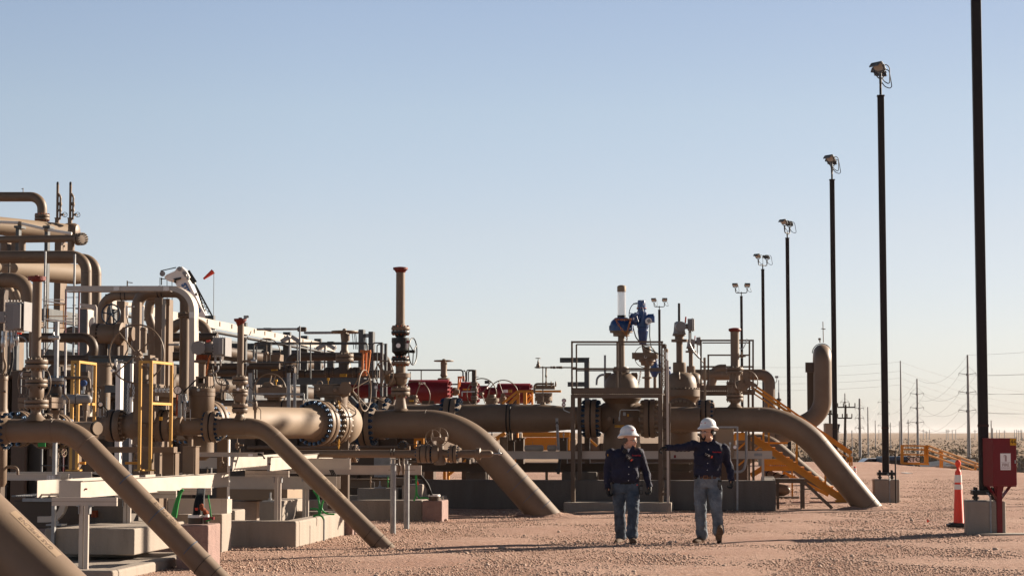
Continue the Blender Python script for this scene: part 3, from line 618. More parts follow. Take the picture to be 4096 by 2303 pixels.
mat('seam', (0.07, 0.05, 0.035), 0.7)
def sloping(name_label, cr, x, Z, pts, r, bend, wraps=6, word=None, wf=.5, wsize=.08, wang=.8, joints=(), end_ext=None, grd=None):
    crop(cr); t = T('sloping_pipe', name_label, 'pipe', x, Z, HORIZON if cr == 'full' else 0, group='tan pipes sloping down into the ground')
    body = t.mb('pipe', 'tan')
    return t, body
# --- R3, middle
crop('full')
def riser(label, Z, xg, cy, x0, elbow, foot, rpx, bend, material='tan'):
    """cy centre line height, x0 left end, elbow corner (x, y), foot centre where it meets the ground; photo pixels"""
    crop('full'); t = T('sloping_pipe', label, 'pipe', xg, Z, HORIZON, group='tan pipes sloping down into the ground')
    q = [t.p(x0, cy, 0), t.p(elbow[0], elbow[1], 0), t.p(foot[0], foot[1], 0)]
    q[1].z = q[0].z = (q[0].z + q[1].z) / 2
    d = (q[2] - q[1]); q[2] = q[2] + d.normalized() * 0.9
    rp = t.w(rpx); path = fillet(q, t.w(bend), 22); b = t.mb('pipe', material); b.tube(path, rp, 48)
    t.q, t.rp, t.path, t.bodyb = q, rp, path, b
    for i in (1, 23): 
        w = t.mb('weld_seam', 'tan'); a = path[i]; dd = (path[i + 1] - path[i - 1]).normalized(); w.torus(a, dd, rp - .001, .005, 48, 5)
    return t
TANG = 'tan'
MOUNDS = []
def finish(t, wraps, f0, f1, word=None, wf=0.5, wsize=0.06, wang=0.9, blue=()):
    A, B = t.path[23], t.path[-1]; MOUNDS.append((t.M @ (A + (B - A) * (A.z / (A.z - B.z))), t.rp)); L = (t.q[2] - A).length
    if wraps: wrap_lines(t, t.mb('wrap_seam', 'seam'), A, B, t.rp, wraps, f0, f1)
    if word: band_text(t, A, B, t.rp, wf, word, wsize, wang)
    if blue:
        b = t.mb('paint_mark', 'ink_blue'); wrap_lines(t, b, A, B, t.rp, blue[0], blue[1], blue[2], .42, .12)
        for k in range(blue[0]): pass
# flange helper in pixels: body 'fb', bolt 'bb'
def FL(t, x, y, Rpx, tpx, rpx, nb, dy=0, axis=(1, 0, 0), bolt='bolt_blue', side=2, gapc=True, br=None, name='flange', mt='tan', hub=1.0):
    f = t.mb(name, mt); bo = t.mb('bolt_ring', bolt, f)
    c = t.p(x, y, dy); t.flange(f, bo, c, axis, t.w(Rpx), t.w(tpx), t.w(rpx), nb, br=t.w(br) if br else None, side=side, hub=hub)
    if gapc: g = t.mb('gasket_and_gap', 'gap', f); ax = Vector(axis); g.cyl(c - ax * t.w(tpx) * .14, c + ax * t.w(tpx) * .14, t.w(rpx + (Rpx - rpx) * .9), n=32)  # gasket widened in black to stand for the shade in the gap
    return c
def vflange(t, x, y, R_, th, r_, nb, dy=0, mt='tan', bolt='bolt_tan', name='flange', gapm='gap', hub=.6):
    """horizontal flange pair about pixel row y (centre of the joint)"""
    f = t.mb(name, mt); bo = t.mb('bolt_ring', bolt, f); c = t.p(x, y, dy)
    t.flange(f, bo, c, (0, 0, 1), t.w(R_), t.w(th), t.w(r_), nb, br=t.w(R_) * .085, hub=hub)
    g = t.mb('gasket_and_gap', gapm, f); g.cyl(c - Vector((0, 0, t.w(th) * .14)), c + Vector((0, 0, t.w(th) * .14)), t.w(r_ + (R_ - r_) * .85), n=24)  # black disc: gasket plus the shade of the open joint
def twheel(t, x, y, R_, rt=5, yaw=0.0, dy=0.0, spokes=3, ph=.5, mt='tan', tilt=0.0, flat=False, dish=0.0, hub=None, name='handwheel'):
    """handwheel; yaw 0 faces the camera, +90 faces right"""
    w_ = t.mb(name, mt); a = R(yaw); ax = Vector((math.sin(a) * math.cos(R(tilt)), -math.cos(a) * math.cos(R(tilt)), math.sin(R(tilt))))
    t.wheel(w_, t.p(x, y, dy), ax, t.w(R_), t.w(rt), spokes, t.w(hub or R_ * .12), ph, t.w(dish), flat); return w_
# ---------- R0: big pipe at the bottom left
crop('C')
t = riser('huge tan gas pipeline pipe filling the bottom left corner', 17.0, 500, 1703 - 200 / 2.4133, -700, (-560, 1630), (396, 2540), 134, 330)
finish(t, 0, 0, 0, 'GAS PIPELINE', .47, .068, 1.8)
t.done()
# ---------- R1
t = riser('tan pipe with a tall red-capped vent, sloping down across the lower left', 21.3, 900, 1722, -60, (290, 1722), (860, 2308), 47, 190)
finish(t, 7, .62, .97, 'NGL PIPELINE', .40, .055, 2.0, (3, .2, .55))
crop('B')
FL(t, -8, 1222 + 40, 190, 50, 113, 16)
st = t.mb('vent_pipe', 'tan')
t.vl(st, 361, [(-186, 46), (555, 46), (560, 50), (570, 50)], n=32)
t.vl(st, 353, [(660, 54), (700, 50), (765, 56)]); t.vl(st, 353, [(825, 66), (850, 75), (925, 72), (955, 60)]); t.vl(st, 345, [(1040, 52), (1080, 48), (1110, 62), (1140, 92), (1165, 110)])
for y, R_, th in ((617, 110, 36), (800, 106, 30), (1000, 116, 32)): vflange(t, 352, y, R_, th, 52, 12)
cap = t.mb('bleed_valve', 'tan'); cap.cyl(t.p(330, 860, -.2), t.p(330, 860, 0), t.w(42), n=20); cap.cyl(t.p(330, 860, -.26), t.p(330, 860, -.2), t.w(20), n=6)
crop('A'); rc = t.mb('vent_cap', 'red_cap'); t.vl(rc, 356, [(968, 20), (978, 22), (980, 88), (1018, 86), (1022, 60), (1030, 50)]); 
crop('B'); ls = t.mb('side_nipple', 'tan'); ls.cyl(t.p(395, 362, 0), t.p(470, 362, 0), t.w(14), n=12)
sv = t.mb('ball_valve', 'steel', ls); sv.cyl(t.p(470, 362, 0), t.p(575, 362, 0), t.w(18), n=12); sv.cyl(t.p(522, 362, 0), t.p(515, 310, 0), t.w(10), n=8); sv.ball(t.p(522, 362, 0), t.w(28)); sv.tube([t.p(500, 390, 0), t.p(470, 450, 0), t.p(410, 540, 0)], t.w(4), 6)
t.done()
# ---------- R2
t = riser('tan pipe with thin vent in the left middle, sloping into gravel beside the pink block', 28.5, 1575, 1706, 560, (1050, 1706), (1531, 2184), 35.5, 170)
finish(t, 8, .62, 1.0, 'NGL PIPELINE', .36, .055, 2.0)
crop('D')
FL(t, 357, 1220, 152, 44, 85, 16)
st = t.mb('vent_pipe', 'tan'); t.vl(st, 635, [(215, 32), (722, 32), (728, 40), (742, 40)], n=28); t.vl(st, 627, [(800, 40), (860, 40), (880, 55)]); t.vl(st, 627, [(905, 58), (930, 62), (980, 52), (1010, 40)]); t.vl(st, 625, [(1070, 36), (1105, 36), (1135, 52), (1158, 80)])
for y, R_, th in ((774, 78, 28), (892, 76, 22), (1041, 78, 32)): vflange(t, 627, y, R_, th, 40, 12)
rc = t.mb('vent_cap', 'red_cap'); t.vl(rc, 630, [(168, 15), (178, 20), (180, 62), (200, 60), (215, 42), (250, 30), (268, 4)])
cap = t.mb('bleed_valve', 'tan'); cap.cyl(t.p(610, 940, -.2), t.p(610, 940, 0), t.w(34), n=20); g = t.mb('gauge', 'white_label'); g.cyl(t.p(608, 860, -.17), t.p(608, 860, -.1), t.w(15), n=16)
sn = t.mb('sensor', 'galv'); t.bx(sn, 662, 148, 690, 182, -.02, .05); sn.cyl(t.p(700, 160, -.04), t.p(700, 160, .02), t.w(14), n=12)
ls = t.mb('side_nipple', 'tan'); ls.cyl(t.p(665, 588, 0), t.p(735, 588, 0), t.w(12), n=12); sv = t.mb('ball_valve', 'steel', ls); sv.cyl(t.p(735, 588, 0), t.p(785, 588, 0), t.w(16), n=12); sv.bar(t.p(762, 588, 0), t.p(762, 550, 0), t.w(14)); sv.cyl(t.p(700, 618, -.03), t.p(700, 618, 0), t.w(16), n=12); sv.tube([t.p(690, 620, 0), t.p(680, 740, 0)], t.w(2.5), 5)
t.done()
# ---------- R3
t = riser('thick tan pipe with tall black-valved vent stack, sloping into gravel left of the two men', 38.9, 2170, 1695, 1470, (1850, 1695), (2172, 2055), 57, 330)
finish(t, 0, 0, 0, None, blue=(4, .22, .6))
crop('F')
FL(t, 160, 1195, 212, 46, 135, 20)
st = t.mb('vent_pipe', 'tan'); 
t.vl(st, 488, [(-300, 43), (230, 43), (236, 50), (262, 50)], n=32)
t.vl(st, 488, [(625, 48), (700, 48), (704, 60)]); t.vl(st, 488, [(900, 56), (920, 46), (960, 46), (1010, 56), (1045, 62), (1070, 90)])
for y in (293,): 
    f = t.mb('flange', 'tan'); bo = t.mb('bolt_ring', 'rust', f); c = t.p(488, y, 0); t.flange(f, bo, c, (0, 0, 1), t.w(90), t.w(27), t.w(48), 12, side=1)
    f = t.mb('flange', 'black'); t.flange(f, MB(), c, (0, 0, 1), t.w(90), t.w(30), t.w(48), 12, side=-1)
c = t.p(488, 588, 0); f = t.mb('flange', 'tan'); bo = t.mb('bolt_ring', 'rust', f); t.flange(f, bo, c, (0, 0, 1), t.w(90), t.w(27), t.w(48), 12, side=-1); f = t.mb('flange', 'black'); t.flange(f, MB(), c, (0, 0, 1), t.w(90), t.w(27), t.w(48), 12, side=1)
bv = t.mb('black_valve', 'black'); t.vl(bv, 488, [(335, 45), (362, 45), (364, 86), (400, 88), (420, 84), (500, 84), (520, 60), (550, 45)]); bv.cyl(t.p(478, 440, -.28), t.p(478, 440, 0), t.w(50), n=24); bv.cyl(t.p(520, 495, -.1), t.p(600, 495, -.1), t.w(14), n=12)
g = t.mb('dial', 'white_label', bv); g.cyl(t.p(466, 438, -.30), t.p(466, 438, -.27), t.w(22), n=20)
g = t.mb('tag', 'red_paint', bv); g.box(t.p(558, 402, -.2), (.05, .01, .05)); g2 = t.mb('tag', 'white_label', bv); g2.box(t.p(550, 440, -.2), (.045, .01, .09))
twheel(t, 612, 495, 130, 6, yaw=82, dy=-.1, mt='black', spokes=3, dish=-6)
gb = t.mb('gear_valve', 'tan'); t.vl(gb, 488, [(704, 50), (706, 96), (745, 96), (748, 70), (770, 66), (800, 58), (828, 30), (835, 46), (850, 46)]); gb.cyl(t.p(365, 790, -.1), t.p(430, 770, -.05), t.w(50), n=20); gb.cyl(t.p(360, 705, -.3), t.p(365, 790, -.05), t.w(26), n=16)
vflange(t, 488, 881, 92, 30, 56, 12)
twheel(t, 330, 708, 126, 6, yaw=-35, dy=-.3, spokes=3, ph=.2, flat=True)
crop('full'); rc = t.mb('vent_cap', 'red_cap'); t.vl(rc, 1602, [(1067, 8), (1070, 30), (1078, 30), (1082, 24), (1090, 19)])
t.done()
# ---------- R4
t = riser('thick tan pipe with handwheel vent at right, sloping into gravel in front of yellow stairs', 42.4, 3460, 1677, 2660, (3180, 1677), (3472, 2030), 49.5, 300)
finish(t, 9, .62, .98)
crop('H')
FL(t, 1505, 1335, 135, 40, 100, 18)
st = t.mb('vent_pipe', 'tan'); t.vl(st, 1783, [(540, 44), (575, 42), (870, 42), (895, 50)], n=28); t.vl(st, 1783, [(940, 50), (1030, 52)]); t.vl(st, 1783, [(1060, 66), (1140, 72), (1150, 50)]); t.vl(st, 1783, [(1205, 44), (1240, 42), (1262, 60), (1280, 80)])
for y, R_, th in ((922, 84, 24), (1050, 82, 16), (1182, 82, 26)): vflange(t, 1783, y, R_, th, 46, 12)
rc = t.mb('vent_cap', 'red_cap'); t.vl(rc, 1783, [(508, 20), (516, 58), (528, 62), (542, 56), (546, 44)])
gb = t.mb('gear_box', 'tan'); gb.cyl(t.p(1870, 1060, -.3), t.p(1800, 1080, 0), t.w(56), n=24)
twheel(t, 1895, 1033, 112, 5, yaw=12, dy=-.42, spokes=3, ph=1.75, flat=True, hub=22)
nn = t.mb('side_nipple', 'tan'); nn.cyl(t.p(1825, 788, 0), t.p(1890, 780, 0), t.w(9), n=10); nn.cyl(t.p(1850, 800, 0), t.p(1850, 740, 0), t.w(5), n=8)
ch = t.mb('chain', 'steel'); ch.tube(sag(t.p(1828, 700, -.12), t.p(1902, 615, -.12), .1, 12), t.w(5), 5)
t.done()

# gravel heaped where the pipes enter the ground
for k, (c, r) in enumerate(MOUNDS):
    b = MB(); n = 40; rings = 9; q = random.Random(k)
    for j in range(rings + 1):
        f = j / rings
        for i in range(n):
            a = 2 * math.pi * i / n; rx = r * (1.9 * f + .15) * (1.25 + .12 * math.sin(3 * a + k)); ry = r * (1.5 * f + .15) * (1.1 + .12 * math.sin(2 * a + k)); x, y = c.x + math.cos(a) * rx * 1.25, c.y + math.sin(a) * ry
            b.v.append((x, y, pad_h(x, y) + max(-.02, .13 * r / .28 * (1 - f) ** 1.3 * (1 + .25 * math.sin(5 * a + 2 * j)) + q.uniform(-.006, .006) - .02 * f)))
    b.f = [(j * n + i, j * n + (i + 1) % n, (j + 1) * n + (i + 1) % n, (j + 1) * n + i) for j in range(rings) for i in range(n)] + [tuple(reversed(range(n)))]
    b.f = [tuple(reversed(f)) for f in b.f]
    structure(make('ground_mound', b, 'gravel', sharp=180))
# ================================================================== HELPERS FOR STEEL FRAMES
def rect_posts(t, b, items, d0=0, d1=.06):
    for x0, y0, x1, y1 in items: t.bx(b, x0, y0, x1, y1, d0, d1)
def perf_strut(t, x0, y0, x1, y1, name='strut_post', m='galv', n=12, dy=0, th=.04):
    """punched channel: black pads on the face stand for the shaded holes"""
    b = t.mb(name, m); a = t.p((x0 + x1) / 2, y0, dy); c = t.p((x0 + x1) / 2, y1, dy); w_ = t.w(x1 - x0); b.channel(a, c, w_, th, .004, up=(0, 1, 0)); b.bar(a, c, w_, .006, up=(0, 1, 0))
    h = t.mb('slot_pad', 'gap', b)
    for i in range(n):
        q = a.lerp(c, (i + .5) / n); h.box(q + Vector((0, -.006 - .001, 0)), (w_ * .35, .006, abs(a.z - c.z) / n * .45))
# ================================================================== MAIN LINE (behind, left of the big valve)
crop('full')
t = T('main_pipe', 'long shaded tan pipe running from the black valve stack to the big platform valve', 'pipe', 2100, 42.9, HORIZON)
q0 = t.p(1340, 1673); b = t.mb('pipe', 'tan')
cy = 1673
t.hl(b, cy, [(1340, 56), (2165, 56), (2180, 55), (2268, 46), (2330, 46)], n=40)
s2 = t.mb('pipe', 'tan'); t.hl(s2, 1675, [(2630, 47), (2800, 47)], n=40)
crop('F'); FL(t, 980, 1142, 205, 50, 137, 20)
FL(t, 285, 1142, 205, 50, 137, 20)
for x in (1522, 1556):
    c_ = t.mb('clamp', 'rubber'); c_.torus(t.p(x, 1142), (1, 0, 0), t.w(139), t.w(6), 40, 6); c_.cyl(t.p(x - 6, 1275, -.1), t.p(x - 6, 1330, -.1), t.w(6), n=8)
nub = t.mb('lifting_lug', 'tan'); t.vl(nub, 1862, [(985, 24), (1005, 26), (1012, 20)])
crop('H')
for x in (400, 962): 
    FL(t, x, 1382, 186, 44, 112, 20, bolt='bolt_blue' if x < 500 else 'bolt_tan')
t.done()
# ---- detector on the main pipe
t = T('gas_detector', 'small red and silver detector clipped on the pipe at the left platform post', 'detector', 135, 41.9, 1300)
b = t.mb('head', 'red_paint'); b.cyl(t.p(135, 1210, 0), t.p(135, 1210, .03), t.w(22), n=20); b.cyl(t.p(132, 1248, -.02), t.p(132, 1248, .06), t.w(20), n=16)
g = t.mb('face', 'white_label'); g.cyl(t.p(135, 1210, -.006), t.p(135, 1210, -.001), t.w(17), n=20); g.cyl(t.p(132, 1248, -.026), t.p(132, 1248, -.021), t.w(13), n=20)
m_ = t.mb('marking', 'ink_red', g); text_mb(m_, 'MSA', t.p(135, 1210, -.007), (1, 0, 0), (0, 0, 1), .05, .001)
c = t.mb('cable', 'steel'); c.tube(fillet([t.p(130, 1265, 0), t.p(130, 1300, 0), t.p(190, 1325, 0)], .04, 5), t.w(5), 6); t.done()
# ================================================================== BIG GATE VALVE WITH BLUE ACTUATOR
crop('H')
t = T('gate_valve', 'big tan gate valve with blue electric actuator and clear stem tube, inside the railed platform', 'gate valve', 690, 43.0, 1600, group='tan gate valves with electric actuators')
b = t.mb('valve_body', 'tan')
t.vl(b, 690, [(1088, 150), (1100, 190), (1190, 190), (1240, 150), (1300, 150), (1500, 172), (1640, 180), (1745, 178), (1800, 140), (1830, 60)], n=40)
t.hl(b, 1382, [(445, 112), (470, 118), (520, 150), (690, 165), (860, 150), (910, 118), (915, 112)], n=36)
d = t.mb('bonnet', 'tan'); t.vl(d, 688, [(885, 70), (900, 78), (938, 82), (942, 70), (950, 95), (985, 135), (1030, 158), (1088, 166)], n=40)
d.cyl(t.p(678, 1040, -.34), t.p(678, 1040, -.2), t.w(11), n=12)
for x, sg in ((560, -1), (815, 1)):
    lg = t.mb('lifting_lug', 'tan'); lg.prism([t.p(x - 30 * sg, 1010, 0), t.p(x - 30 * sg, 940, 0), t.p(x + 25 * sg, 940, 0), t.p(x + 32 * sg, 965, 0), t.p(x + 25 * sg, 1020, 0)], (0, .05, 0))
s_ = t.mb('stem_housing', 'tan'); t.vl(s_, 688, [(588, 32), (885, 33)], n=24); t.vl(s_, 688, [(540, 110), (556, 110), (558, 80), (590, 78)], n=28)
g = t.mb('gearbox', 'blue_paint'); t.vl(g, 689, [(412, 60), (430, 82), (448, 100), (480, 112), (538, 116), (540, 112)], n=32)
for i in range(14): a = 2 * math.pi * i / 14; c = t.p(689, 510, 0) + Vector((math.cos(a), math.sin(a), 0)) * t.w(112); g.box(c, (.03, .03, t.w(45)))
r_ = t.mb('tube_collar', 'black'); t.vl(r_, 691, [(388, 42), (416, 42)], n=24)
tb = t.mb('stem_tube', 'clear_tube'); t.vl(tb, 691, [(150, 40), (392, 40)], n=32)
cp = t.mb('tube_cap', 'tan_pale_sunlit', tb); t.vl(cp, 691, [(97, 16), (103, 36), (112, 43), (160, 43)], n=28)
crop('Q')
a_ = t.mb('actuator', 'blue_paint', bevel=.008)
t.vl(a_, 626, [(293, 42), (300, 46), (372, 50), (376, 58), (395, 58), (400, 46), (455, 46)], dy=-.1, n=24); 
a_.cyl(t.p(500, 510, -.05), t.p(700, 520, -.12), t.w(62), n=24); t.vl(a_, 640, [(430, 56), (520, 68), (600, 70), (612, 60), (640, 58), (644, 62), (655, 60), (780, 44), (805, 40)], dy=-.12, n=24)
a_.cyl(t.p(690, 500, -.12), t.p(772, 496, -.12), t.w(48), n=20); t.bx(a_, 712, 470, 776, 545, -.2, -.02); a_.cyl(t.p(560, 500, -.3), t.p(575, 500, -.05), t.w(50), n=24)
for i in range(5): a_.box(t.p(596 + i * 18, 340, -.1 - .2), (.008, .02, .2))
dl = t.mb('dial', 'white_label', a_); dl.cyl(t.p(707, 532, -.38), t.p(707, 532, -.12), t.w(38), n=28); nb_ = t.mb('nut', 'galv', dl); nb_.box(t.p(712, 530, -.39), (.07, .03, .07), (.8, 0, .6), (0, 1, 0), (-.6, 0, .8))
for (x, y, w_, h_) in ((655, 340, 22, 14), (535, 505, 14, 24)): n2 = t.mb('nameplate', 'white_label', a_); n2.box(t.p(x, y, -.33), (t.w(w_), .01, t.w(h_)))
st = t.mb('warning_band', 'orange', a_); t.vl(st, 626, [(380, 58.5), (386, 58.5)], dy=-.1, n=24)
twheel(t, 565, 452, 127, 5, yaw=-46, dy=-.42, mt='blue_paint', spokes=3, ph=.9, hub=20)
hd = t.mb('crank_grip', 'black'); hd.cyl(t.p(530, 332, -.5), t.p(575, 330, -.5), t.w(7), n=10)
cb = t.mb('cable', 'rubber'); cb.tube(fillet([t.p(530, 610, -.1), t.p(560, 720, -.1), t.p(640, 820, -.1), t.p(830, 915, -.1), t.p(880, 930, -.1), t.p(925, 1000, 0)], .2, 7), t.w(7), 8)
cb2 = t.mb('cable', 'rubber'); cb2.tube(fillet([t.p(722, 570, -.1), t.p(720, 700, -.1), t.p(735, 830, -.1), t.p(790, 900, -.05)], .2, 7), t.w(6), 8)
ch = t.mb('chain', 'rust_chain')
def chain(b, pts, lk=.05, r=.007):
    L = 0; pts = [Vector(p) for p in pts]; k = 0
    for i in range(len(pts) - 1):
        n = max(1, int((pts[i + 1] - pts[i]).length / (lk * .8)))
        for j in range(n):
            a = pts[i].lerp(pts[i + 1], j / n); c = pts[i].lerp(pts[i + 1], (j + 1.25) / n); x, y, z = frame(c - a); s_ = x if k % 2 else y; k += 1
            b.tube([a + s_ * lk * .22, a.lerp(c, .5) + s_ * lk * .34, c + s_ * lk * .22, c - s_ * lk * .22, a.lerp(c, .5) - s_ * lk * .34, a - s_ * lk * .22], r, 4, closed=True)
chain(ch, sag(t.p(318, 500, -.5), t.p(450, 690, -.42), .03, 6)); chain(ch, [t.p(450, 690, -.42), t.p(500, 515, -.55)]); chain(ch, [t.p(340, 512, -.5), t.p(420, 518, -.56), t.p(500, 508, -.56)]); chain(ch, [t.p(454, 690, -.42), t.p(456, 765, -.42)])
crop('I')
pl_ = t.mb('tag_plate', 'tag_yellow'); pl_.box(t.p(672, 250, -.44), (t.w(94), .006, t.w(22))); mk = t.mb('marking', 'ink', pl_); text_mb(mk, 'HV-1001A', t.p(672, 250, -.445), (1, 0, 0), (0, 0, 1), .055, .001, xs=.95)
pl2 = t.mb('nameplate', 'galv'); pl2.box(t.p(718, 132, -.46), (t.w(26), .006, t.w(34))); pl3 = t.mb('nameplate', 'tag_yellow'); pl3.box(t.p(753, 145, -.46), (t.w(14), .006, t.w(24)))
tb = t.mb('sensing_tube', 'steel'); tb.tube(fillet([t.p(672, 170, -.46), t.p(676, 92, -.46), t.p(866, 94, -.46), t.p(868, 180, -.46)], .04, 5), t.w(4), 6)
for x, y in ((670, 180), (866, 185)): tb.cyl(t.p(x, y - 18, -.46), t.p(x, y + 20, -.46), t.w(9), n=8)
for x, r_ in ((572, 20), (783, 20)): bs_ = t.mb('boss', 'tan'); bs_.cyl(t.p(x, 181, -.5), t.p(x, 181, -.2), t.w(r_), n=16)
nz = t.mb('drain_valve', 'black'); nz.cyl(t.p(613, 175, -.5), t.p(613, 225, -.5), t.w(8), n=8)
t.done()
# ================================================================== PLATFORM 1
crop('H')
t = T('access_platform', 'brown steel access platform with guard rails round the big blue actuated valve', 'platform', 640, 41.5, 1448, group='brown steel access platforms')
def HI(x, y, d=0.0):                              # I crop point in H coordinates
    return t.p(x, y + (1600 - 1100) * 2.4133, d)
fr = t.mb('frame', 'frame_brown')
zt = lambda y: t.p(600, y, 0).z
t.bx(fr, 208, 1085, 1072, 1142, 0, .01); t.bx(fr, 208, 1152, 1078, 1186, -.02, .06)
t.bx(fr, 208, 1085, 222, 1142, 0, 1.3); 
lg = []
for x0, x1, d in ((200, 238, 0), (1042, 1085, 0)):
    l_ = t.mb('leg', 'frame_brown'); a = t.p(x0, 1150, d); b2 = HI(x0, 982, d); c2 = t.p(x1, 1150, d); l_.box(((a.x + c2.x) / 2, d + .055, (a.z + .14) / 2), (c2.x - a.x, .11, a.z - .14))
    l_ = t.mb('leg', 'frame_brown'); l_.box(((a.x + c2.x) / 2 + .06, d + .95, (a.z + .14) / 2), ((c2.x - a.x), .11, a.z - .14))
dk = t.mb('deck_grating', 'frame_brown'); z = zt(1146); x0 = t.p(208, 0).x; x1 = t.p(1078, 0).x
for k in range(46): dk.box((x0 + (x1 - x0) * k / 45, .5, z), (.006, 1.0, .03))
for k in range(9): dk.box(((x0 + x1) / 2, .02 + k * .12, z + .012), (x1 - x0, .008, .012))
rl = t.mb('guard_rail', 'frame_brown')
for y in (645, 904): rl.bar(t.p(205, y, .02), t.p(1090, y, .02), t.w(18)); rl.bar(t.p(212, y, .02), t.p(212, y, 1.2), t.w(16)); rl.bar(t.p(1085, y, .02), t.p(1085, y, 1.2), t.w(16))
for x in (212, 649, 1080): rl.bar(t.p(x, 636, .02), t.p(x, 1145, .02), t.w(17))
for x, d in ((205, 1.2), (649, 1.2), (1085, 1.2)): 
    q = t.p(x, 645, 0); rl.bar((q.x, d, q.z), (q.x, d, z), t.w(15))
for y in (645, 904): q0 = t.p(205, y, 0); q1 = t.p(1090, y, 0); rl.bar((q0.x, 1.2, q0.z), (q1.x, 1.2, q1.z), t.w(13))
ld = t.mb('ladder', 'frame_brown')
a = HI(1125, 30, -.1); 
ld.bar(HI(1150, 30, -.12), HI(1150, 918, -.12), t.w(26), .05, up=(0, 1, 0)); ld.bar(HI(1092, 40, -.12), HI(1165, 40, -.12), t.w(22)); ld.bar(HI(1075, 905, -.1), HI(1160, 905, -.1), t.w(26)); ld.bar(HI(1094, 30, .3), HI(1094, 905, .3), t.w(14))
for k in range(9): y = 90 + k * 95; ld.bar(HI(1150, y, -.1), HI(1094, y, .28), .022)
an = t.mb('anchor_eye', 'frame_brown'); an.box(t.p(1105, 688, .02), (.09, .02, .08)); an.torus(t.p(1105, 688, -.01), (0, 1, 0), .03, .008, 16, 6)
ch = t.mb('chain', 'tan'); chain(ch, [t.p(1103, 705, 0), t.p(1100, 900, 0), t.p(1096, 1080, 0)], .05)
t.done()
crop('I')
t = T('concrete_footing', 'low pale concrete footing under the platform legs behind the left man', 'footing', 640, 41.6, 1060); b = t.mb('concrete_footing', 'concrete', bevel=.015)
a = t.p(131, 1000, -.25); c = t.p(1172, 1000, -.25); b.box(((a.x + c.x) / 2, .35, .07), (c.x - a.x, 1.25, .24)); t.done()
# ================================================================== SECOND VALVE with grey actuator (and a smaller copy beyond)
def grey_gate(x_off, scale, Z, label, grp):
    crop('H'); ox = 1262
    def X(x): return x_off + (x - ox) * scale
    def Y(y): return YB + (y - 1100) * scale
    YB = y_off[0]
    t = T('gate_valve', label, 'gate valve', x_off, Z, 1600, group=grp)
    V = lambda b, x, pr, **k: t.vl(b, X(x), [(Y(y), h * scale) for y, h in pr], **k)
    p = lambda x, y, d=0: t.p(X(x), Y(y), d); w = lambda n: t.w(n * scale)
    b = t.mb('valve_body', 'tan'); V(b, 1272, [(1102, 150), (1106, 178), (1170, 178), (1174, 172), (1235, 130), (1330, 140), (1600, 150), (1750, 140), (1760, 60)], n=40)
    bo = t.mb('bolt_ring', 'bolt_tan', b)
    for i in range(28): a = 2 * math.pi * i / 28; c = p(1272, 1100) + Vector((math.cos(a), math.sin(a), 0)) * w(162); bo.cyl(c, c + Vector((0, 0, w(12))), w(10), n=6)
    d = t.mb('bonnet', 'tan'); V(d, 1262, [(938, 64), (942, 80), (960, 115), (995, 140), (1050, 152), (1102, 155)], n=40); V(d, 1249, [(842, 58), (848, 63), (935, 64), (945, 60)], n=30)
    lg = t.mb('lifting_lug', 'tan', d); lg.torus(p(1247, 970, -.42 * scale), (1, 0, 0), w(32), w(7), 20, 6)
    s = t.mb('stem_housing', 'tan'); V(s, 1249, [(644, 31), (842, 31)], n=20); V(s, 1249, [(620, 78), (645, 78)], n=28); V(s, 1247, [(565, 62), (585, 66), (590, 42), (620, 42)], n=24)
    st = t.mb('threaded_stem', 'black'); V(st, 1246, [(272, 12), (450, 12)], n=12)
    for i in range(10): V(st, 1246, [(290 + i * 16, 13), (296 + i * 16, 13)], n=12)
    a = t.mb('actuator', 'grey_box'); V(a, 1248, [(448, 30), (460, 48), (545, 56), (572, 64)], n=24); a.cyl(p(1265, 495, -.4 * scale), p(1250, 495, 0), w(48), n=28); a.cyl(p(1300, 495, -.05), p(1345, 495, -.05), w(26), n=16)
    bx_ = t.mb('control_box', 'grey_box', bevel=.01); c0 = p(1362, 480, -.05); bx_.box(c0, (w(64), .3 * scale, w(112))); bx_.box(c0 + Vector((w(14), 0, 0)), (w(10), .36 * scale, w(126)))
    lv = t.mb('lever', 'orange_red'); lv.bar(p(1306, 465, -.1), p(1311, 402, -.1), w(14))
    cb = t.mb('cable', 'galv'); cb.tube(fillet([p(1345, 540, -.05), p(1345, 660, -.05), p(1385, 740, -.05), p(1440, 800, 0)], .12, 6), w(9), 8)
    t.done()
y_off = [1100]; grey_gate(1262, 1.0, 45.5, 'tan gate valve with grey actuator, red lever and black stem, right of platform', 'tan gate valves with electric actuators')
y_off = [1132 - 100 + 15]; grey_gate(1368, .66, 62, 'smaller distant tan gate valve with grey actuator behind the handwheel vent', 'tan gate valves with electric actuators')
crop('I')
t = T('blind_flange_pipe', 'round bolted tan flange facing the camera under the grey actuated valve', 'pipe', 1262, 44.6, 100)
f = t.mb('flange', 'tan'); c = t.p(1262, 155, 0); f.lathe(c, (0, -1, 0), [(-.8, t.w(100)), (0, t.w(100)), (0, t.w(180)), (.09, t.w(180)), (.1, t.w(172))], 40)
bo = t.mb('bolt_ring', 'bolt_tan', f)
for i in range(24): a = 2 * math.pi * i / 24; q = c + Vector((math.cos(a), 0, math.sin(a))) * t.w(148) + Vector((0, -.1, 0)); bo.hexa(q, q + Vector((0, -.05, 0)), t.w(14))
t.done()
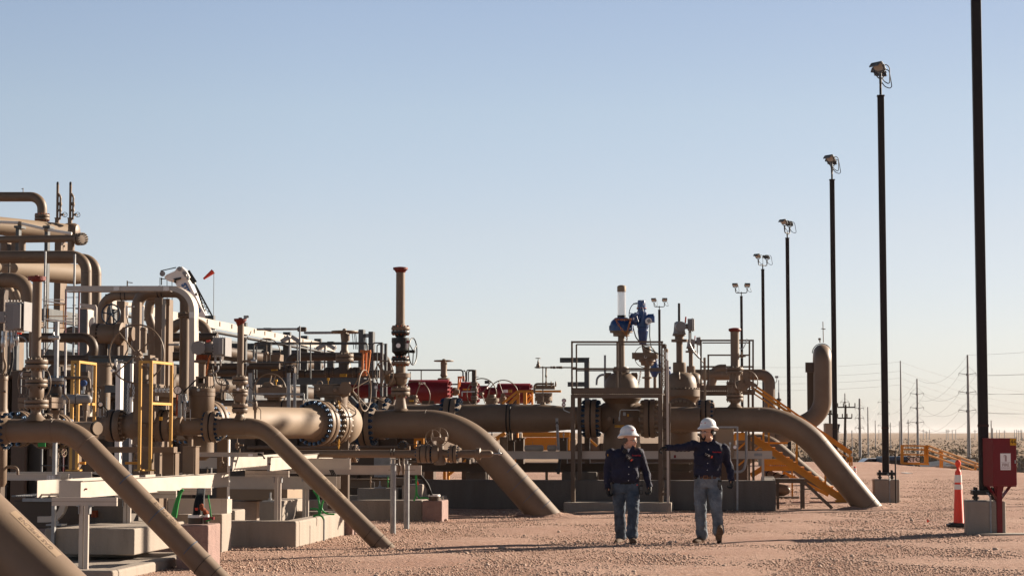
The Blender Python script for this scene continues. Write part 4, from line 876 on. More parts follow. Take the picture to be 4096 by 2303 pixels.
# ---- valve with wheel behind the platform
crop('Q')
t = T('gear_valve', 'tan gear operated valve with big handwheel behind the blue actuator', 'gate valve', 672, 49, 1300)
b = t.mb('valve_body', 'tan'); t.bx(b, 515, 895, 812, 966, -.12, .12); t.vl(b, 690, [(830, 40), (895, 44)]); t.vl(b, 690, [(965, 92), (1000, 96), (1010, 76), (1045, 70), (1050, 32), (1175, 32), (1178, 60), (1195, 60), (1200, 32), (1400, 34)])
tb = t.mb('hub_plate', 'white_label'); tb.cyl(t.p(672, 945, -.3), t.p(672, 945, -.2), t.w(17), n=16)
twheel(t, 672, 943, 127, 4, yaw=8, dy=-.28, spokes=4, ph=.3, flat=True, hub=14)
ch = t.mb('chain', 'rust_chain'); chain(ch, [t.p(618, 1100, -.2), t.p(606, 1180, -.2), t.p(590, 1260, -.2)]); t.done()
t = T('actuated_valve', 'small distant blue actuator with clear stem tube behind the platform ladder', 'gate valve', 910, 70, 1200)
a = t.mb('actuator', 'blue_paint'); t.vl(a, 775, [(965, 30), (1060, 45), (1130, 48), (1180, 26)]); t.bx(a, 720, 1070, 850, 1130, -.1, .2); t.vl(a, 930, [(1090, 28), (1130, 40), (1160, 36)]); t.bx(a, 890, 1060, 965, 1130, 0, .2)
tb = t.mb('stem_tube', 'clear_tube'); t.vl(tb, 912, [(890, 22), (1050, 22)], n=16); cp = t.mb('tube_cap', 'tan_pale_sunlit', tb); t.vl(cp, 912, [(850, 14), (860, 24), (892, 24)], n=16)
twheel(t, 815, 1040, 52, 3, yaw=-40, mt='blue_paint', dy=-.2)
s = t.mb('stem_housing', 'tan'); t.vl(s, 780, [(1180, 18), (1400, 18)]); t.vl(s, 912, [(1050, 20), (1400, 20)]); t.done()
# ================================================================== PLATFORM 2
crop('H')
t = T('access_platform', 'taller brown access platform with double rails behind the right handwheel', 'platform', 1700, 43.4, 1448, group='brown steel access platforms')
rl = t.mb('guard_rail', 'frame_brown')
for y0, x0, x1, w_ in ((630, 1447, 1968, 16), (653, 1470, 1935, 12), (772, 1520, 1920, 14), (884, 1450, 1960, 16)): rl.bar(t.p(x0, y0, .02), t.p(x1, y0, .02), t.w(w_))
for x, y1 in ((1457, 1120), (1528, 1075), (1925, 1120), (1960, 1120)): rl.bar(t.p(x, 625 if x != 1528 else 768, .02), t.p(x, y1, .02), t.w(17))
for y in (630, 884): rl.bar(t.p(1457, y, .02), t.p(1457, y, 1.5), t.w(14)); rl.bar(t.p(1960, y, .02), t.p(1960, y, 1.5), t.w(14))
fr = t.mb('frame', 'frame_brown'); t.bx(fr, 1450, 1062, 1715, 1112, 0, .02); t.bx(fr, 1450, 1118, 1968, 1142, -.02, .1); t.bx(fr, 1500, 1150, 1700, 1162, .4, .5)
for x0, x1 in ((1447, 1485), (1905, 1925), (1945, 1968)): l_ = t.mb('leg', 'frame_brown'); t.gbx(l_, x0, x1, 1120, .02, .14)
dk = t.mb('deck_grating', 'frame_brown'); z = t.p(1600, 1116, 0).z; x0 = t.p(1450, 0).x; x1 = t.p(1968, 0).x
for k in range(30): dk.box((x0 + (x1 - x0) * k / 29, .75, z), (.006, 1.5, .03))
dk.box(((x0 + x1) / 2, 1.5, z), (x1 - x0, .05, .12)); t.done()
t = T('support_post', 'tall pale steel channel post right of the platform ladder', 'post', 1130, 41.2, 1448); b = t.mb('support_post', 'alu'); t.gbx(b, 1121, 1144, 822, 0, .06); t.done()
t = T('support_post', 'short pale channel post at the left side of the taller platform', 'post', 1492, 43.0, 1448); b = t.mb('support_post', 'tan_pale_sunlit'); t.gbx(b, 1480, 1503, 795, 0, .06); t.done()
# ================================================================== BROWN ELBOW PIPE, LOOP PIPE
t = T('elbow_pipe', 'shaded brown pipe running behind the taller platform and turning down', 'pipe', 1900, 66, 1600)
b = t.mb('pipe', 'tan'); t.pipe(b, [(1380, 962), (2120, 960), (2120, 1640)], 53, 90); b2 = t.mb('pipe', 'tan'); t.pipe(b2, [(1545, 1100), (1590, 905), (1700, 905)], 45, 80)
crop('J'); lm = t.mb('lamp', 'galv'); t.bx(lm, 483, 730, 515, 750, -.1, .1); lm.tube(fillet([t.p(500, 750), t.p(500, 790), t.p(482, 798)], .1, 4), t.w(3), 6); t.done()
t = T('loop_pipe', 'tall tan pipe bent into an upright loop left of the third light pole', 'pipe', 940, 66, 1300)
b = t.mb('pipe', 'tan'); Rr = 86
q = [t.p(150, 1530, 0), t.p(480, 1345, 0), t.p(944, 1090, 0)]
top = t.p(944, 600, 0)
path = fillet([q[0], q[1], q[2], top], [.1, t.w(60), t.w(255), .1], 16)
# loop over the top and back down behind
rb = .62
for i in range(1, 15):
    a = math.pi * i / 14; path.append(top + Vector((-.0, 1, 0)) * rb * (1 - math.cos(a)) + Vector((0, 0, 1)) * t.w(96) * math.sin(a) * 1.0)
low = path[-1].copy(); path = path + fillet([low, Vector((low.x, low.y, q[2].z)), Vector((q[0].x, low.y, q[0].z))], t.w(255), 12)[1:]
b.tube(path, t.w(Rr), 40)
s_ = t.mb('saddle_support', 'tan_dark_shade'); t.bx(s_, 778, 600, 858, 694, .1, .5); t.bx(s_, 1032, 590, 1060, 680, .1, .5); t.bx(s_, 800, 690, 850, 1400, 1.2, 1.5)
s_ = t.mb('strap', 'rubber'); s_.tube([t.p(944, 600, 0) + Vector((math.cos(math.pi * k / 16), -0.0, math.sin(math.pi * k / 16) * 1.0)) * t.w(92) + Vector((0, .9, t.w(100))) for k in range(17)], t.w(4), 6)
i_ = t.mb('instrument', 'tan'); i_.cyl(t.p(950, 410, .3), t.p(945, 208, .3), t.w(4), n=8); i_.bar(t.p(930, 275, .3), t.p(970, 280, .3), t.w(8)); i_.cyl(t.p(917, 410, .3), t.p(915, 365, .3), t.w(6), n=8); i_.cyl(t.p(900, 376, .3), t.p(925, 376, .3), t.w(10), n=8); t.done()
t = T('sloping_pipe', 'shaded tan pipe sloping down behind the nearest right-hand sloping pipe', 'pipe', 500, 56, 1600, group='tan pipes sloping down into the ground')
crop('K'); b = t.mb('pipe', 'tan'); q = [t.p(-300, 150, 0), t.p(420, 160, 0), t.p(1010, 660, 0)]; b.tube(fillet(q, t.w(230), 14), t.w(72), 32); t.done()
t = T('small_building', 'pale shed wall with dark edge beyond the loop pipe', 'shed', 1020, 100, 1300); crop('J')
b = t.mb('wall', 'tan_pale_sunlit'); t.bx(b, 972, 1190, 1090, 1420, 0, 3.0); r_ = t.mb('roof', 'black'); r_.prism([t.p(970, 1186, 0), t.p(1112, 1196, 0), t.p(1090, 1290, 0), t.p(1086, 1200, 0)], (0, 3.2, 0)); t.done()
t = T('vent_fitting', 'slim upright vent fitting between the elbow pipe and the loop pipe', 'fitting', 519, 60, 1300)
b = t.mb('stem', 'galv'); t.vl(b, 519, [(770, 4), (880, 5), (900, 9), (950, 9)]); v = t.mb('valve_body', 'tan_dark_shade'); t.vl(v, 519, [(945, 12), (955, 26), (970, 26), (974, 12), (985, 24), (1000, 20), (1020, 12), (1200, 12)]); t.done()
# ================================================================== WHITE TRAY, JUNCTION BOX
crop('I')
t = T('cable_tray', 'long pale metal cable tray running behind the two men', 'cable tray', 1500, 42.3, 700, group='pale metal cable trays')
crop('full'); b = t.mb('side_rail', 'alu'); a = t.p(2000, 1819, 0); c = t.p(3088, 1818, 0); b.channel(a, c, .05, t.w(30.5), .004, side=1); b.bar(a, c, .006, t.w(30.5), up=(0, 0, 1))
b.bar(a + Vector((0, -.015, t.w(15.5))), c + Vector((0, -.015, t.w(15.5))), .03, .004); b.bar(a + Vector((0, -.015, -t.w(15.5))), c + Vector((0, -.015, -t.w(15.5))), .03, .004)
e = t.mb('end_plate', 'alu'); e.box(t.p(3084, 1818, .0), (.05, .02, t.w(26)))
crop('I'); lb = t.mb('sticker', 'galv'); lb.box(t.p(2010, 525, -.012), (t.w(76), .004, t.w(28)))
sp = t.mb('support', 'alu'); crop('K'); t.bx(sp, 355, 325, 378, 535, .02, .06); t.done()
crop('I')
t = T('junction_box', 'large beige electrical enclosure with steel latch behind the right man', 'electrical box', 1690, 41.9, 700)
b = t.mb('enclosure', 'tan_pale_sunlit', bevel=.006); t.bx(b, 1600, 276, 1772, 552, 0, .3); d = t.mb('door', 'tan_pale_sunlit', bevel=.004); t.bx(d, 1606, 282, 1766, 547, -.02, -.002)
h = t.mb('latch', 'steel', d); h.cyl(t.p(1738, 415, -.05), t.p(1738, 415, -.02), t.w(12), n=14); h.box(t.p(1738, 440, -.05), (t.w(9), .015, t.w(50))); t.done()
t = T('strut_stand', 'slotted galvanised strut frame standing behind the right man', 'strut frame', 1809, 41.7, 1060)
perf_strut(t, 1800, 252, 1818, 1062, n=26); t.bx(t.mb('top_bar', 'galv'), 1600, 250, 1800, 268, 0, .04); 
c_ = t.mb('conduit', 'galv'); c_.tube(fillet([t.p(1775, 690, .2), t.p(1870, 690, .2), t.p(1895, 560, .2), t.p(1895, 300, .2)], .3, 8), t.w(14), 10)
pb = t.mb('push_button', 'white_label'); pb.cyl(t.p(1785, 452, -.04), t.p(1785, 452, .02), t.w(16), n=12); t.done()
t = T('emergency_lever', 'small red lever fixed on the pale tray between the two men', 'lever', 1190, 41.9, 700); b = t.mb('rod', 'steel'); b.bar(t.p(1165, 543, 0), t.p(1195, 543, 0), t.w(6)); b = t.mb('knob', 'red_paint'); t.bx(b, 1195, 528, 1216, 556, -.02, .02); t.done()
# ================================================================== CONCRETE CONTAINMENT WALL
crop('full')
t = T('containment_wall', 'long shaded concrete containment wall behind the two men', 'concrete wall', 3104, 41.9, 2040)
b = t.mb('front_wall', 'concrete_shaded', bevel=.02); xr = t.p(3104, 1990, 0).x; xl = t.p(1640, 1990, 0).x; H_ = t.p(3000, 1921, 0).z; b.box(((xr + xl) / 2, .15, H_ / 2), (xr - xl, .3, H_))
b = t.mb('side_wall', 'concrete_shaded', bevel=.02); b.box((xr - .15, 2.3, H_ / 2), (.3, 4.0, H_ - .004)); t.done()

t = T('pump_skid', 'dark brown backdrop wall added low behind the two men and the platform', 'skid', 2500, 54, 1760); crop('full'); b = t.mb('wall_panel', 'tan_dark_shade'); t.gbx(b, 2250, 2990, 1772, 0, .3)  # dark wall put in to darken the gaps under the main pipe
for x, y0 in ((2290, 1752), (2380, 1745), (2440, 1760), (2700, 1750), (2780, 1742), (2860, 1755), (2930, 1748)): c = t.mb('canister', 'tan'); t.vl(c, x, [(y0, 14), (y0 + 5, 18), (1800, 18)], n=14)
t.bx(t.mb('panel', 'yellow'), 2230, 1728, 2290, 1762, -.3, -.25); t.bx(t.mb('panel', 'yellow'), 2900, 1735, 2992, 1760, -.3, -.25); t.done()
# ================================================================== YELLOW STAIRS
crop('K')
t = T('yellow_stairs', 'yellow steel stairs with handrails descending behind the right sloping pipe', 'stairs', 1150, 46.6, 745, group='yellow steel stairs')
def JK(x, y, d=0): return t.p(x, y - 500 * 2.4133, d)     # J crop point in K coordinates
st = t.mb('stringer', 'yellow'); st.bar(t.p(262, 120, 0), t.p(1175, 742, 0), .06, t.w(66), up=(0, 0, 1)); st.bar(t.p(262, 94, -.04), t.p(1185, 722, -.04), .05, .02, up=(0, 0, 1))
st = t.mb('stringer', 'yellow'); q0 = t.p(262, 120, 0); q1 = t.p(1175, 742, 0); o = Vector((0, .95, 0)); st.bar(q0 + o, q1 + o, .06, t.w(66), up=(0, 0, 1))
tr = t.mb('tread', 'yellow')
for k in range(13): q = q0.lerp(q1, (k + .5) / 13); tr.box(q + Vector((0, .48, .05)), (.24, .9, .03))
rl = t.mb('handrail', 'yellow'); rl.bar(JK(252, 838, -.02), t.p(1212, 280, -.02), .05, t.w(26), up=(0, 0, 1)); rl.bar(JK(285, 905, 0), t.p(1192, 318, 0), .04, t.w(14), up=(0, 0, 1))
rl.bar(JK(252, 800, .95), t.p(1225, 262, .95), .05, .05); rl.bar(t.p(1204, 272, -.02), t.p(1204, 440, -.02), t.w(18)); rl.bar(t.p(1175, 330, 0), t.p(1175, 440, 0), t.w(18)); rl.bar(t.p(1170, 325, 0), t.p(1210, 325, 0), t.w(12)); rl.bar(t.p(1225, 300, .9), t.p(1225, 390, .9), t.w(14))
for f in (.12, .42, .72): q = q0.lerp(q1, f); r0 = JK(285, 905, 0).lerp(t.p(1192, 318, 0), f + .03); rl.bar((r0.x, 0, q.z), r0, t.w(18))
ft = t.mb('foot', 'yellow'); t.bx(ft, 1065, 720, 1130, 745, -.05, .1); t.done()
t = T('yellow_platform', 'yellow steel crossover platform and frame behind the junction box', 'platform', 500, 50, 745, group='yellow steel crossovers')
b = t.mb('frame', 'yellow'); t.bx(b, 360, 325, 655, 382, 0, .1); t.bx(b, 375, 392, 660, 440, .05, .15); t.bx(b, 90, 70, 240, 100, .1, .3); t.bx(b, 380, 162, 605, 180, .3, .36)
for x in (372, 690, 212): t.bx(b, x - 9, 70 if x != 690 else 240, x + 9, 330 if x != 690 else 360, .1, .16)
for a, c in (((110, 245), (215, 150)), ((250, 490), (360, 390)), ((290, 240), (350, 190)), ((130, 385), (200, 330))): b.bar(t.p(a[0], a[1], .2), t.p(c[0], c[1], .2), t.w(16))
b.bar(t.p(560, 455, .5), t.p(1000, 672, .5), .05, t.w(34), up=(0, 0, 1)); b.bar(t.p(250, 485, .4), t.p(420, 380, .4), .05, t.w(50), up=(0, 0, 1))
g = t.mb('deck_grating', 'yellow')
for k in range(16): t.bx(g, 380 + k * 17, 378, 388 + k * 17, 392, .0, 1.0)
l_ = t.mb('leg', 'yellow'); t.gbx(l_, 366, 380, 330, .1, .2); l_ = t.mb('leg', 'yellow'); t.gbx(l_, 640, 655, 440, .1, .2)
t.done()
t = T('pipe_vessel', 'short tan horizontal vessel with rounded end low beside the concrete wall', 'vessel', 610, 50, 745)
b = t.mb('shell', 'tan'); c = t.p(600, 625, 0); ax = Vector((.75, -.66, -.0)).normalized(); b.lathe(c - ax * 1.6, ax, [(0, t.w(62)), (1.3, t.w(62)), (1.5, t.w(55)), (1.62, t.w(38)), (1.68, t.w(8))], 32)
b2 = t.mb('pipe', 'tan'); b2.cyl(t.p(395, 465, .6), t.p(590, 520, -.2), t.w(36), n=24)
c_ = t.mb('clamp', 'rubber'); 
for f in (.2, .55, .9): q = t.p(395, 465, .6).lerp(t.p(590, 520, -.2), f); c_.torus(q, t.p(590, 520, -.2) - t.p(395, 465, .6), t.w(38), t.w(6), 24, 5)
s = t.mb('saddle', 'frame_brown'); t.gbx(s, 525, 718, 690, -.1, .6); t.done()
t = T('step_stand', 'small brown steel step stand at the end of the concrete wall', 'step stand', 740, 42.6, 800)
b = t.mb('frame', 'frame_brown'); t.bx(b, 487, 524, 768, 556, 0, .05); t.bx(b, 487, 516, 768, 524, -.05, .6); b.bar(t.p(765, 548, 0), t.p(1036, 802, 0), .04, t.w(30), up=(0, 0, 1)); b.bar(t.p(765, 548, .5), t.p(1036, 802, .5), .04, t.w(30), up=(0, 0, 1))
for x0, x1, d in ((495, 522, 0), (725, 742, 0), (750, 768, 0), (495, 522, .5), (740, 768, .5)): l_ = t.mb('leg', 'frame_brown'); t.gbx(l_, x0, x1, 556, d, d + .05)
tr = t.mb('tread', 'frame_brown')
for x, y in ((815, 618), (880, 705)): q = t.p(x, y, 0); tr.box(q + Vector((0, .27, 0)), (.22, .5, .02)); 
t.done()
t = T('reader_post', 'small red and white object on the gravel under the yellow stairs', 'marker', 672, 52, 500); b = t.mb('reader_post', 'red_paint'); t.bx(b, 664, 480, 680, 512, 0, .08); t.done()
# ================================================================== MIDDLE: BALL VALVE ON THE DIAGONAL LINE
crop('D')
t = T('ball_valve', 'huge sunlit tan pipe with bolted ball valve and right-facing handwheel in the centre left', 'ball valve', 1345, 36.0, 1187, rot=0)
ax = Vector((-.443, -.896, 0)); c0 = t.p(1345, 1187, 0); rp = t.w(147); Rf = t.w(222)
p = t.mb('pipe', 'tan_pale_sunlit'); p.lathe(c0, ax, [(0, rp), (3.6, rp)], 48)
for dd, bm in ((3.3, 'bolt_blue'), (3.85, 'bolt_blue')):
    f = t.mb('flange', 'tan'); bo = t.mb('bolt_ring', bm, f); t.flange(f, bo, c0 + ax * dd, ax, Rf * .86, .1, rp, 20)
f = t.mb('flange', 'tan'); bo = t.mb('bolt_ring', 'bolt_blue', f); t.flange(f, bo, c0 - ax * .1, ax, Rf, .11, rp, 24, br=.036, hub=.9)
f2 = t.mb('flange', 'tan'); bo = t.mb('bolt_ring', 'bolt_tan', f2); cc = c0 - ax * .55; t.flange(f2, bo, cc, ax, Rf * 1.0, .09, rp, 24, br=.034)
b = t.mb('valve_body', 'tan_pale_sunlit'); b.lathe(c0 - ax * .6, -ax, [(0, Rf * .8), (.1, Rf * .96), (.22, Rf * 1.0), (.36, Rf * .97), (.5, Rf * .86), (.6, Rf * .66), (.66, Rf * .4), (.68, Rf * .1)], 40)
bt = c0 - ax * .75
n = t.mb('stem_neck', 'tan'); n.cyl(bt + Vector((0, 0, .3)), bt + Vector((0, 0, .56)), .22, n=28)
gy = bt.y - .05
def at(x, y, d=0.0): return t.p(x, y, gy + d)
g = t.mb('gear_operator', 'tan', bevel=.012); t.bx(g, 1345, 825, 1605, 908, gy - .3, gy + .3); t.bx(g, 1368, 908, 1582, 936, gy - .24, gy + .25); g.cyl(at(1430, 828), at(1430, 812), .2, n=24); g.cyl(at(1520, 828), at(1520, 812), .2, n=24)
for x in (1378, 1545): g.cyl(at(x, 865, -.42), at(x, 865, -.3), .035, n=12); g.hexa(at(x, 865, -.37), at(x, 865, -.3), .05)
g.torus(at(1397, 805, -.1), (0, 1, 0), .045, .014, 18, 6)
ig = t.mb('indicator', 'tag_yellow', g); ig.box(at(1478, 762), (.04, .03, .05)); ig.bar(at(1478, 770), at(1480, 815), .012)
h = t.mb('gear_box', 'tan'); h.cyl(at(1645, 850, -.3), at(1645, 850, .1), t.w(62), n=28); t.bx(h, 1605, 790, 1680, 915, gy - .25, gy + .05)
w_ = t.mb('handwheel', 'tan'); wc = at(1830, 872, -.1); hub = at(1708, 865, -.1); axw = Vector((.97, -.24, 0)); w_.torus(wc, axw, t.w(200), t.w(7), 48, 8)
x_, y_, z_ = frame(axw)
for i in range(4): a = i * math.pi / 2 + .6; w_.tube([hub, wc + (x_ * math.cos(a) + y_ * math.sin(a)) * t.w(200)], t.w(5), 8)
w_.cyl(at(1680, 865, -.1), at(1722, 865, -.1), t.w(22), n=14)
le = t.mb('lifting_lug', 'tan'); le.torus(at(1575, 962, -.35), (.3, 1, 0), .06, .02, 18, 6); ch = t.mb('chain', 'tag_yellow'); chain(ch, [at(1580, 970, -.4), at(1590, 1040, -.42)], .04); chain(ch, [at(1585, 1340, -.5), at(1580, 1430, -.5)], .04)
pd = t.mb('support', 'tan_dark_shade'); t.gbx(pd, 1590, 1672, 1300, gy - .1, gy + .3)
t.done()
crop('F')                                           # small relief line behind riser flange
t = T('drain_line', 'thin shaded pipe with small valve and two handwheels in front of the middle sloping pipe', 'pipe', 400, 33.2, 1900)
crop('full'); b = t.mb('pipe', 'tan'); t.hl(b, 1814, [(1180, 15), (1676, 15)]); t.hl(b, 1814, [(1838, 15), (1900, 15), (1903, 18), (1906, 24), (1921, 24), (1924, 18), (1928, 15), (1960, 15), (1968, 11), (1973, 4)])
crop('P5'); v = t.mb('valve_body', 'tan'); t.hl(v, 493, [(80, 60), (105, 100), (112, 128), (150, 130), (205, 128), (212, 90), (250, 60), (340, 60)]); t.vl(v, 220, [(320, 52), (400, 56), (440, 60), (600, 85), (650, 88), (655, 60)])
for x in (32, -60, 422): FL(t, x, 493, 130, 44, 58, 12, br=12)
gb = t.mb('gear_box', 'tan', bevel=.004); t.bx(gb, 95, 245, 300, 305, -.15, .1); t.bx(gb, 170, 305, 290, 335, -.1, .1)
twheel(t, 212, 245, 133, 6, yaw=-14, dy=-.32, spokes=3, ph=1.5); twheel(t, 118, 262, 122, 6, yaw=-14, dy=.15, spokes=3, ph=1.7)
s = t.mb('bleed_valve', 'steel'); s.cyl(t.p(1005, 493), t.p(1150, 493), t.w(12), n=10); s.cyl(t.p(1090, 493), t.p(1088, 420), t.w(12), n=8); s.ball(t.p(1100, 493), t.w(26), 12, 8)
crop('S5')
for x in (1612, 1678):
    dv = t.mb('drain_valve', 'tan'); t.vl(dv, x, [(385, 16), (480, 14), (500, 24), (560, 26), (600, 22), (645, 12)], n=14)
    dv.bar(t.p(x - 70, 572), t.p(x + 170 if x > 1650 else x - 150, 572), t.w(14), t.w(8))
cl = t.mb('clamp', 'rubber')
for x in (1503, 1548): cl.torus(t.p(x, 330), (1, 0, 0), t.w(57), t.w(5), 28, 5)
t.done()
for x0, x1, yb, dy in ((147, 200, 1033, 0), (277, 330, 990, 0)):
    crop('G'); Z = 12902 / (1700 + yb / 2.4133 - 1731)
    t = T('support_post', 'galvanised round post, %s of the pair under the thin drain line' % ('nearer and left one' if x0 < 200 else 'farther and right one'), 'post', (x0 + x1) / 2, Z, 1000, group='galvanised posts under the drain line')
    b = t.mb('post', 'galv'); z = t.p(170, 380, 0).z; b.cyl((0, 0, -.1), (0, 0, z), t.w(27), n=24); h = t.mb('head', 'galv'); h.box((0, 0, z + .008), (t.w(75), .1, .016)); h.bar((0, 0, z), (0, 0, z + t.w(50)), t.w(20), t.w(30)); h.box((0, 0, z + t.w(55)), (t.w(80), .09, .014)); t.done()
# ================================================================== SECOND VALVE, STRUTS
crop('D')
t = T('gear_valve', 'tan gear operated valve with large upright handwheel between slotted struts', 'gate valve', 940, 39.5, 900, group='tan gear operated valves')
b = t.mb('gear_operator', 'tan', bevel=.01); t.bx(b, 800, 838, 1078, 905, -.2, .2); t.vl(b, 960, [(905, 85), (918, 100), (945, 100), (948, 70), (965, 70)]); b.prism([t.p(830, 838, -.1), t.p(862, 790, -.1), t.p(915, 790, -.1), t.p(945, 820, -.1), t.p(945, 838, -.1)], (0, .15, 0)); b.cyl(t.p(960, 838), t.p(960, 820), t.w(65), n=24)
tw = t.mb('indicator', 'tag_yellow', b); t.bx(tw, 965, 765, 985, 785, -.1, -.05); tw.bar(t.p(976, 785, -.08), t.p(976, 825, -.08), .015)
lv = t.mb('lever', 'tan_pale_sunlit'); lv.bar(t.p(915, 790, -.15), t.p(930, 725, -.15), t.w(12)); e = t.mb('lifting_eye', 'tan'); e.torus(t.p(1045, 822, -.1), (0, 1, 0), t.w(14), t.w(4), 16, 5); e.torus(t.p(838, 828, -.1), (0, 1, 0), t.w(14), t.w(4), 16, 5)
twheel(t, 915, 882, 174, 6, yaw=-12, dy=.45, spokes=3, ph=1.2)
p_ = t.mb('pipe', 'tan'); t.hl(p_, 1025, [(700, 62), (1000, 62)]); t.hl(p_, 1025, [(1090, 62), (1240, 62)]); FL(t, 1042, 1030, 68, 42, 55, 14, bolt='bolt_tan')
t.done()
t = T('strut_stand', 'pale slotted strut posts with a cross bar in front of the large upright handwheel', 'strut frame', 1100, 38.6, 900)
for x0, x1 in ((710, 744), (1081, 1113), (1143, 1168)): perf_strut(t, x0, 703, x1, 1040, n=15)
cb = t.mb('cross_bar', 'galv'); cb.bar(t.p(744, 904, -.03), t.p(1240, 904, -.03), .03, t.w(16)); t.bx(cb, 1170, 900, 1245, 920, -.05, 0); t.bx(cb, 1235, 900, 1247, 965, -.05, 0); t.done()
# ================================================================== GALVANISED PLATFORM RAILS
crop('P1')
t = T('galvanised_platform', 'galvanised walkway platform with round handrails, left of the black valve stack', 'platform', 900, 47.5, 900, group='galvanised walkways')
r_ = t.mb('handrail', 'galv_dark')
def rail(b, pts, w_, bend=40, n=8): b.tube(fillet([t.p(*q) for q in pts], t.w(bend), 5), t.w(w_), n)
rail(r_, [(55, 900, 0), (55, 328, 0), (1700, 328, 0), (1700, 870, 0)], 11); rail(r_, [(95, 900, 1.2), (95, 352, 1.2), (1760, 345, 1.2)], 9); rail(r_, [(60, 610, 0), (1700, 610, 0)], 11)
for x in (685, 876): rail(r_, [(x, 345 if x < 700 else 335, 0), (x, 880, 0)], 11)
rail(r_, [(1760, 345, 0), (1775, 345, 0), (1780, 930, 0)], 9); rail(r_, [(1780, 900, 0), (1780, 330, 0), (1920, 330, 0)], 10, 30); rail(r_, [(1840, 1000, .3), (1840, 352, .3), (1940, 348, .3)], 9, 30)
d = t.mb('deck_beam', 'galv_dark'); t.bx(d, 85, 850, 1725, 935, 0, .1); d.bar(t.p(85, 855, .7), t.p(1725, 855, .7), 1.3, .04)
for x0, x1, y0, dd in ((1880, 1921, 325, 0), (1940, 1980, 338, .2)): c = t.mb('column', 'galv_dark'); t.bx(c, x0, y0, x1, 1100, dd, dd + .02); t.bx(c, x1 - 6, y0, x1, 1100, dd + .02, dd + .12)
for x0, x1 in ((50, 80), (1715, 1755), (1755, 1820)): c = t.mb('leg', 'galv_dark'); t.gbx(c, x0, x1, 900, .05, .12)
t.done()
crop('P1')
t = T('orange_step_frame', 'orange ladder frame leaning beside the galvanised walkway end', 'ladder', 1670, 46.8, 900, group='orange ladders')
b = t.mb('frame', 'orange'); b.bar(t.p(1640, 440, 0), t.p(1625, 750, 0), t.w(26)); b.bar(t.p(1685, 440, .2), t.p(1672, 790, .2), t.w(26)); b.bar(t.p(1740, 450, 0), t.p(1700, 780, 0), t.w(26)); t.bx(b, 1595, 432, 1745, 470, 0, .05); t.bx(b, 1575, 765, 1690, 805, 0, .05); t.done()
# ================================================================== BACK LINES: TAGGED VALVES
t = T('tagged_valve', 'shaded valve tagged 101091 with flat top handwheel behind the galvanised rail', 'gate valve', 1370, 50.5, 900, group='tagged valves behind the galvanised rail')
b = t.mb('valve_body', 'tan_dark_shade'); t.hl(b, 765, [(1205, 62), (1240, 80), (1360, 100), (1470, 82), (1505, 62)]); t.vl(b, 1372, [(585, 88), (690, 90), (720, 110), (760, 120)])
v = t.mb('bonnet', 'tan'); vflange(t, 1370, 545, 130, 42, 90, 16)
t.vl(v, 1370, [(190, 60), (196, 62), (300, 50), (430, 52), (450, 66), (500, 80), (504, 60)]); t.bx(v, 1395, 200, 1430, 300, -.12, 0)
w_ = t.mb('handwheel', 'tan'); t.wheel(w_, t.p(1370, 168), (0, 0, 1), t.w(184), t.w(13), 5, t.w(24)); t.vl(w_, 1368, [(122, 18), (150, 36), (190, 40)])
p_ = t.mb('pipe', 'tan_dark_shade'); t.hl(p_, 780, [(590, 60), (1110, 60)]); t.hl(p_, 780, [(1600, 60), (1880, 60)])
for x in (1158, 1552): FL(t, x, 762, 84, 40, 60, 14, bolt='bolt_tan', mt='tan_dark_shade')
cl = t.mb('clamp', 'rubber'); cl.torus(t.p(806, 780), (1, 0, 0), t.w(62), t.w(6), 28, 5)
tg = t.mb('tag_plate', 'tag_yellow'); tg.box(t.p(1350, 798, -.40), (t.w(100), .01, t.w(38))); mk = t.mb('marking', 'ink', tg); text_mb(mk, '101091', t.p(1350, 798, -.41), (1, 0, 0), (0, 0, 1), t.w(32), .002)
t.done()
t = T('tagged_valve', 'shaded valve tagged 101090 with large upright handwheel at the left end of the galvanised rail', 'gate valve', 300, 50.5, 900, group='tagged valves behind the galvanised rail')
b = t.mb('valve_body', 'tan_dark_shade'); t.hl(b, 755, [(100, 80), (140, 100), (300, 125), (440, 105), (500, 80)]); t.vl(b, 345, [(600, 70), (660, 100), (700, 110)])
g = t.mb('gear_operator', 'tan'); t.bx(g, 300, 495, 432, 590, -.2, .2); g.cyl(t.p(242, 540, -.3), t.p(242, 540, .1), t.w(54), n=24); t.vl(g, 360, [(590, 60), (610, 60)])
twheel(t, 240, 480, 213, 7, yaw=-10, dy=-.5, spokes=4, ph=0)
FL(t, 572, 745, 100, 42, 70, 14, mt='tan_dark_shade'); FL(t, 130, 750, 100, 42, 70, 14, mt='tan_dark_shade', bolt='bolt_tan')
tg = t.mb('tag_plate', 'tag_yellow'); tg.box(t.p(350, 713, -.47), (t.w(88), .01, t.w(34)), (.99, 0, .12), (0, 1, 0), (-.12, 0, .99)); mk = t.mb('marking', 'ink', tg); text_mb(mk, '101090', t.p(350, 713, -.48), (.99, 0, .12), (-.12, 0, .99), t.w(30), .002)
p_ = t.mb('pipe', 'tan_dark_shade'); t.hl(p_, 755, [(-700, 62), (110, 62)]); t.done()
t = T('brown_line', 'long shaded brown pipe with elbows running behind the tagged valves', 'pipe', 1100, 53, 900)
b = t.mb('pipe', 'tan_dark_shade'); t.pipe(b, [(540, 800, 0), (560, 528, 0), (2000, 528, 0), (2010, 900, 0)], 62, 160); t.done()
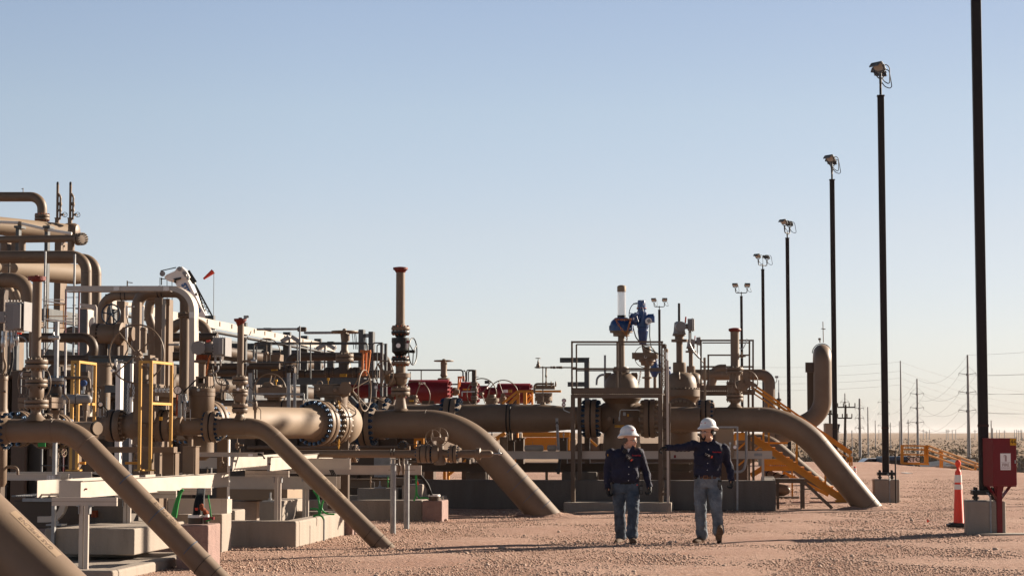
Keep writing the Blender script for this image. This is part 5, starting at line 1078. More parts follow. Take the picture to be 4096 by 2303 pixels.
# ================================================================== STEEL PIPE RACK
t = T('pipe_rack', 'long galvanised steel pipe rack receding behind the valves to the right', 'pipe rack', -580, 58, 0)
crop('full')
def rk(k): return Vector((0, k, 0))
base = t.p(840, 1262, 0); H = base.z; X0 = base.x
ys_ = [0, 3.7, 6.9, 9.6, 12.2, 14.4, 16.6]
for i, y in enumerate([-9, -4.5] + ys_):
    c = t.mb('column', 'galv_dark'); c.ibeam((X0, y, 0), (X0, y, H), .22, .22, .02, up=(0, 1, 0)); c.box((X0 + .125, y, H * .5), (.02, .2, H))
    if i in (2, 4, 6): c.box((X0 - .8, y, H - .6), (1.6, .15, .2)); c.box((X0 - .8, y, H - 1.6), (1.6, .15, .2))
bm = t.mb('top_beam', 'alu_sunlit'); bm.box((X0 + .16, 3.6, H - .26), (.03, 26, .24)); 
for k in range(20): bm.box((X0 + .18, -9 + k * 1.35, H - .22), (.05, .1, .12))
b2 = t.mb('beam', 'galv_dark'); b2.box((X0, 3.8, H - .45), (.3, 26, .05)); b2.box((X0 + .1, 3.8, H - 1.35), (.2, 26, .16)); b2.box((X0 + .1, 3.8, H - 2.3), (.2, 26, .16)); b2.box((X0 - 1.6, 3.8, H - .5), (.2, 26, .3)); b2.box((X0 - 1.6, 3.8, H - 1.5), (.2, 26, .3))
pp = t.mb('pipe', 'tan_dark_shade')
for dx, dz, r in ((-.5, .9, .16), (-1.0, 1.0, .22), (-1.4, 1.9, .2), (-.6, 1.95, .24), (-.9, 2.8, .25)): pp.cyl((X0 + dx, -9, H - dz), (X0 + dx, 17, H - dz), r, n=12)
crop('P1')
for x, y in ((570, 275), (1085, 382)):
    l_ = t.mb('floodlight', 'galv'); q = t.p(x, y, 3); l_.box(q + Vector((-.12, 0, 0)), (.3, .2, .12), (.8, 0, .5), (0, 1, 0), (-.5, 0, .8)); l_.box(q + Vector((.2, 0, 0)), (.3, .2, .12), (.8, 0, -.5), (0, 1, 0), (.5, 0, .8)); l_.bar(q, q - Vector((0, 0, .8)), .05)
t.done()
t = T('tray_bridge', 'high pale perforated tray on two grey columns left of the black valve stack', 'cable tray', 1600, 60, 900, group='pale metal cable trays')
b = t.mb('tray', 'galv'); t.bx(b, 780, 160, 1575, 196, 0, .3); h = t.mb('slot_pad', 'gap', b)  # black pads in place of the shaded slots
for k in range(16): t.bx(h, 800 + k * 48, 186, 816 + k * 48, 193, -.012, -.002)
for x0, x1, y in ((1570, 1640, 135), (1715, 1780, 165)): c = t.mb('column', 'galv_dark'); t.gbx(c, x0, x1, y, 0, .35)
t.bx(b, 1640, 195, 1780, 250, .1, .2); cb = t.mb('cable', 'rubber')
for x in (1480, 1510, 1530, 1655, 1670): cb.tube(fillet([t.p(x, 196, .1), t.p(x + 8, 260, .1), t.p(x + 22, 420, .1)], .1, 4), t.w(5), 5)
t.done()
t = T('insulated_pipe', 'short insulated pipe end lying on top of the steel rack', 'pipe', 600, 62, 900); b = t.mb('pipe', 'galv'); t.hl(b, 133, [(100, 17), (700, 17)]); e = t.mb('end_cap', 'tan_dark_shade'); t.hl(e, 133, [(690, 28), (700, 34), (790, 34), (815, 28)]); t.done()
# ================================================================== RED TANKS
crop('P2')
def red_tank(x0, x1, yc, hw, Z, label):
    t = T('red_tank', label, 'tank', (x0 + x1) / 2, Z, 800, group='red horizontal actuator cylinders')
    b = t.mb('shell', 'red_paint'); t.hl(b, yc, [(x0, hw * .8), (x0 + 6, hw), (x1 - 8, hw), (x1, hw * .97)], n=48)
    bo = t.mb('bolt_ring', 'red_paint', b)
    for i in range(14): a = 2 * math.pi * i / 14; q = t.p(x1, yc) + Vector((0, math.cos(a), math.sin(a))) * t.w(hw * .8); bo.cyl(q, q + Vector((.05, 0, 0)), .03, n=6)
    s = t.mb('saddle', 'tan_dark_shade'); s.box(t.p((x0 + x1) / 2, yc) * Vector((1, 1, 0)) if False else ((t.p((x0 + x1) / 2, yc).x), 0, t.p(x0, yc).z / 2), (.3, .4, t.p(x0, yc).z - t.w(hw * .6)))
    return t
t = red_tank(130, 712, 675, 174, 50, 'nearest bright red tank right of the black valve stack'); lb = t.mb('sticker', 'white_label'); lb.box(t.p(318, 552, -.56), (t.w(90), .01, t.w(36)), (1, 0, 0), (0, .8, .5), (0, -.5, .8)); t.done()
t = red_tank(-950, -410, 660, 110, 52, 'red tank glimpsed under the galvanised walkway deck'); t.done()
t = red_tank(-380, 60, 668, 120, 51.5, 'red tank glimpsed behind the black valve stack'); t.done()
t = red_tank(860, 1120, 690, 158, 54, 'dull red tank behind the slim flanged stand with a lever'); lb = t.mb('sticker', 'tag_yellow'); lb.box(t.p(958, 638, -.5), (t.w(95), .01, t.w(18))); t.done()
t = red_tank(1410, 1890, 700, 146, 56, 'rightmost red tank with white and yellow labels')
lb = t.mb('sticker', 'white_label'); lb.box(t.p(1527, 665, -.56), (t.w(64), .01, t.w(42))); lb = t.mb('tag_plate', 'tag_yellow'); lb.box(t.p(1597, 663, -.56), (t.w(48), .01, t.w(40))); mk = t.mb('marking', 'ink', lb); text_mb(mk, 'SDV', t.p(1597, 655, -.57), (1, 0, 0), (0, 0, 1), t.w(22), .002); text_mb(mk, '1001', t.p(1597, 673, -.57), (1, 0, 0), (0, 0, 1), t.w(20), .002)
m = t.mb('spring_housing', 'red_paint'); t.hl(m, 680, [(1150, 90), (1160, 95), (1270, 95), (1280, 70), (1410, 70)]); k = t.mb('limit_switch', 'black'); t.bx(k, 1225, 512, 1290, 555, -.1, .1); t.done()
# wheels and valves among the tanks
def big_wheel_valve(x, y, R_, Z, label, yaw=-10, body=None, sp=3, ph=.4):
    t = T('gear_valve', label, 'gate valve', x, Z, 800, group='tan gear operated valves')
    twheel(t, x, y, R_, R_ * .035, yaw=yaw, dy=-.45, spokes=sp, ph=ph); g = t.mb('gear_operator', 'tan'); g.cyl(t.p(x, y, -.45), t.p(x, y, 0), t.w(28), n=16)
    bx0 = body or (x + 20, x + 200, y + 10); t.vl(g, (bx0[0] + bx0[1]) / 2, [(bx0[2], (bx0[1] - bx0[0]) * .28), (bx0[2] + 20, (bx0[1] - bx0[0]) * .32), (bx0[2] + 50, (bx0[1] - bx0[0]) * .34), (bx0[2] + 54, (bx0[1] - bx0[0]) * .5), (bx0[2] + 100, (bx0[1] - bx0[0]) * .5), (bx0[2] + 104, (bx0[1] - bx0[0]) * .4), (bx0[2] + 200, (bx0[1] - bx0[0]) * .4)])
    return t
t = big_wheel_valve(222, 745, 222, 46, 'tan valve with big handwheel in front of the nearest red tank', ph=1.2, body=(60, 270, 720)); p_ = t.mb('nameplate', 'tag_yellow'); p_.box(t.p(165, 805, -.4), (t.w(60), .01, t.w(22))); t.done()
t = big_wheel_valve(1182, 705, 222, 47, 'tan valve with big handwheel left of the yellow crossover rail', ph=.9, body=(1220, 1435, 715)); t.done()
t = big_wheel_valve(1497, 720, 212, 49, 'tan valve with big handwheel touching the yellow crossover rail', yaw=10, ph=1.9, body=(1440, 1540, 700)); t.done()
t = T('lever_valve', 'slim flanged valve stand with a silver lever between the red tanks', 'valve', 1080, 43.2, 800)
b = t.mb('valve_body', 'tan_dark_shade'); t.vl(b, 1080, [(560, 30), (620, 36), (720, 42), (740, 30)]); t.vl(b, 1078, [(795, 34), (830, 30), (850, 50)]); t.bx(b, 1045, 355, 1095, 530, -.06, .06)
for y in (560, 765, 650): vflange(t, 1078, y, 52, 20, 32, 8, bolt='bolt_blue')
l_ = t.mb('lever', 'steel'); l_.bar(t.p(895, 675, -.2), t.p(1080, 672, -.2), t.w(14)); l_.bar(t.p(897, 672, -.2), t.p(900, 740, -.2), t.w(14)); l_.bar(t.p(1095, 458, 0), t.p(1138, 458, 0), t.w(10)); t.done()
t = T('stem_valve', 'tall tan valve stem with flat top handwheel rising behind the nearest red tank', 'gate valve', 635, 53, 800)
b = t.mb('bonnet', 'tan'); t.vl(b, 635, [(245, 48), (400, 44), (440, 54), (470, 34), (478, 90), (500, 90), (502, 78), (600, 78)]); w_ = t.mb('handwheel', 'tan'); t.wheel(w_, t.p(634, 228), (0, 0, 1), t.w(134), t.w(10), 5, t.w(18)); t.vl(w_, 634, [(198, 14), (212, 30), (250, 34)]); t.done()
t = T('galvanised_platform', 'farther galvanised walkway handrail above the nearest red tank', 'platform', 600, 56, 800, group='galvanised walkways')
r_ = t.mb('handrail', 'galv_dark')
rail(r_, [(110, 360, 0), (912, 360, 0), (912, 525, 0)], 11); rail(r_, [(150, 385, .8), (150, 500, .8)], 8); rail(r_, [(308, 368, 0), (308, 900, 0)], 9); rail(r_, [(920, 368, .5), (950, 368, .5), (955, 530, .5)], 9); rail(r_, [(965, 525, 0), (965, 360, 0), (1065, 360, 0)], 9, 25); rail(r_, [(992, 525, .5), (992, 372, .5), (1065, 368, .5)], 9, 25); rail(r_, [(720, 566, 0), (880, 566, 0)], 11)
c = t.mb('column', 'galv_dark'); t.gbx(c, 1040, 1066, 352, 0, .1); c = t.mb('column', 'galv_dark'); t.gbx(c, 1074, 1098, 356, .2, .3); c = t.mb('column', 'galv_dark'); t.gbx(c, 940, 960, 500, .2, .3); t.done()
t = T('orange_step_frame', 'small orange ladder frame between the two left red tanks', 'ladder', 860, 52, 800, group='orange ladders')
b = t.mb('frame', 'orange'); b.bar(t.p(852, 455, 0), t.p(836, 700, 0), t.w(22)); b.bar(t.p(926, 445, 0), t.p(930, 525, 0), t.w(14)); b.bar(t.p(885, 470, .1), t.p(862, 600, .1), t.w(16)); t.bx(b, 833, 450, 900, 478, 0, .05); t.bx(b, 812, 690, 850, 722, 0, .05); t.done()
t = T('flanged_joint', 'shaded bolted flange pair between the left red tanks', 'flange', 775, 50.5, 800); FL(t, 775, 672, 60, 34, 36, 10, bolt='bolt_tan'); p_ = t.mb('pipe', 'tan'); t.hl(p_, 672, [(712, 30), (860, 30)]); t.done()
# instrument pipework on poles
t = T('instrument_stand', 'thin tan instrument pipework with small hand valve left of the railed platform', 'instrument', 2065, 43.2, 800)
b = t.mb('pipework', 'tan'); b.cyl(t.p(1950, 322), t.p(2560, 324), t.w(10), n=10); t.vl(b, 2068, [(305, 8), (830, 8)], n=10); t.vl(b, 2115, [(325, 12), (430, 12), (435, 16), (460, 16), (465, 9), (520, 9), (525, 14), (590, 16), (600, 10)], n=12); t.vl(b, 2000, [(215, 8), (235, 10), (250, 18), (262, 12), (275, 24), (300, 30), (335, 30)], n=12); b.cyl(t.p(2230, 305), t.p(2230, 340), t.w(22), n=12); b.cyl(t.p(2330, 305), t.p(2330, 340), t.w(22), n=12)
for x in (2190, 2275, 2300): b.ball(t.p(x, 322), t.w(18), 10, 8)
w_ = t.mb('handwheel', 'tan'); t.wheel(w_, t.p(2000, 190), (0, 0, 1), t.w(36), t.w(5), 4, t.w(7)); t.vl(w_, 2000, [(185, 4), (218, 4)], n=8)
ft = t.mb('foot', 'tan_pale_sunlit'); ft.cyl(t.p(2030, 845), t.p(2105, 855), t.w(20), n=14); t.done()
t = T('manifold', 'tan bracketed valve manifold above the yellow platform rail', 'manifold', 2100, 48, 800)
b = t.mb('body', 'tan'); b.tube(fillet([t.p(1945, 700), t.p(1945, 560), t.p(2230, 560)], t.w(50), 6), t.w(16), 10); t.bx(b, 1960, 580, 2240, 640, .1, .2); t.vl(b, 2080, [(690, 128), (740, 128), (742, 120), (752, 120), (754, 128), (805, 128), (808, 100), (850, 100)], n=30); bo = t.mb('bolt_ring', 'bolt_tan', b)
for k in range(12): bo.cyl(t.p(1965 + k * 21, 800, -.4), t.p(1965 + k * 21, 835, -.4), t.w(7), n=6)
for x in (2190, 2255): t.vl(b, x, [(520, 5), (540, 10), (560, 14), (600, 10)], n=8)
t.done()
crop('H')
t = T('black_frame', 'dark T-shaped steel bracket frame behind the left platform post', 'steel frame', 350, 46, 1448)
b = t.mb('frame', 'galv_dark'); t.bx(b, 95, 795, 380, 800, 0, .2); t.bx(b, 95, 800, 378, 838, .09, .11); t.bx(b, 95, 836, 378, 842, 0, .2); t.gbx(b, 330, 376, 840, 0, .2); t.bx(b, 170, 1030, 330, 1075, .1, .2); t.done()
t = T('slotted_post', 'short slotted grey strut behind the left platform handrail', 'strut', 531, 45, 1448); perf_strut(t, 521, 772, 541, 1080, n=14); hs = t.mb('hose', 'galv'); hs.tube(fillet([t.p(450, 1060, -.05), t.p(455, 965, -.05), t.p(525, 960, -.05)], t.w(60), 7), t.w(11), 10); t.done()
# ================================================================== YELLOW CROSSOVER PLATFORM, MIDDLE
crop('P2')
t = T('yellow_platform', 'yellow steel crossover platform behind the main pipe, left of the railed brown platform', 'platform', 1750, 48.5, 800, group='yellow steel crossovers')
t.bx(t.mb('rail', 'yellow'), 1690, 650, 2330, 684, 0, .08); t.bx(t.mb('post', 'yellow'), 1690, 684, 1726, 1200, 0, .08); t.bx(t.mb('post', 'yellow'), 1782, 684, 1830, 1200, .02, .14); t.bx(t.mb('post', 'yellow'), 1900, 684, 1925, 1200, .6, .68); b = t.mb('brace', 'yellow')
b.bar(t.p(1700, 668, 0), t.p(1480, 845, 0), t.w(30)); b.bar(t.p(1700, 735, 0), t.p(1590, 850, 0), t.w(40)); b.bar(t.p(1885, 712, .4), t.p(1800, 790, .4), t.w(26)); b.bar(t.p(1905, 740, .4), t.p(1840, 840, .4), t.w(26))
s = t.mb('stringer', 'yellow'); 
crop('P5'); s.bar(t.p(1180, 190, 0), t.p(960, 330, 0), t.w(60)); pn = t.mb('deck_panel', 'yellow'); t.bx(pn, 1430, 172, 2130, 242, 0, .03); t.bx(pn, 1450, 252, 2130, 440, .05, .08); t.bx(pn, 1350, 190, 1372, 440, .2, .3)
g = t.mb('deck_edge', 'yellow_pale', pn)
for k in range(42): t.bx(g, 1435 + k * 12.4, 242, 1442 + k * 12.4, 248, -.02, .02)
for x0, x1 in ((265, 303), (325, 355), (1300, 1345)): l_ = t.mb('leg', 'yellow'); t.gbx(l_, x0, x1, 560, .1, .2)
b.bar(t.p(335, 812, .1), t.p(610, 590, .1), t.w(40)); b.bar(t.p(2430, 290, 0), t.p(2530, 380, 0), t.w(30)); t.done()
# ================================================================== UNDER THE MAIN PIPE
t = T('pipe_skid', 'dark brown steel skid with stanchions under the main pipe', 'skid', 1800, 43.9, 1000)
b = t.mb('skid_beam', 'tan_dark_shade'); crop('P5'); a = t.p(-100, 690, .3); c = t.p(3900, 690, .3); L_ = c.x - a.x
b.ibeam((a.x, .3, a.z), (c.x, .3, a.z), .2, t.w(128), .02, up=(0, 0, 1)); b.ibeam((a.x, 1.6, a.z), (c.x, 1.6, a.z), .2, t.w(128), .02, up=(0, 0, 1)); t.bx(b, 1300, 752, 3600, 764, .1, .3)
for x0, x1, y in ((1195, 1300, 305), (1340, 1450, 268), (1980, 2085, 265), (400, 460, 600), (600, 655, 570), (2350, 2420, 250)): s = t.mb('stanchion', 'tan_dark_shade'); t.bx(s, x0, y, x1, 640, -.1, .15); t.bx(s, x0 - 10, y - 10, x1 + 15, y, -.14, .18)
for x in (1205, 1250, 985, 1400, 2040, 2290): s = t.mb('clamp_bolt', 'steel'); t.vl(s, x, [(165, 6), (195, 8), (200, 16), (215, 16), (218, 8), (300, 8)], dy=-.1, n=10)
for x0, x1 in ((1225, 1280), (1385, 1425)): s = t.mb('saddle', 'tan_pale_sunlit'); t.bx(s, x0, 190, x1, 300, -.05, .1)
for x in (1790, 2300): s = t.mb('stanchion', 'tan'); t.vl(s, x, [(764, 20), (884, 20)], dy=.1, n=10)
t.done()
for x0, x1, y0, y1, lb in ((1465, 1745, 362, 446, 'grey wrapped pipe section under the main pipe, left of the slotted strut'), (1800, 1940, 365, 446, 'short grey wrapped pipe section touching the slotted strut')):
    t = T('wrapped_pipe', lb, 'pipe', (x0 + x1) / 2, 43.4, 1000, group='wrapped pipe sections'); b = t.mb('wrap', 'grey_box'); t.hl(b, 410, [(x0, 30), (x0 + 15, 46), (x0 + 60, 44), (x0 + 100, 48), (x1 - 20, 46), (x1, 30)]); n_ = t.mb('nipple', 'tan_pale_sunlit', b); t.vl(n_, x0 + 120, [(315, 3), (365, 3)], n=6); t.done()
for x0, x1, y0, lb in ((935, 1050, 255, 'brown canister under the main pipe nearest the middle sloping pipe'), (1095, 1225, 245, 'brown wrapped canister under the two black clamps')):
    t = T('canister', lb, 'canister', (x0 + x1) / 2, 43.2, 1000, group='brown canisters'); b = t.mb('canister', 'tan'); t.vl(b, (x0 + x1) / 2, [(y0, (x1 - x0) * .4), (y0 + 12, (x1 - x0) * .5), (y0 + 50, (x1 - x0) * .48), (440, (x1 - x0) * .46), (640, (x1 - x0) * .4)]); t.done()
t = T('slotted_post', 'slightly leaning white slotted strut marked A in front of the main pipe', 'strut', 1950, 42.0, 1000)
crop('P5'); b = t.mb('strut', 'galv'); b.bar(t.p(1940, -30, 0), t.p(1966, 445, 0), t.w(38), .03, up=(0, 1, 0)); h = t.mb('slot_pad', 'gap', b)  # slots drawn as black pads, their shade put into the colour
for k in range(18): q = t.p(1943, 100 + k * 19, 0); h.box(q + Vector((.002 * k * .7, -.018, 0)), (t.w(9), .006, t.w(8)))
lt = t.mb('marking', 'ink', b); text_mb(lt, 'A', t.p(1943, 40, -.02), (1, 0, 0), (0, 0, 1), .09, .002, bold=.003); lb = t.mb('lamp_head', 'black'); lb.bar(t.p(1985, 570, 0), t.p(1960, 790, 0), t.w(40)); lb.box(t.p(1960, 740, -.05), (t.w(70), .1, t.w(50))); t.done()
for x0, x1, y0, Z, lb in ((600, 900, 757, 44.6, 'dark concrete pier behind the long wall, left of the middle sloping pipe foot'), (2010, 2530, 760, 43.6, 'dark concrete pier behind the left man and the platform leg'), (2700, 3300, 770, 43.2, 'dark concrete pier between the two men behind the wall')):
    t = T('concrete_pier', lb, 'concrete pier', x0, Z, 880, group='dark piers behind the wall'); b = t.mb('concrete_pier', 'concrete_shaded', bevel=.03); t.gbx(b, x0, x1, y0, 0, .6); t.done()
# ================================================================== LEFT: HIGH VESSELS AND HEADERS
crop('A')
t = T('header_vessel', 'uppermost sunlit tan vessel at far left carrying two thin vent stems', 'vessel', 600, 62, 1440, group='big tan vessels at far left')
b = t.mb('shell', 'tan_pale_sunlit'); vx = Vector((-.5, -.866, 0)); e0 = t.p(660, 560, 0); b.lathe(e0, vx, [(0, t.w(86)), (9.0, t.w(86))], 44); b2 = t.mb('head', 'tan'); t.hl(b2, 552, [(640, 86), (650, 88), (725, 86), (752, 72), (764, 40), (766, 8)], n=40)  # sunlit shell in paler tan, shaded head in plain tan
nz = t.mb('nozzle', 'tan'); t.vl(nz, 407, [(437, 46), (455, 48), (480, 66)])
for x0, x1 in ((0, 70), (110, 182), (528, 590)): l_ = t.mb('leg', 'tan'); t.gbx(l_, x0, x1, 640, -.3, .3)
t.done()
t = T('overhead_pipe', 'topmost tan pipe at far left bending down onto a bolted flange', 'pipe', 200, 62, 1440); b = t.mb('pipe', 'tan'); t.pipe(b, [(-160, 211), (407, 211), (407, 385)], 47, 120); vflange(t, 407, 410, 72, 22, 47, 16, bolt='rust'); iv = t.mb('instrument', 'tan'); iv.cyl(t.p(223, 165), t.p(223, 125), t.w(4), n=8); iv.bar(t.p(207, 134), t.p(228, 134), t.w(5)); t.done()
for x, lb, yt in ((558, 'left one of two thin vent stems with small wheels on the uppermost vessel', 70), (682, 'right one of two thin vent stems with small wheels on the uppermost vessel', 70)):
    t = T('vent_stack', lb, 'vent stem', x, 61.6, 1440, group='thin vent stems'); b = t.mb('stem', 'tan'); t.vl(b, x, [(96, 13), (410, 12), (414, 28), (420, 28), (424, 22), (466, 22)], n=14); c = t.mb('cap', 'black'); t.vl(c, x, [(66, 5), (72, 12), (97, 13)], n=14)
    v = t.mb('valve_body', 'tan'); t.vl(v, x + 25, [(265, 16), (290, 18), (300, 11), (330, 12), (335, 16), (350, 16), (355, 10), (430, 10)], n=12); v.tube(fillet([t.p(x + 25, 270), t.p(x + 28, 215), t.p(x + 8, 180)], .12, 5), t.w(11), 8); v.cyl(t.p(x + 25, 383), t.p(x + 58, 383), t.w(12), n=10)
    twheel(t, x + 68, 383, 23, 2.5, yaw=25, dy=-.05, mt='black', spokes=3); t.done()
t = T('insulated_pipe', 'thin white insulated pipe running down across the uppermost vessel', 'pipe', 300, 58, 1440); b = t.mb('pipe', 'white_paint'); b.tube([t.p(-160, 448), t.p(180, 462), t.p(470, 530), t.p(692, 566)], t.w(15), 14)
for x, y in ((195, 470), (450, 525)): c = t.mb('clamp', 'tan_pale_sunlit'); c.cyl(t.p(x - 14, y - 4), t.p(x + 14, y + 4), t.w(24), n=14)
for x in (168, 447): s = t.mb('stand', 'galv_dark'); t.gbx(s, x - 16, x + 16, 490, 0, .2); t.bx(s, x - 34, 487, x + 34, 510, -.1, .3)
t.done()
t = T('flanged_header', 'straight shaded header pipe with a bolted blind flange facing right, far left', 'pipe', 400, 56, 1440)
b = t.mb('pipe', 'tan'); t.hl(b, 624, [(-160, 35), (742, 35)], n=28)
for x in (215, 687): t.vl(b, x, [(640, 36), (655, 34), (730, 34)], n=20)
f = t.mb('flange', 'tan'); bo = t.mb('bolt_ring', 'black', f); c = t.p(752, 621); ax2 = Vector((.85, -.52, 0)).normalized()
f.lathe(c, ax2, [(0, t.w(60)), (.09, t.w(60)), (.1, t.w(35)), (.13, t.w(35)), (.14, t.w(62)), (.22, t.w(62)), (.23, t.w(30))], 32)
x_, y_, z_ = frame(ax2)
for i in range(14): a = 2 * math.pi * i / 14; q = c + ax2 * .23 + (x_ * math.cos(a) + y_ * math.sin(a)) * t.w(52); bo.cyl(q - ax2 * .02, q + ax2 * .03, t.w(6), n=6)
iv = t.mb('instrument', 'tan'); iv.cyl(t.p(610, 725), t.p(610, 675), t.w(4), n=8); iv.cyl(t.p(618, 686), t.p(628, 686), t.w(10), n=10); t.done()
for cy, cx, hw, Z, lb in ((782, 833, 52, 52, 'nearer of two parallel tan header pipes bending down at far left'), (806, 930, 48, 55, 'farther of two parallel tan header pipes bending down at far left')):
    t = T('header_pipe', lb, 'pipe', 500, Z, 1440, group='twin header pipes'); b = t.mb('pipe', 'tan'); t.pipe(b, [(-160, cy), (cx, cy), (cx, 1900)], hw, 150, n=32); w = t.mb('weld_seam', 'tan_pale_sunlit'); w.torus(t.p(cx, 930 if cx < 900 else 960), (0, 0, 1), t.w(hw), .008, 32, 5); t.done()
t = T('header_vessel', 'lower sunlit tan vessel at far left, below the twin header pipes', 'vessel', 400, 60, 1440, group='big tan vessels at far left')
b = t.mb('shell', 'tan_pale_sunlit'); vx = Vector((-.5, -.866, 0)); e0 = t.p(740, 958, 0); b.lathe(e0 - vx * .45, vx, [(0, t.w(8)), (.05, t.w(50)), (.2, t.w(85)), (.45, t.w(98)), (9.0, t.w(98))], 48); t.done()
t = T('valve_pipe', 'tan elbow pipe left of the red-capped vent, turning down to a flange', 'pipe', 200, 34, 1440)
b = t.mb('pipe', 'tan'); t.pipe(b, [(-160, 1016), (272, 1016), (272, 1430)], 72, 165, n=36)
cl = t.mb('clamp', 'rubber'); cl.torus(t.p(14, 1016), (1, 0, 0), t.w(73), t.w(5), 28, 5); crop('B'); t.vl(b, 330, [(120, 70), (240, 72), (250, 45), (545, 45)]); vflange(t, 325, 238, 92, 16, 60, 12)
crop('A'); iv = t.mb('instrument', 'tan_dark_shade'); iv.cyl(t.p(88, 945), t.p(90, 850), t.w(9), n=8); iv.bar(t.p(40, 874), t.p(112, 874), t.w(5)); s = t.mb('support', 'tan_dark_shade'); t.gbx(s, -20, 40, 1105, -.1, .1); t.done()
t = T('lit_pipe', 'sunlit tan pipe stub slanting behind the grey actuator box at far left', 'pipe', 170, 40, 1440); b = t.mb('pipe', 'tan_pale_sunlit'); b.tube([t.p(60, 1040), t.p(140, 1200), t.p(250, 1500)], t.w(36), 24); b.tube([t.p(150, 1120), t.p(190, 1220)], t.w(34), 24); t.done()
# ================================================================== ARCHED LOOPS
crop('P4')
def arch(label, Z, xl, xr, yt, hw, ybl, ybr, bend, mat_='tan', flr=None):
    t = T('arched_pipe', label, 'pipe', (xl + xr) / 2, Z, 1400, group='arched tan pipe loops'); b = t.mb('pipe', mat_); t.pipe(b, [(xl, ybl), (xl, yt), (xr, yt), (xr, ybr)], hw, bend, n=36, k=14)
    return t
t = arch('front arched tan pipe loop under the pale curved tray', 39, 610, 1312, 315, 84, 1500, 640, 230)
vflange(t, 1312, 655, 112, 20, 84, 12); dp = t.mb('downpipe', 'tan'); t.vl(dp, 1298, [(675, 70), (2100, 70)], n=28)
cl = t.mb('clamp', 'rubber'); 
for x in (922, 980): cl.torus(t.p(x, 315), (1, 0, 0), t.w(86), t.w(6), 28, 5); cl.cyl(t.p(x, 380, -.2), t.p(x, 410, -.2), t.w(8), n=8)
iv = t.mb('instrument', 'black'); iv.cyl(t.p(963, 215), t.p(963, 130), t.w(9), n=10); iv.cyl(t.p(963, 125), t.p(1020, 130), t.w(6), n=8); iv.cyl(t.p(963, 112), t.p(963, 135), t.w(13), n=10); t.done()
t = arch('rear arched tan pipe loop, left of the front loop, behind the dark blue handwheel', 43, 100, 900, 372, 68, 1500, 380, 230)
cl = t.mb('clamp', 'rubber')
for x in (386, 448): cl.torus(t.p(x, 372), (1, 0, 0), t.w(70), t.w(6), 28, 5)
iv = t.mb('instrument', 'tan_dark_shade'); iv.cyl(t.p(468, 230), t.p(468, 155), t.w(10), n=10); iv.cyl(t.p(480, 178), t.p(545, 185), t.w(6), n=8); t.done()
t = arch('low arched tan pipe loop at the right end under the crane boom', 46, 1060, 1640, 765, 78, 1500, 1500, 240); t.done()
t = T('s_pipe', 'tan pipe with a gentle swan bend between the arched loops', 'pipe', 790, 44, 1400, group='arched tan pipe loops'); b = t.mb('pipe', 'tan'); b.tube(fillet([t.p(920, 420), t.p(800, 430), t.p(770, 640), t.p(830, 840), t.p(830, 1500)], t.w(130), 8), t.w(66), 28); t.done()
crop('B')
t = T('u_bend_pipe', 'dark smooth return-bend pipe between the red-capped vent and the big handwheel', 'pipe', 700, 36, 600)
b = t.mb('pipe', 'tan_dark_shade'); q = [t.p(-60, 362), t.p(800, 362)]; pts = [q[0], t.p(300, 362)] + [t.p(800, 362 + 0)] 
cc = t.p(800, 469); rr = t.w(107)
for i in range(1, 17): a = math.pi / 2 - math.pi * i / 16; pts.append(cc + Vector((math.cos(a), 0, math.sin(a))) * rr)
pts.append(t.p(300, 576)); b.tube(pts, t.w(46), 32); t.done()
# ---- horizontal drum valve with dark blue wheel
crop('P4')
t = T('drum_valve', 'shaded tan drum valve with a dark blue handwheel behind the big tan wheel', 'gate valve', 200, 38, 1400)
b = t.mb('valve_body', 'tan'); t.hl(b, 925, [(-40, 130), (-30, 150), (45, 152), (60, 135), (100, 150), (300, 150), (320, 140), (330, 165), (400, 165), (410, 100), (560, 100)], n=36); t.vl(b, 210, [(620, 40), (770, 50)])
bo = t.mb('bolt_ring', 'black', b)
for i in range(16): a = 2 * math.pi * i / 16; q = t.p(50, 925) + Vector((0, math.cos(a), math.sin(a))) * t.w(142); bo.cyl(q, q + Vector((t.w(25), 0, 0)), t.w(10), n=6)
twheel(t, 230, 640, 143, 11, yaw=-8, dy=-.42, mt='navy_wheel', spokes=5, ph=.4, hub=24)
p_ = t.mb('downpipe', 'tan_dark_shade'); t.vl(p_, 120, [(1070, 70), (1500, 70)]); t.vl(p_, 300, [(1060, 60), (1500, 60)]); t.done()
# ---- support columns under the loops
for x0, x1, y0, Z, lb, m_ in ((868, 968, 405, 38.6, 'brown steel column under the front arched loop', 'tan'), (972, 1075, 420, 39.5, 'second brown steel column just right of the one under the front loop', 'tan'), (322, 424, 450, 41, 'brown capped column behind the dark blue handwheel', 'tan'), (585, 650, 462, 34, 'slim brown square post through the top of the big tan wheel', 'tan')):
    t = T('support_column', lb, 'column', (x0 + x1) / 2, Z, 1400, group='brown columns under the loops'); b = t.mb('column', m_, bevel=.004); w_ = x1 - x0
    t.gbx(b, x0, x1, y0, 0, .12 if w_ < 80 else .02); 
    if w_ > 80: t.gbx(b, x1 - 10, x1, y0 + 2, .02, .3); t.gbx(b, x0, x1, y0, .3, .32); t.bx(b, x0 - 6, y0 - 8, x1 + 6, y0 + 95, -.02, .0)
    t.done()
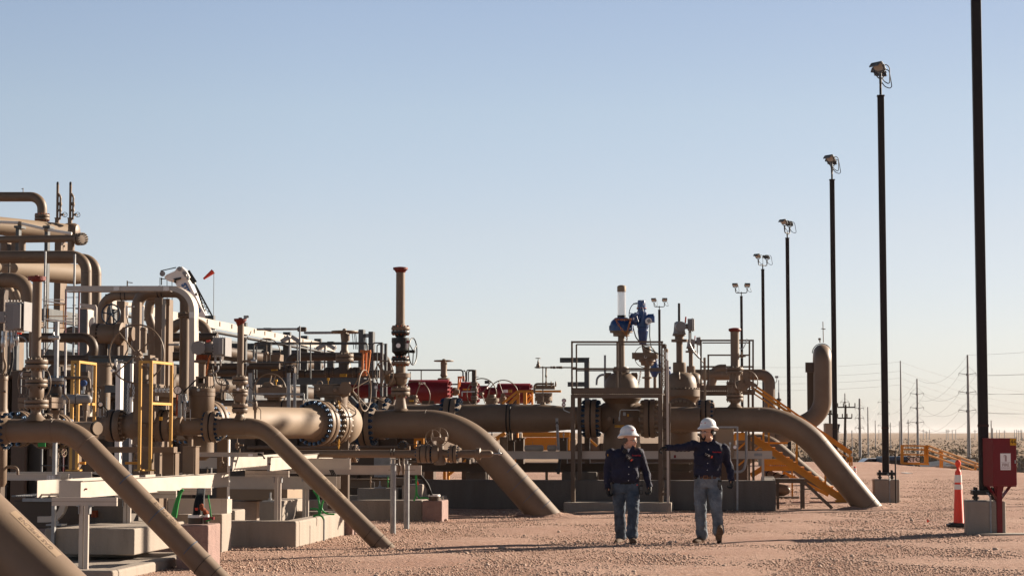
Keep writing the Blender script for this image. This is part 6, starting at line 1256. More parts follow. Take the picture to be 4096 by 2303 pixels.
# ---- pale curved tray
t = T('cable_tray', 'pale high cable tray curving down beside the front arched loop', 'cable tray', 700, 37.6, 1400, group='pale metal cable trays')
b = t.mb('side_rail', 'alu'); W_ = t.w(76); path = fillet([t.p(-420, 266), t.p(1400, 266), t.p(1400, 1700)], t.w(330), 16)
vs = []; fs = []
for i, p_ in enumerate(path):
    d = (path[min(i + 1, len(path) - 1)] - path[max(i - 1, 0)]).normalized(); n_ = Vector((-d.z, 0, d.x)); 
    vs += [p_ + n_ * W_ / 2, p_ - n_ * W_ / 2, p_ + n_ * W_ / 2 + Vector((0, .006, 0)), p_ - n_ * W_ / 2 + Vector((0, .006, 0)), p_ + n_ * W_ / 2 + Vector((0, .30, 0)), p_ + n_ * (W_ / 2 - .004) + Vector((0, .30, 0)), p_ + n_ * (W_ / 2 - .004)]
m = 7
for i in range(len(path) - 1):
    o = i * m; q = o + m; fs += [(o, o + 1, q + 1, q), (o + 2, q + 2, q + 3, o + 3), (o, q, q + 4, o + 4), (o + 5, q + 5, q + 6, o + 6), (o + 1, o + 3, q + 3, q + 1), (o + 4, q + 4, q + 5, o + 5)]
b.add(vs, fs)
sp = t.mb('splice_plate', 'white_paint')
for x in (310, 1030): t.bx(sp, x - 42, 232, x + 42, 300, -.014, -.004)
t.bx(sp, 1364, 605, 1440, 692, -.014, -.004); bb = t.mb('bolt', 'black', sp)
for x in (310, 1030):
    for dx in (-26, 26):
        for y in (238, 294): q = t.p(x + dx, y, -.02); bb.cyl(q, q + Vector((0, .01, 0)), t.w(3.5), n=6)
bt = t.mb('bottom', 'alu'); bt.box((t.p(300, 300).x, .15, t.p(300, 303).z), (t.p(1080, 300).x - t.p(-420, 300).x, .3, .006)); t.done()
# ================================================================== CRANE, WINDSOCK
crop('A')
t = T('mobile_crane', 'white telescopic crane boom with blue letters and a dark lattice jib, far behind', 'crane', 1900, 110, 1440, rot=0)
b = t.mb('boom', 'white_paint'); b.prism([t.p(1672, 1010), t.p(1795, 975), t.p(1950, 1290), t.p(2010, 1400), t.p(2200, 1800), t.p(2060, 1840), t.p(1905, 1370), t.p(1830, 1290)], (0, 1.3, 0))
h = t.mb('boom_head', 'white_paint'); h.prism([t.p(1585, 985, -.1), t.p(1610, 960, -.1), t.p(1690, 925, -.1), t.p(1712, 890, -.1), t.p(1755, 885, -.1), t.p(1800, 930, -.1), t.p(1830, 985, -.1), t.p(1780, 1000, -.1), t.p(1700, 990, -.1), t.p(1660, 1024, -.1), t.p(1600, 1010, -.1)], (0, 1.2, 0))
for x, y, r in ((1568, 952, 27), (1732, 905, 22), (1782, 950, 18)): s = t.mb('sheave', 'galv'); s.cyl(t.p(x, y, -.3), t.p(x, y, .1), t.w(r), n=20); s.torus(t.p(x, y, -.32), (0, 1, 0), t.w(r * .7), t.w(3), 20, 5)
c = t.mb('rope', 'black'); c.cyl(t.p(1550, 925, -.1), t.p(1700, 892, -.1), .03, n=5)
for x in (1544, 1612, 1660): c.cyl(t.p(x, 990, 0), t.p(x + 2, 1260, 0), .02, n=5)
d = t.mb('joint', 'black'); d.prism([t.p(1672, 1000, -.15), t.p(1750, 985, -.15), t.p(1745, 1002, -.15), t.p(1690, 1020, -.15)], (0, .1, 0)); d.ball(t.p(1690, 1030, -.1), t.w(12), 10, 8)
j = t.mb('lattice_jib', 'black'); A0, A1 = t.p(1815, 925, .5), t.p(2048, 1360, .5); B0, B1 = t.p(1865, 1000, .5), t.p(1985, 1340, .5)
j.cyl(A0, A1, .05, n=6); j.cyl(t.p(1810, 930, .5), t.p(1880, 1040, .5), .16, n=6); j.cyl(B0, B1, .05, n=6)
for k in range(9): a = A0.lerp(A1, .22 + k * .085); c2 = B0.lerp(B1, k / 9); e = B0.lerp(B1, (k + 1) / 9); j.cyl(a, c2, .02, n=5); j.cyl(a, e, .02, n=5)
m_ = t.mb('fitting', 'galv'); 
for x, y in ((1790, 970), (1815, 1000), (1895, 1150), (1775, 945)): m_.ball(t.p(x, y, -.2), t.w(16), 8, 6)
lt = t.mb('lettering', 'blue_text'); xd = (t.p(1815, 1140) - t.p(1768, 1050)).normalized(); yd = Vector((-xd.z, 0, xd.x)) ; yd = -yd if yd.z < 0 else yd
text_mb(lt, 'STE', t.p(1790, 1092, -.02), xd, yd, t.w(66), .01, bold=.02, xs=.95); lt = t.mb('lettering', 'blue_text'); text_mb(lt, 'D', t.p(1912, 1310, -.02), xd, yd, t.w(56), .01, bold=.03); t.done()
t = T('windsock', 'small red-orange windsock on a thin pole right of the crane', 'windsock', 2065, 80, 1440, rot=0)
b = t.mb('pole', 'galv_dark'); b.cyl((0, 0, 0), t.p(2065, 925), t.w(3), n=6); s = t.mb('sock', 'orange_red'); a = t.p(2055, 932, -.1); e = t.p(1966, 1002, -.25); s.lathe(a, e - a, [(0, t.w(24)), (.02, t.w(23)), ((e - a).length, t.w(10)), ((e - a).length - .02, t.w(9)), (.05, t.w(21))], 18); r = t.mb('ring', 'black'); r.torus(a, e - a, t.w(24), t.w(2), 20, 5); t.done()
# ================================================================== SCAFFOLD AND CABINETS BEHIND THE VENT
crop('P3')
t = T('access_scaffold', 'galvanised scaffold with rusty ladder and small yellow gate behind the red-capped vent', 'scaffold', 1150, 41, 1400)
b = t.mb('pole', 'galv'); t.gbx(b, 858, 884, -420 + 60, 0, .05); b = t.mb('pole', 'galv'); t.gbx(b, 1422, 1452, -310, 0, .05)
b = t.mb('ladder', 'maroon'); t.gbx(b, 1254, 1278, 365, .3, .35); t.gbx(b, 1508, 1534, 375, .3, .35)
for k in range(8): y = 520 + k * 205; t.bx(b, 1278, y, 1508, y + 14, .3, .33)
g = t.mb('gate', 'yellow'); 
for (x0, y0, x1, y1) in ((905, 660, 1270, 676), (905, 882, 1300, 900), (905, 1112, 1270, 1128), (905, 660, 922, 1128), (1212, 660, 1228, 1128)): t.bx(g, x0, y0, x1, y1, -.1, -.07)
r_ = t.mb('crossbar', 'white_paint'); r_.cyl(t.p(885, 945, -.2), t.p(1440, 1015, -.2), t.w(14), n=10); r_.cyl(t.p(900, 600, .4), t.p(1275, 655, .4), t.w(14), n=10); r_.cyl(t.p(440, 565, .6), t.p(1240, 570, .6), t.w(8), n=8)
cl = t.mb('coupler', 'galv')
for x, y in ((870, 240), (870, 600), (1437, 340), (1437, 680), (1437, 1015), (1437, 885), (870, 950)): cl.cyl(t.p(x - 40, y, -.03), t.p(x + 40, y, -.03), t.w(7), n=8)
t.done()
t = T('control_cabinet', 'tall grey metal cabinet behind the scaffold ladder', 'cabinet', 1610, 43, 1400); b = t.mb('cabinet', 'galv_dark', bevel=.01); t.gbx(b, 1540, 1675, 755, 0, .5); e = t.mb('edge_trim', 'alu'); t.gbx(e, 1676, 1690, 755, .0, .4); t.done()
t = T('tray_elbow', 'short pale tray bending down behind the scaffold', 'cable tray', 1750, 42, 1400, group='pale metal cable trays')
b = t.mb('tray', 'alu'); b.prism([t.p(1540, 640), t.p(1840, 672), t.p(1868, 720), t.p(1866, 1030), t.p(1745, 1240), t.p(1725, 1190), t.p(1720, 1060), t.p(1840, 1000), t.p(1815, 760), t.p(1560, 700)], (0, .03, 0)); 
b2 = t.mb('bracket', 'alu'); t.bx(b2, 1440, 725, 1820, 748, .05, .2); t.done()
t = T('ibeam_frame', 'short dark grey steel beam on posts behind the left yellow guard frame', 'steel frame', 440, 33, 600)
crop('B'); b = t.mb('beam', 'galv_dark'); t.bx(b, 852, 532, 1285, 542, 0, .25); t.bx(b, 852, 542, 1283, 596, .11, .13); t.bx(b, 852, 596, 1283, 604, 0, .25); t.gbx(b, 1185, 1255, 606, .02, .2); t.bx(b, 1010, 820, 1200, 892, .1, .15)
e = t.mb('post_edge', 'white_paint'); t.gbx(e, 1256, 1280, 610, .0, .05); t.done()
for x0, x1, y0, Z, m_, lb, r in ((1118, 1166, 610, 31.5, 'white_paint', 'pale square post left of the middle gate valve', 0), (760, 850, 690, 40, 'tan_dark_shade', 'dark brown column behind the left yellow guard frame', 0), (470, 560, 640, 42, 'tan_dark_shade', 'dark brown column behind the small flanged valve stem', 0), (120, 250, 690, 40, 'tan_dark_shade', 'dark brown column behind the far left valve', 0), (1750, 1870, 600, 44, 'tan_dark_shade', 'dark brown column behind the grey actuator pipe', 0)):
    t = T('steel_post', lb, 'post', (x0 + x1) / 2, Z, 600, group='plain posts among the valves'); b = t.mb('steel_post', m_); t.gbx(b, x0, x1, y0, 0, .15); t.done()
for xc, y0, y1, hw, Z, lb in ((995, 610, 840, 92, 34.5, 'upright brown ribbed vessel behind the left yellow guard frame'), (1420, 560, 1100, 95, 36, 'upright brown vessel behind the big tan wheel')):
    t = T('upright_vessel', lb, 'vessel', xc, Z, 600, group='upright brown vessels'); b = t.mb('shell', 'tan'); t.vl(b, xc, [(y0, hw * 1.12), (y0 + 22, hw * 1.12), (y0 + 24, hw * .95), (y1 - 24, hw * .95), (y1 - 22, hw * 1.15), (y1, hw * 1.15), (y1 + 4, hw * .8), (y1 + 500, hw * .8)], n=28); t.done()
# background brown pipes between the loops and the rack
for y, hw, x0, x1, Z, lb in ((362, 42, 1080, 2100, 44, 'upper dark pipe crossing behind the right arched loop'), (545, 46, 1500, 2150, 45, 'lower dark pipe crossing behind the right arched loop'), (640, 30, 1900, 2700, 44.5, 'dark pipe with twin clamps right of the grey actuator')):
    t = T('cross_pipe', lb, 'pipe', (x0 + x1) / 2, Z, 600, group='dark cross pipes'); b = t.mb('pipe', 'tan_dark_shade'); t.hl(b, y, [(x0, hw), (x1, hw)]); t.done()
t = T('dark_backdrop', 'dark brown backdrop wall added to fill the gaps behind the left valves', 'skid', 600, 47, 600)  # added dark wall, keeps bright sky and ground out of the gaps
b = t.mb('wall_panel', 'tan_dark_shade'); crop('full'); t.gbx(b, -60, 640, 1480, 0, .2); b = t.mb('wall_panel', 'concrete_shaded'); t.gbx(b, 640, 1000, 1600, 0, .2)
for x in (20, 90, 160, 235, 300, 370, 440, 520, 600, 680, 760): c = t.mb('stiffener', 'tan_dark_shade'); t.gbx(c, x, x + 16, 1440 + (x * 7) % 60, -.25, -.05)
for y, x0, x1 in ((1500, -40, 620), (1585, 60, 900), (1660, 200, 980)): c = t.mb('pipe', 'tan_dark_shade'); t.hl(c, y, [(x0, 16), (x1, 16)], dy=-.6)
t.done()
t = T('dark_backdrop', 'dark brown backdrop wall added to darken the gaps below the diagonal pipe', 'skid', 1200, 46, 1700); crop('full')  # second added wall, darkens what shows under the pipe
b = t.mb('wall_panel', 'tan_dark_shade'); t.gbx(b, 980, 1690, 1722, 0, .25)
for x in (1010, 1090, 1180, 1265, 1350, 1420, 1500, 1580, 1660): c = t.mb('stiffener', 'tan_dark_shade'); t.gbx(c, x, x + 9, 1712 + (x * 7) % 30, -.2, -.02)
for y, x0, x1 in ((1790, 990, 1640), (1850, 1040, 1690)): c = t.mb('pipe', 'tan'); t.hl(c, y, [(x0, 9), (x1, 9)], dy=-.5)
t.done()
# ================================================================== LEFT VALVES (near)
def actuator(t, X, Y, k, drum=True):
    """grey electric actuator: cover box at (X, Y) centre of its box, k = scale; crop pixels"""
    b = t.mb('control_box', 'grey_box', bevel=.012); cx, cy = X, Y
    t.bx(b, cx - 50 * k, cy - 88 * k, cx + 62 * k, cy + 88 * k, -.12, .18); t.bx(b, cx + 0 * k, cy - 78 * k, cx + 50 * k, cy + 78 * k, -.20, -.12)
    e = t.mb('box_cover', 'grey_box', b, bevel=.006); t.bx(e, cx + 63 * k, cy - 92 * k, cx + 74 * k, cy + 92 * k, -.16, .2)
    s = t.mb('cover_screw', 'white_paint', b)
    for i in range(6):
        for yy in (-90, 90): s.cyl(t.p(cx - 44 * k + i * 19 * k, cy + yy * k, -.14), t.p(cx - 44 * k + i * 19 * k, cy + (yy + (10 if yy > 0 else -10)) * k, -.14), t.w(4.5 * k), n=6)
    for i in range(5): s.cyl(t.p(cx - 46 * k, cy - 66 * k + i * 33 * k, -.15), t.p(cx - 46 * k, cy - 66 * k + i * 33 * k, -.12), t.w(4.5 * k), n=6)
    if drum:
        d = t.mb('drum', 'grey_box', bevel=.004); d.cyl(t.p(cx - 190 * k, cy + 12 * k, -.34), t.p(cx - 190 * k, cy + 12 * k, .1), t.w(66 * k), n=32); t.bx(d, cx - 150 * k, cy - 28 * k, cx - 50 * k, cy + 50 * k, -.1, .1); d.cyl(t.p(cx - 120 * k, cy + 10 * k), t.p(cx - 50 * k, cy + 10 * k), t.w(20 * k), n=16)
        for a in range(4): q = t.p(cx - 190 * k, cy + 12 * k, -.3) + Vector((math.cos(a * 1.57 + .78), 0, math.sin(a * 1.57 + .78))) * t.w(68 * k); d.cyl(q, q + Vector((0, .06, 0)), t.w(9 * k), n=8)
    for dx in (-22, 30):
        c = t.mb('cable_gland', 'steel'); t.vl(c, cx + dx * k, [(cy + 98 * k, 9 * k), (cy + 120 * k, 12 * k), (cy + 125 * k, 8 * k), (cy + 150 * k, 13 * k), (cy + 158 * k, 9 * k), (cy + 185 * k, 8 * k)], n=12)
    return t
crop('D')
t = T('actuated_valve', 'tan valve with grey electric actuator and round drum on the second pipe line', 'gate valve', 258, 29.2, 1200, group='valves with grey electric actuators')
actuator(t, 412, 448, 1.0)
rd = t.mb('lever', 'orange_red'); t.bx(rd, 300, 385, 335, 405, -.05, 0)
b = t.mb('bonnet', 'tan'); t.vl(b, 262, [(528, 60), (530, 58)]); k_ = t.mb('mount_plate', 'rust'); t.vl(k_, 262, [(528, 56), (582, 62)]); t.vl(b, 262, [(580, 78), (602, 78), (606, 36), (735, 34)]); 
t.bx(b, 200, 735, 224, 830, -.14, .14); t.bx(b, 298, 735, 322, 830, -.14, .14); t.bx(b, 200, 735, 322, 752, -.141, .141); t.bx(b, 200, 800, 322, 832, -.142, .142); b.cyl(t.p(262, 735), t.p(262, 830), t.w(14), n=12)
t.vl(b, 260, [(850, 124), (855, 128), (882, 128), (886, 124), (888, 128), (925, 128), (928, 122), (1060, 120), (1064, 118), (1448, 122), (1500, 122), (1530, 60), (1545, 52)], n=40)
bo = t.mb('bolt_ring', 'bolt_tan', b)
for i in range(16): a = 2 * math.pi * i / 16; q = t.p(260, 850) + Vector((math.cos(a), math.sin(a), 0)) * t.w(108); bo.cyl(q, q + Vector((0, 0, t.w(18))), t.w(9), n=6)
g = t.mb('grease_fitting', 'steel'); g.cyl(t.p(225, 866, -.5), t.p(225, 866, -.4), t.w(14), n=10)
f = t.mb('flange', 'tan'); c = t.p(190, 1212, .1); axq = Vector((.12, -1, 0)).normalized(); f.lathe(c, -axq, [(0, t.w(150)), (.08, t.w(150)), (.09, t.w(100)), (.6, t.w(100))], 40); f.lathe(c, axq, [(0, t.w(120)), (.02, t.w(118)), (.03, t.w(30))], 30)
bo = t.mb('bolt_ring', 'bolt_tan', f); x_, y_, z_ = frame(axq)
for i in range(12): a = 2 * math.pi * i / 12; q = c + (x_ * math.cos(a) + y_ * math.sin(a)) * t.w(124); bo.hexa(q, q + axq * .05, t.w(14))
cb = t.mb('cable', 'rubber'); cb.tube(fillet([t.p(360, 630), t.p(372, 760), t.p(380, 830), t.p(340, 835)], .1, 5), t.w(6), 8); c2 = t.mb('cable', 'galv'); c2.tube(fillet([t.p(415, 630), t.p(418, 680), t.p(350, 720), t.p(325, 715)], .1, 5), t.w(9), 8)
c3 = t.mb('cable', 'rubber'); c3.tube(fillet([t.p(200, 770), t.p(120, 850), t.p(70, 900)], .3, 6), t.w(7), 8); tg = t.mb('chain', 'orange'); chain(tg, [t.p(340, 530, -.1), t.p(318, 620, -.1), t.p(300, 720, -.1)], .03, .006)
t.done()
crop('B')
t = T('actuated_valve', 'tan valve with grey electric actuator box cut by the left edge of the photo', 'gate valve', 35, 22.6, 1200, group='valves with grey electric actuators')
actuator(t, 120, 155, 1.55, False); d = t.mb('drum', 'grey_box'); t.bx(d, -60, 110, 45, 215, -.1, .1)
for x in (32, 120): c = t.mb('hose', 'tan_pale_sunlit' if x < 50 else 'rubber'); c.tube(fillet([t.p(x, 460), t.p(x + 2, 560), t.p(x + 28 if x < 50 else x - 10, 640), t.p(20 if x < 50 else 85, 720)], .1, 6), t.w(14), 10)
for x in (32, 120): c = t.mb('cable_gland', 'steel'); t.vl(c, x, [(300, 18), (340, 20), (345, 14), (400, 22), (440, 22), (450, 15), (500, 16)], n=12)
b = t.mb('bonnet', 'tan'); t.vl(b, 20, [(720, 52), (728, 58), (772, 58), (776, 54), (1040, 56), (1100, 70)], n=32); bo = t.mb('bolt_ring', 'bolt_tan', b)
for i in range(10): a = 2 * math.pi * i / 10; q = t.p(20, 722) + Vector((math.cos(a), math.sin(a), 0)) * t.w(46); bo.cyl(q, q + Vector((0, 0, t.w(16))), t.w(8), n=6)
lv = t.mb('lever', 'orange_red'); lv.cyl(t.p(165, 318, -.1), t.p(205, 318, -.1), t.w(11), n=12)
v = t.mb('valve_body', 'tan'); t.vl(v, 10, [(1400, 60), (1760, 60), (1800, 40)]); v.cyl(t.p(60, 880, -.1), t.p(20, 885, -.1), t.w(12), n=10)
crop('C'); pl_ = t.mb('drain_pipe', 'tan'); pl_.tube(fillet([t.p(30, 395), t.p(172, 395), t.p(172, 470)], .05, 5), t.w(13), 12); t.done()
# ---- middle gate valve with giant wheel
crop('B')
t = T('gate_valve', 'shaded tan gate valve with a giant thin handwheel between the two yellow guard frames', 'gate valve', 1390, 28.9, 1200)
b = t.mb('valve_body', 'tan'); t.hl(b, 1212, [(1190, 95), (1215, 100), (1290, 140), (1390, 150), (1490, 140), (1530, 100), (1545, 95)], n=36); t.bx(b, 1285, 860, 1495, 1180, -.3, .3); t.vl(b, 1390, [(1200, 110), (1400, 112), (1448, 100), (1500, 60)]); t.hl(b, 1205, [(650, 84), (1050, 84)]); t.hl(b, 1205, [(1640, 84), (1760, 84)])
for x in (1115, 1590): FL(t, x, 1210, 154, 60, 88, 16, bolt='bolt_tan')
bn = t.mb('bonnet', 'tan'); t.bx(bn, 1250, 842, 1650, 935, -.32, .32); t.bx(bn, 1262, 805, 1470, 842, -.3, .3); bo = t.mb('bolt_ring', 'bolt_tan', bn)
for i in range(9): bo.cyl(t.p(1275 + i * 45, 842, -.28), t.p(1275 + i * 45, 824, -.28), t.w(9), n=6)
t.bx(bn, 1500, 935, 1640, 1010, -.2, .2)
s = t.mb('stem_cover', 'tan'); t.vl(s, 1388, [(262, 22), (272, 34), (290, 36), (296, 30), (510, 30)], n=20); t.bx(s, 1305, 560, 1455, 580, -.15, .15); t.bx(s, 1390, 530, 1450, 560, -.12, .12); t.vl(s, 1390, [(600, 40), (805, 44)], n=20); t.bx(s, 1310, 600, 1420, 640, -.14, .14); t.bx(s, 1305, 600, 1335, 805, -.1, .1)
g = t.mb('gear_hub', 'tan'); g.box(t.p(1335, 517, -.36), (t.w(52), .1, t.w(52)), (.8, 0, .6), (0, 1, 0), (-.6, 0, .8))
twheel(t, 1317, 518, 278, 8, yaw=-6, dy=-.40, spokes=4, ph=.72, hub=14)
gk = t.mb('wheel_grip', 'white_paint'); gk.cyl(t.p(1082, 680, -.48), t.p(1100, 684, -.36), t.w(15), n=14)
ch = t.mb('chain', 'steel'); chain(ch, [t.p(1285, 810, -.4), t.p(1290, 880, -.4), t.p(1283, 970, -.4)], .04, .006); chain(ch, [t.p(1240, 800, -.42), t.p(1235, 950, -.42), t.p(1232, 1090, -.42)], .035, .006)
tg = t.mb('tag_plate', 'tag_yellow'); tg.box(t.p(1551, 1142, -.56), (t.w(30), .006, t.w(34)))
bs = t.mb('drain_boss', 'tan'); bs.cyl(t.p(1275, 1210, -.5), t.p(1275, 1210, -.3), t.w(20), n=14); bs.cyl(t.p(1390, 1210, -.5), t.p(1390, 1210, -.3), t.w(20), n=14)
t.done()
t = T('pressure_gauge', 'round black-rimmed pressure gauge on a chrome stem in front of the middle valve', 'gauge', 1715, 28.2, 1200)
b = t.mb('case', 'black'); b.cyl(t.p(1716, 868, -.03), t.p(1716, 868, .04), t.w(42), n=28); f = t.mb('dial', 'white_label', b); f.cyl(t.p(1716, 868, -.036), t.p(1716, 868, -.031), t.w(33), n=28); n_ = t.mb('needle', 'ink', f); n_.bar(t.p(1712, 890, -.04), t.p(1722, 842, -.04), .004, .004)
for i in range(9): a = i * .6 - 2.4; q = t.p(1716, 868, -.038) + Vector((math.sin(a), 0, math.cos(a))) * t.w(27); n_.box(q, (.006, .002, .006))
s = t.mb('stem', 'rust'); t.vl(s, 1708, [(910, 12), (960, 8), (985, 14), (1010, 8), (1090, 12), (1120, 7)], n=10); t.done()
t = T('instrument_bracket', 'small chrome instrument tubing row beside the pressure gauge', 'instrument', 1570, 28.3, 1200); b = t.mb('tubing', 'steel'); b.cyl(t.p(1480, 872), t.p(1640, 868), t.w(10), n=10)
for x in (1510, 1545, 1580, 1620): b.cyl(t.p(x, 850), t.p(x, 890), t.w(14), n=10)
w_ = t.mb('tag', 'white_paint'); t.bx(w_, 1497, 925, 1525, 970, -.02, 0); t.done()
for x, y0, y1, lb in ((1735, 905, 1130, 'galvanised strut right of the pressure gauge'),):
    t = T('strut_stand', lb, 'strut frame', x, 28.6, 1200); perf_strut(t, x - 12, y0, x + 14, y1, n=10); perf_strut(t, 1775, 930, 1790, 1130, n=10); b = t.mb('junction_block', 'galv'); t.bx(b, 1752, 905, 1790, 975, -.05, .05); t.done()
# ---- far left small valve stem group
t = T('small_valve', 'small valve with galvanised strut post and black nameplates right of the red-capped vent', 'valve', 545, 24.5, 1200)
b = t.mb('strut', 'galv'); t.gbx(b, 527, 558, 205, .08, .14)
f = t.mb('valve_body', 'tan_dark_shade'); t.vl(f, 538, [(815, 50), (830, 60), (900, 62), (940, 50), (1025, 30), (1060, 34)]); t.bx(f, 478, 960, 575, 1010, -.12, .1)
top = t.mb('top_flange', 'galv'); t.vl(top, 538, [(750, 74), (754, 78), (778, 78), (782, 74)]); tf = t.mb('flange', 'tan'); t.vl(tf, 538, [(785, 76), (812, 76)]); t.vl(tf, 545, [(1010, 66), (1040, 66)]); t.vl(tf, 545, [(1060, 66), (1090, 66)]); t.vl(tf, 540, [(1090, 30), (1160, 30)])
bo = t.mb('bolt_ring', 'bolt_blue', top)
for i in range(10): a = 2 * math.pi * i / 10; q = t.p(538, 782) + Vector((math.cos(a), math.sin(a), 0)) * t.w(66); bo.cyl(q - Vector((0, 0, t.w(50))), q + Vector((0, 0, t.w(52))), t.w(7), n=6)
for y in (908, 972): n_ = t.mb('nameplate', 'black'); n_.box(t.p(530, y, -.19), (t.w(62), .006, t.w(22)))
l_ = t.mb('lever', 'tan_pale_sunlit'); l_.bar(t.p(620, 905, -.1), t.p(665, 960, -.1), t.w(16), .02); l_.bar(t.p(665, 960, -.1), t.p(662, 1080, -.1), t.w(14), .02); t.done()
t = T('wrapped_pipe_end', 'grey wrapped pipe end pointing right in front of the left yellow guard frame', 'pipe', 740, 25.8, 1200)
b = t.mb('wrap', 'grey_box'); t.hl(b, 955, [(560, 46), (640, 44), (735, 46), (748, 52), (760, 46), (850, 42), (870, 36), (886, 14)], n=24); s = t.mb('strap', 'rubber'); s.torus(t.p(745, 955), (1, 0, 0), t.w(50), t.w(5), 24, 5); st = t.mb('stand', 'tan'); t.vl(st, 825, [(990, 30), (1060, 28), (1064, 20), (1090, 22), (1170, 12)], n=14); t.done()
t = T('lit_pipe', 'short sunlit pipe with dark strap behind the near sloping pipe elbow', 'pipe', 850, 24.5, 1200); b = t.mb('pipe', 'tan_pale_sunlit'); ax3 = Vector((.86, -.5, 0)); b.cyl(t.p(960, 1240) - ax3 * 1.6, t.p(945, 1236), t.w(62), n=28); s = t.mb('strap', 'rubber'); s.torus(t.p(925, 1236), ax3, t.w(63), t.w(7), 28, 5); t.done()
t = T('transmitter', 'small blue-grey round transmitter behind the left yellow guard frame', 'instrument', 812, 26.8, 1200); b = t.mb('housing', 'blue_paint'); b.cyl(t.p(800, 802, -.1), t.p(815, 800, .08), t.w(30), n=20); f = t.mb('valve', 'steel'); f.cyl(t.p(800, 870, -.05), t.p(800, 900, -.05), t.w(20), n=12); f.cyl(t.p(812, 832), t.p(812, 870), t.w(12), n=10)
e = t.mb('elbow_pipe', 'tan'); e.tube(fillet([t.p(620, 748, .1), t.p(862, 748, .1), t.p(865, 880, .1)], .05, 5), t.w(15), 12); t.vl(e, 865, [(872, 38), (888, 38)], dy=.1); t.done()
# ---- flange rings seen behind riser one
t = T('flanged_header', 'row of large bolted flange rings facing the camera behind the near sloping pipe', 'pipe', 300, 25.2, 1200, rot=0)
b = t.mb('pipe', 'tan'); axf = Vector((-.42, -.9, 0)).normalized(); c0 = t.p(555, 1268)
for (x, y), bm, d in (((185, 1243), 'bolt_blue', -.4), ((440, 1262), 'bolt_tan', 0.0), ((560, 1268), 'bolt_blue', .25)):
    f = t.mb('flange', 'tan'); bo = t.mb('bolt_ring', bm, f); t.flange(f, bo, t.p(x, y, d), axf, .225, .05, .13, 12, br=.026)
b.cyl(c0 + axf * 1.2, c0 - axf * .7, .13, n=36); w = t.mb('green_tape', 'green'); crop('C'); w.box(t.p(403, 180, -.45), (.09, .02, .05)); t.done()
# ================================================================== YELLOW GUARD FRAMES
crop('B')
def guard(label, xs, yt, yr, ybot, Z, mt):
    t = T('guard_frame', label, 'guard frame', xs[1], Z, 1200, group='yellow tube guard frames')
    zt = t.p(xs[0], yt, 0).z; x0 = t.p(xs[0], yt).x; x1 = t.p(xs[1], yt).x; w = .036; x2w = t.p(xs[2], yt, .85)
    zb = t.p(xs[0], ybot).z
    for (x, y) in ((x0, 0), (x1, 0), (x2w.x, .85)): l_ = t.mb('post', mt, bevel=.004); l_.box((x, y, (zt + zb) / 2), (w * 1.15, w, zt - zb))
    r_ = t.mb('rail', mt, bevel=.004); r_.box(((x0 + x1) / 2, 0, zt - w / 2), (x1 - x0, w, w * .98)); r_.bar((x1, 0, zt - w / 2), (x2w.x, .85, zt - w / 2), w, w)
    zm = t.p(xs[2], yr, .85).z; r_.bar((x1, 0, zm), (x2w.x, .85, zm), w * .8, w)
    f = t.mb('foot_plate', mt); f.box((x0, 0, zb), (.12, .1, .02)); f.box((x1, 0, zb), (.12, .1, .02)); 
    return t
t = guard('right-hand yellow tube guard frame standing in front of the middle gate valve', (1357, 1462, 1657), 583, 1005, 1640, 27.0, 'yellow_pale')
crop('C'); b = t.mb('brace', 'yellow'); t.bx(b, 1205, 345, 1345, 370, .02, .06); t.done()
crop('B'); t = guard('left-hand yellow tube guard frame beside the grey wrapped pipe end', (702, 757, 918), 583, 1005, 1640, 27.0, 'yellow_pale'); crop('C'); b = t.mb('brace', 'yellow'); t.bx(b, 765, 345, 820, 370, .02, .06)
crop('B'); ch = t.mb('chain', 'steel'); chain(ch, [t.p(728, 630), t.p(724, 780), t.p(726, 900)], .035, .006); t.done()
# ================================================================== FOREGROUND LEFT: CONCRETE, TRAYS, STRUTS
def slab(name, label, cat, cr, x0, x1, y0, Z, depth, m='concrete', ybot=None, grp=None, rot=YAW, hgt=None, bev=.02):
    crop(cr); t = T(name, label, cat, (x0 + x1) / 2, Z, y0, rot=rot, group=grp); b = t.mb(name, m, bevel=bev); a = t.p(x0, y0, 0); c = t.p(x1, y0, 0)
    zb = t.p(x0, ybot, 0).z if ybot else -.02
    b.box(((a.x + c.x) / 2, depth / 2, (a.z + zb) / 2), (c.x - a.x, depth, a.z - zb)); t.done(); return t
G1 = 'pink tinted concrete pedestals'
slab('pink_pedestal', 'tall pink-stained concrete pedestal beside the near sloping pipe', 'pedestal', 'C', 1700, 2012, 952, 23.9, .55, 'pink_block', grp=G1)
slab('pink_pedestal', 'low pink-stained concrete pedestal behind the foot of the second sloping pipe', 'pedestal', 'E', 1440, 1716, 884, 32.0, .5, 'pink_block', grp=G1)
slab('pink_pedestal', 'small pink-stained concrete pedestal right of the two galvanised posts', 'pedestal', 'G', 455, 648, 727, 36.8, .75, 'pink_block', grp=G1)
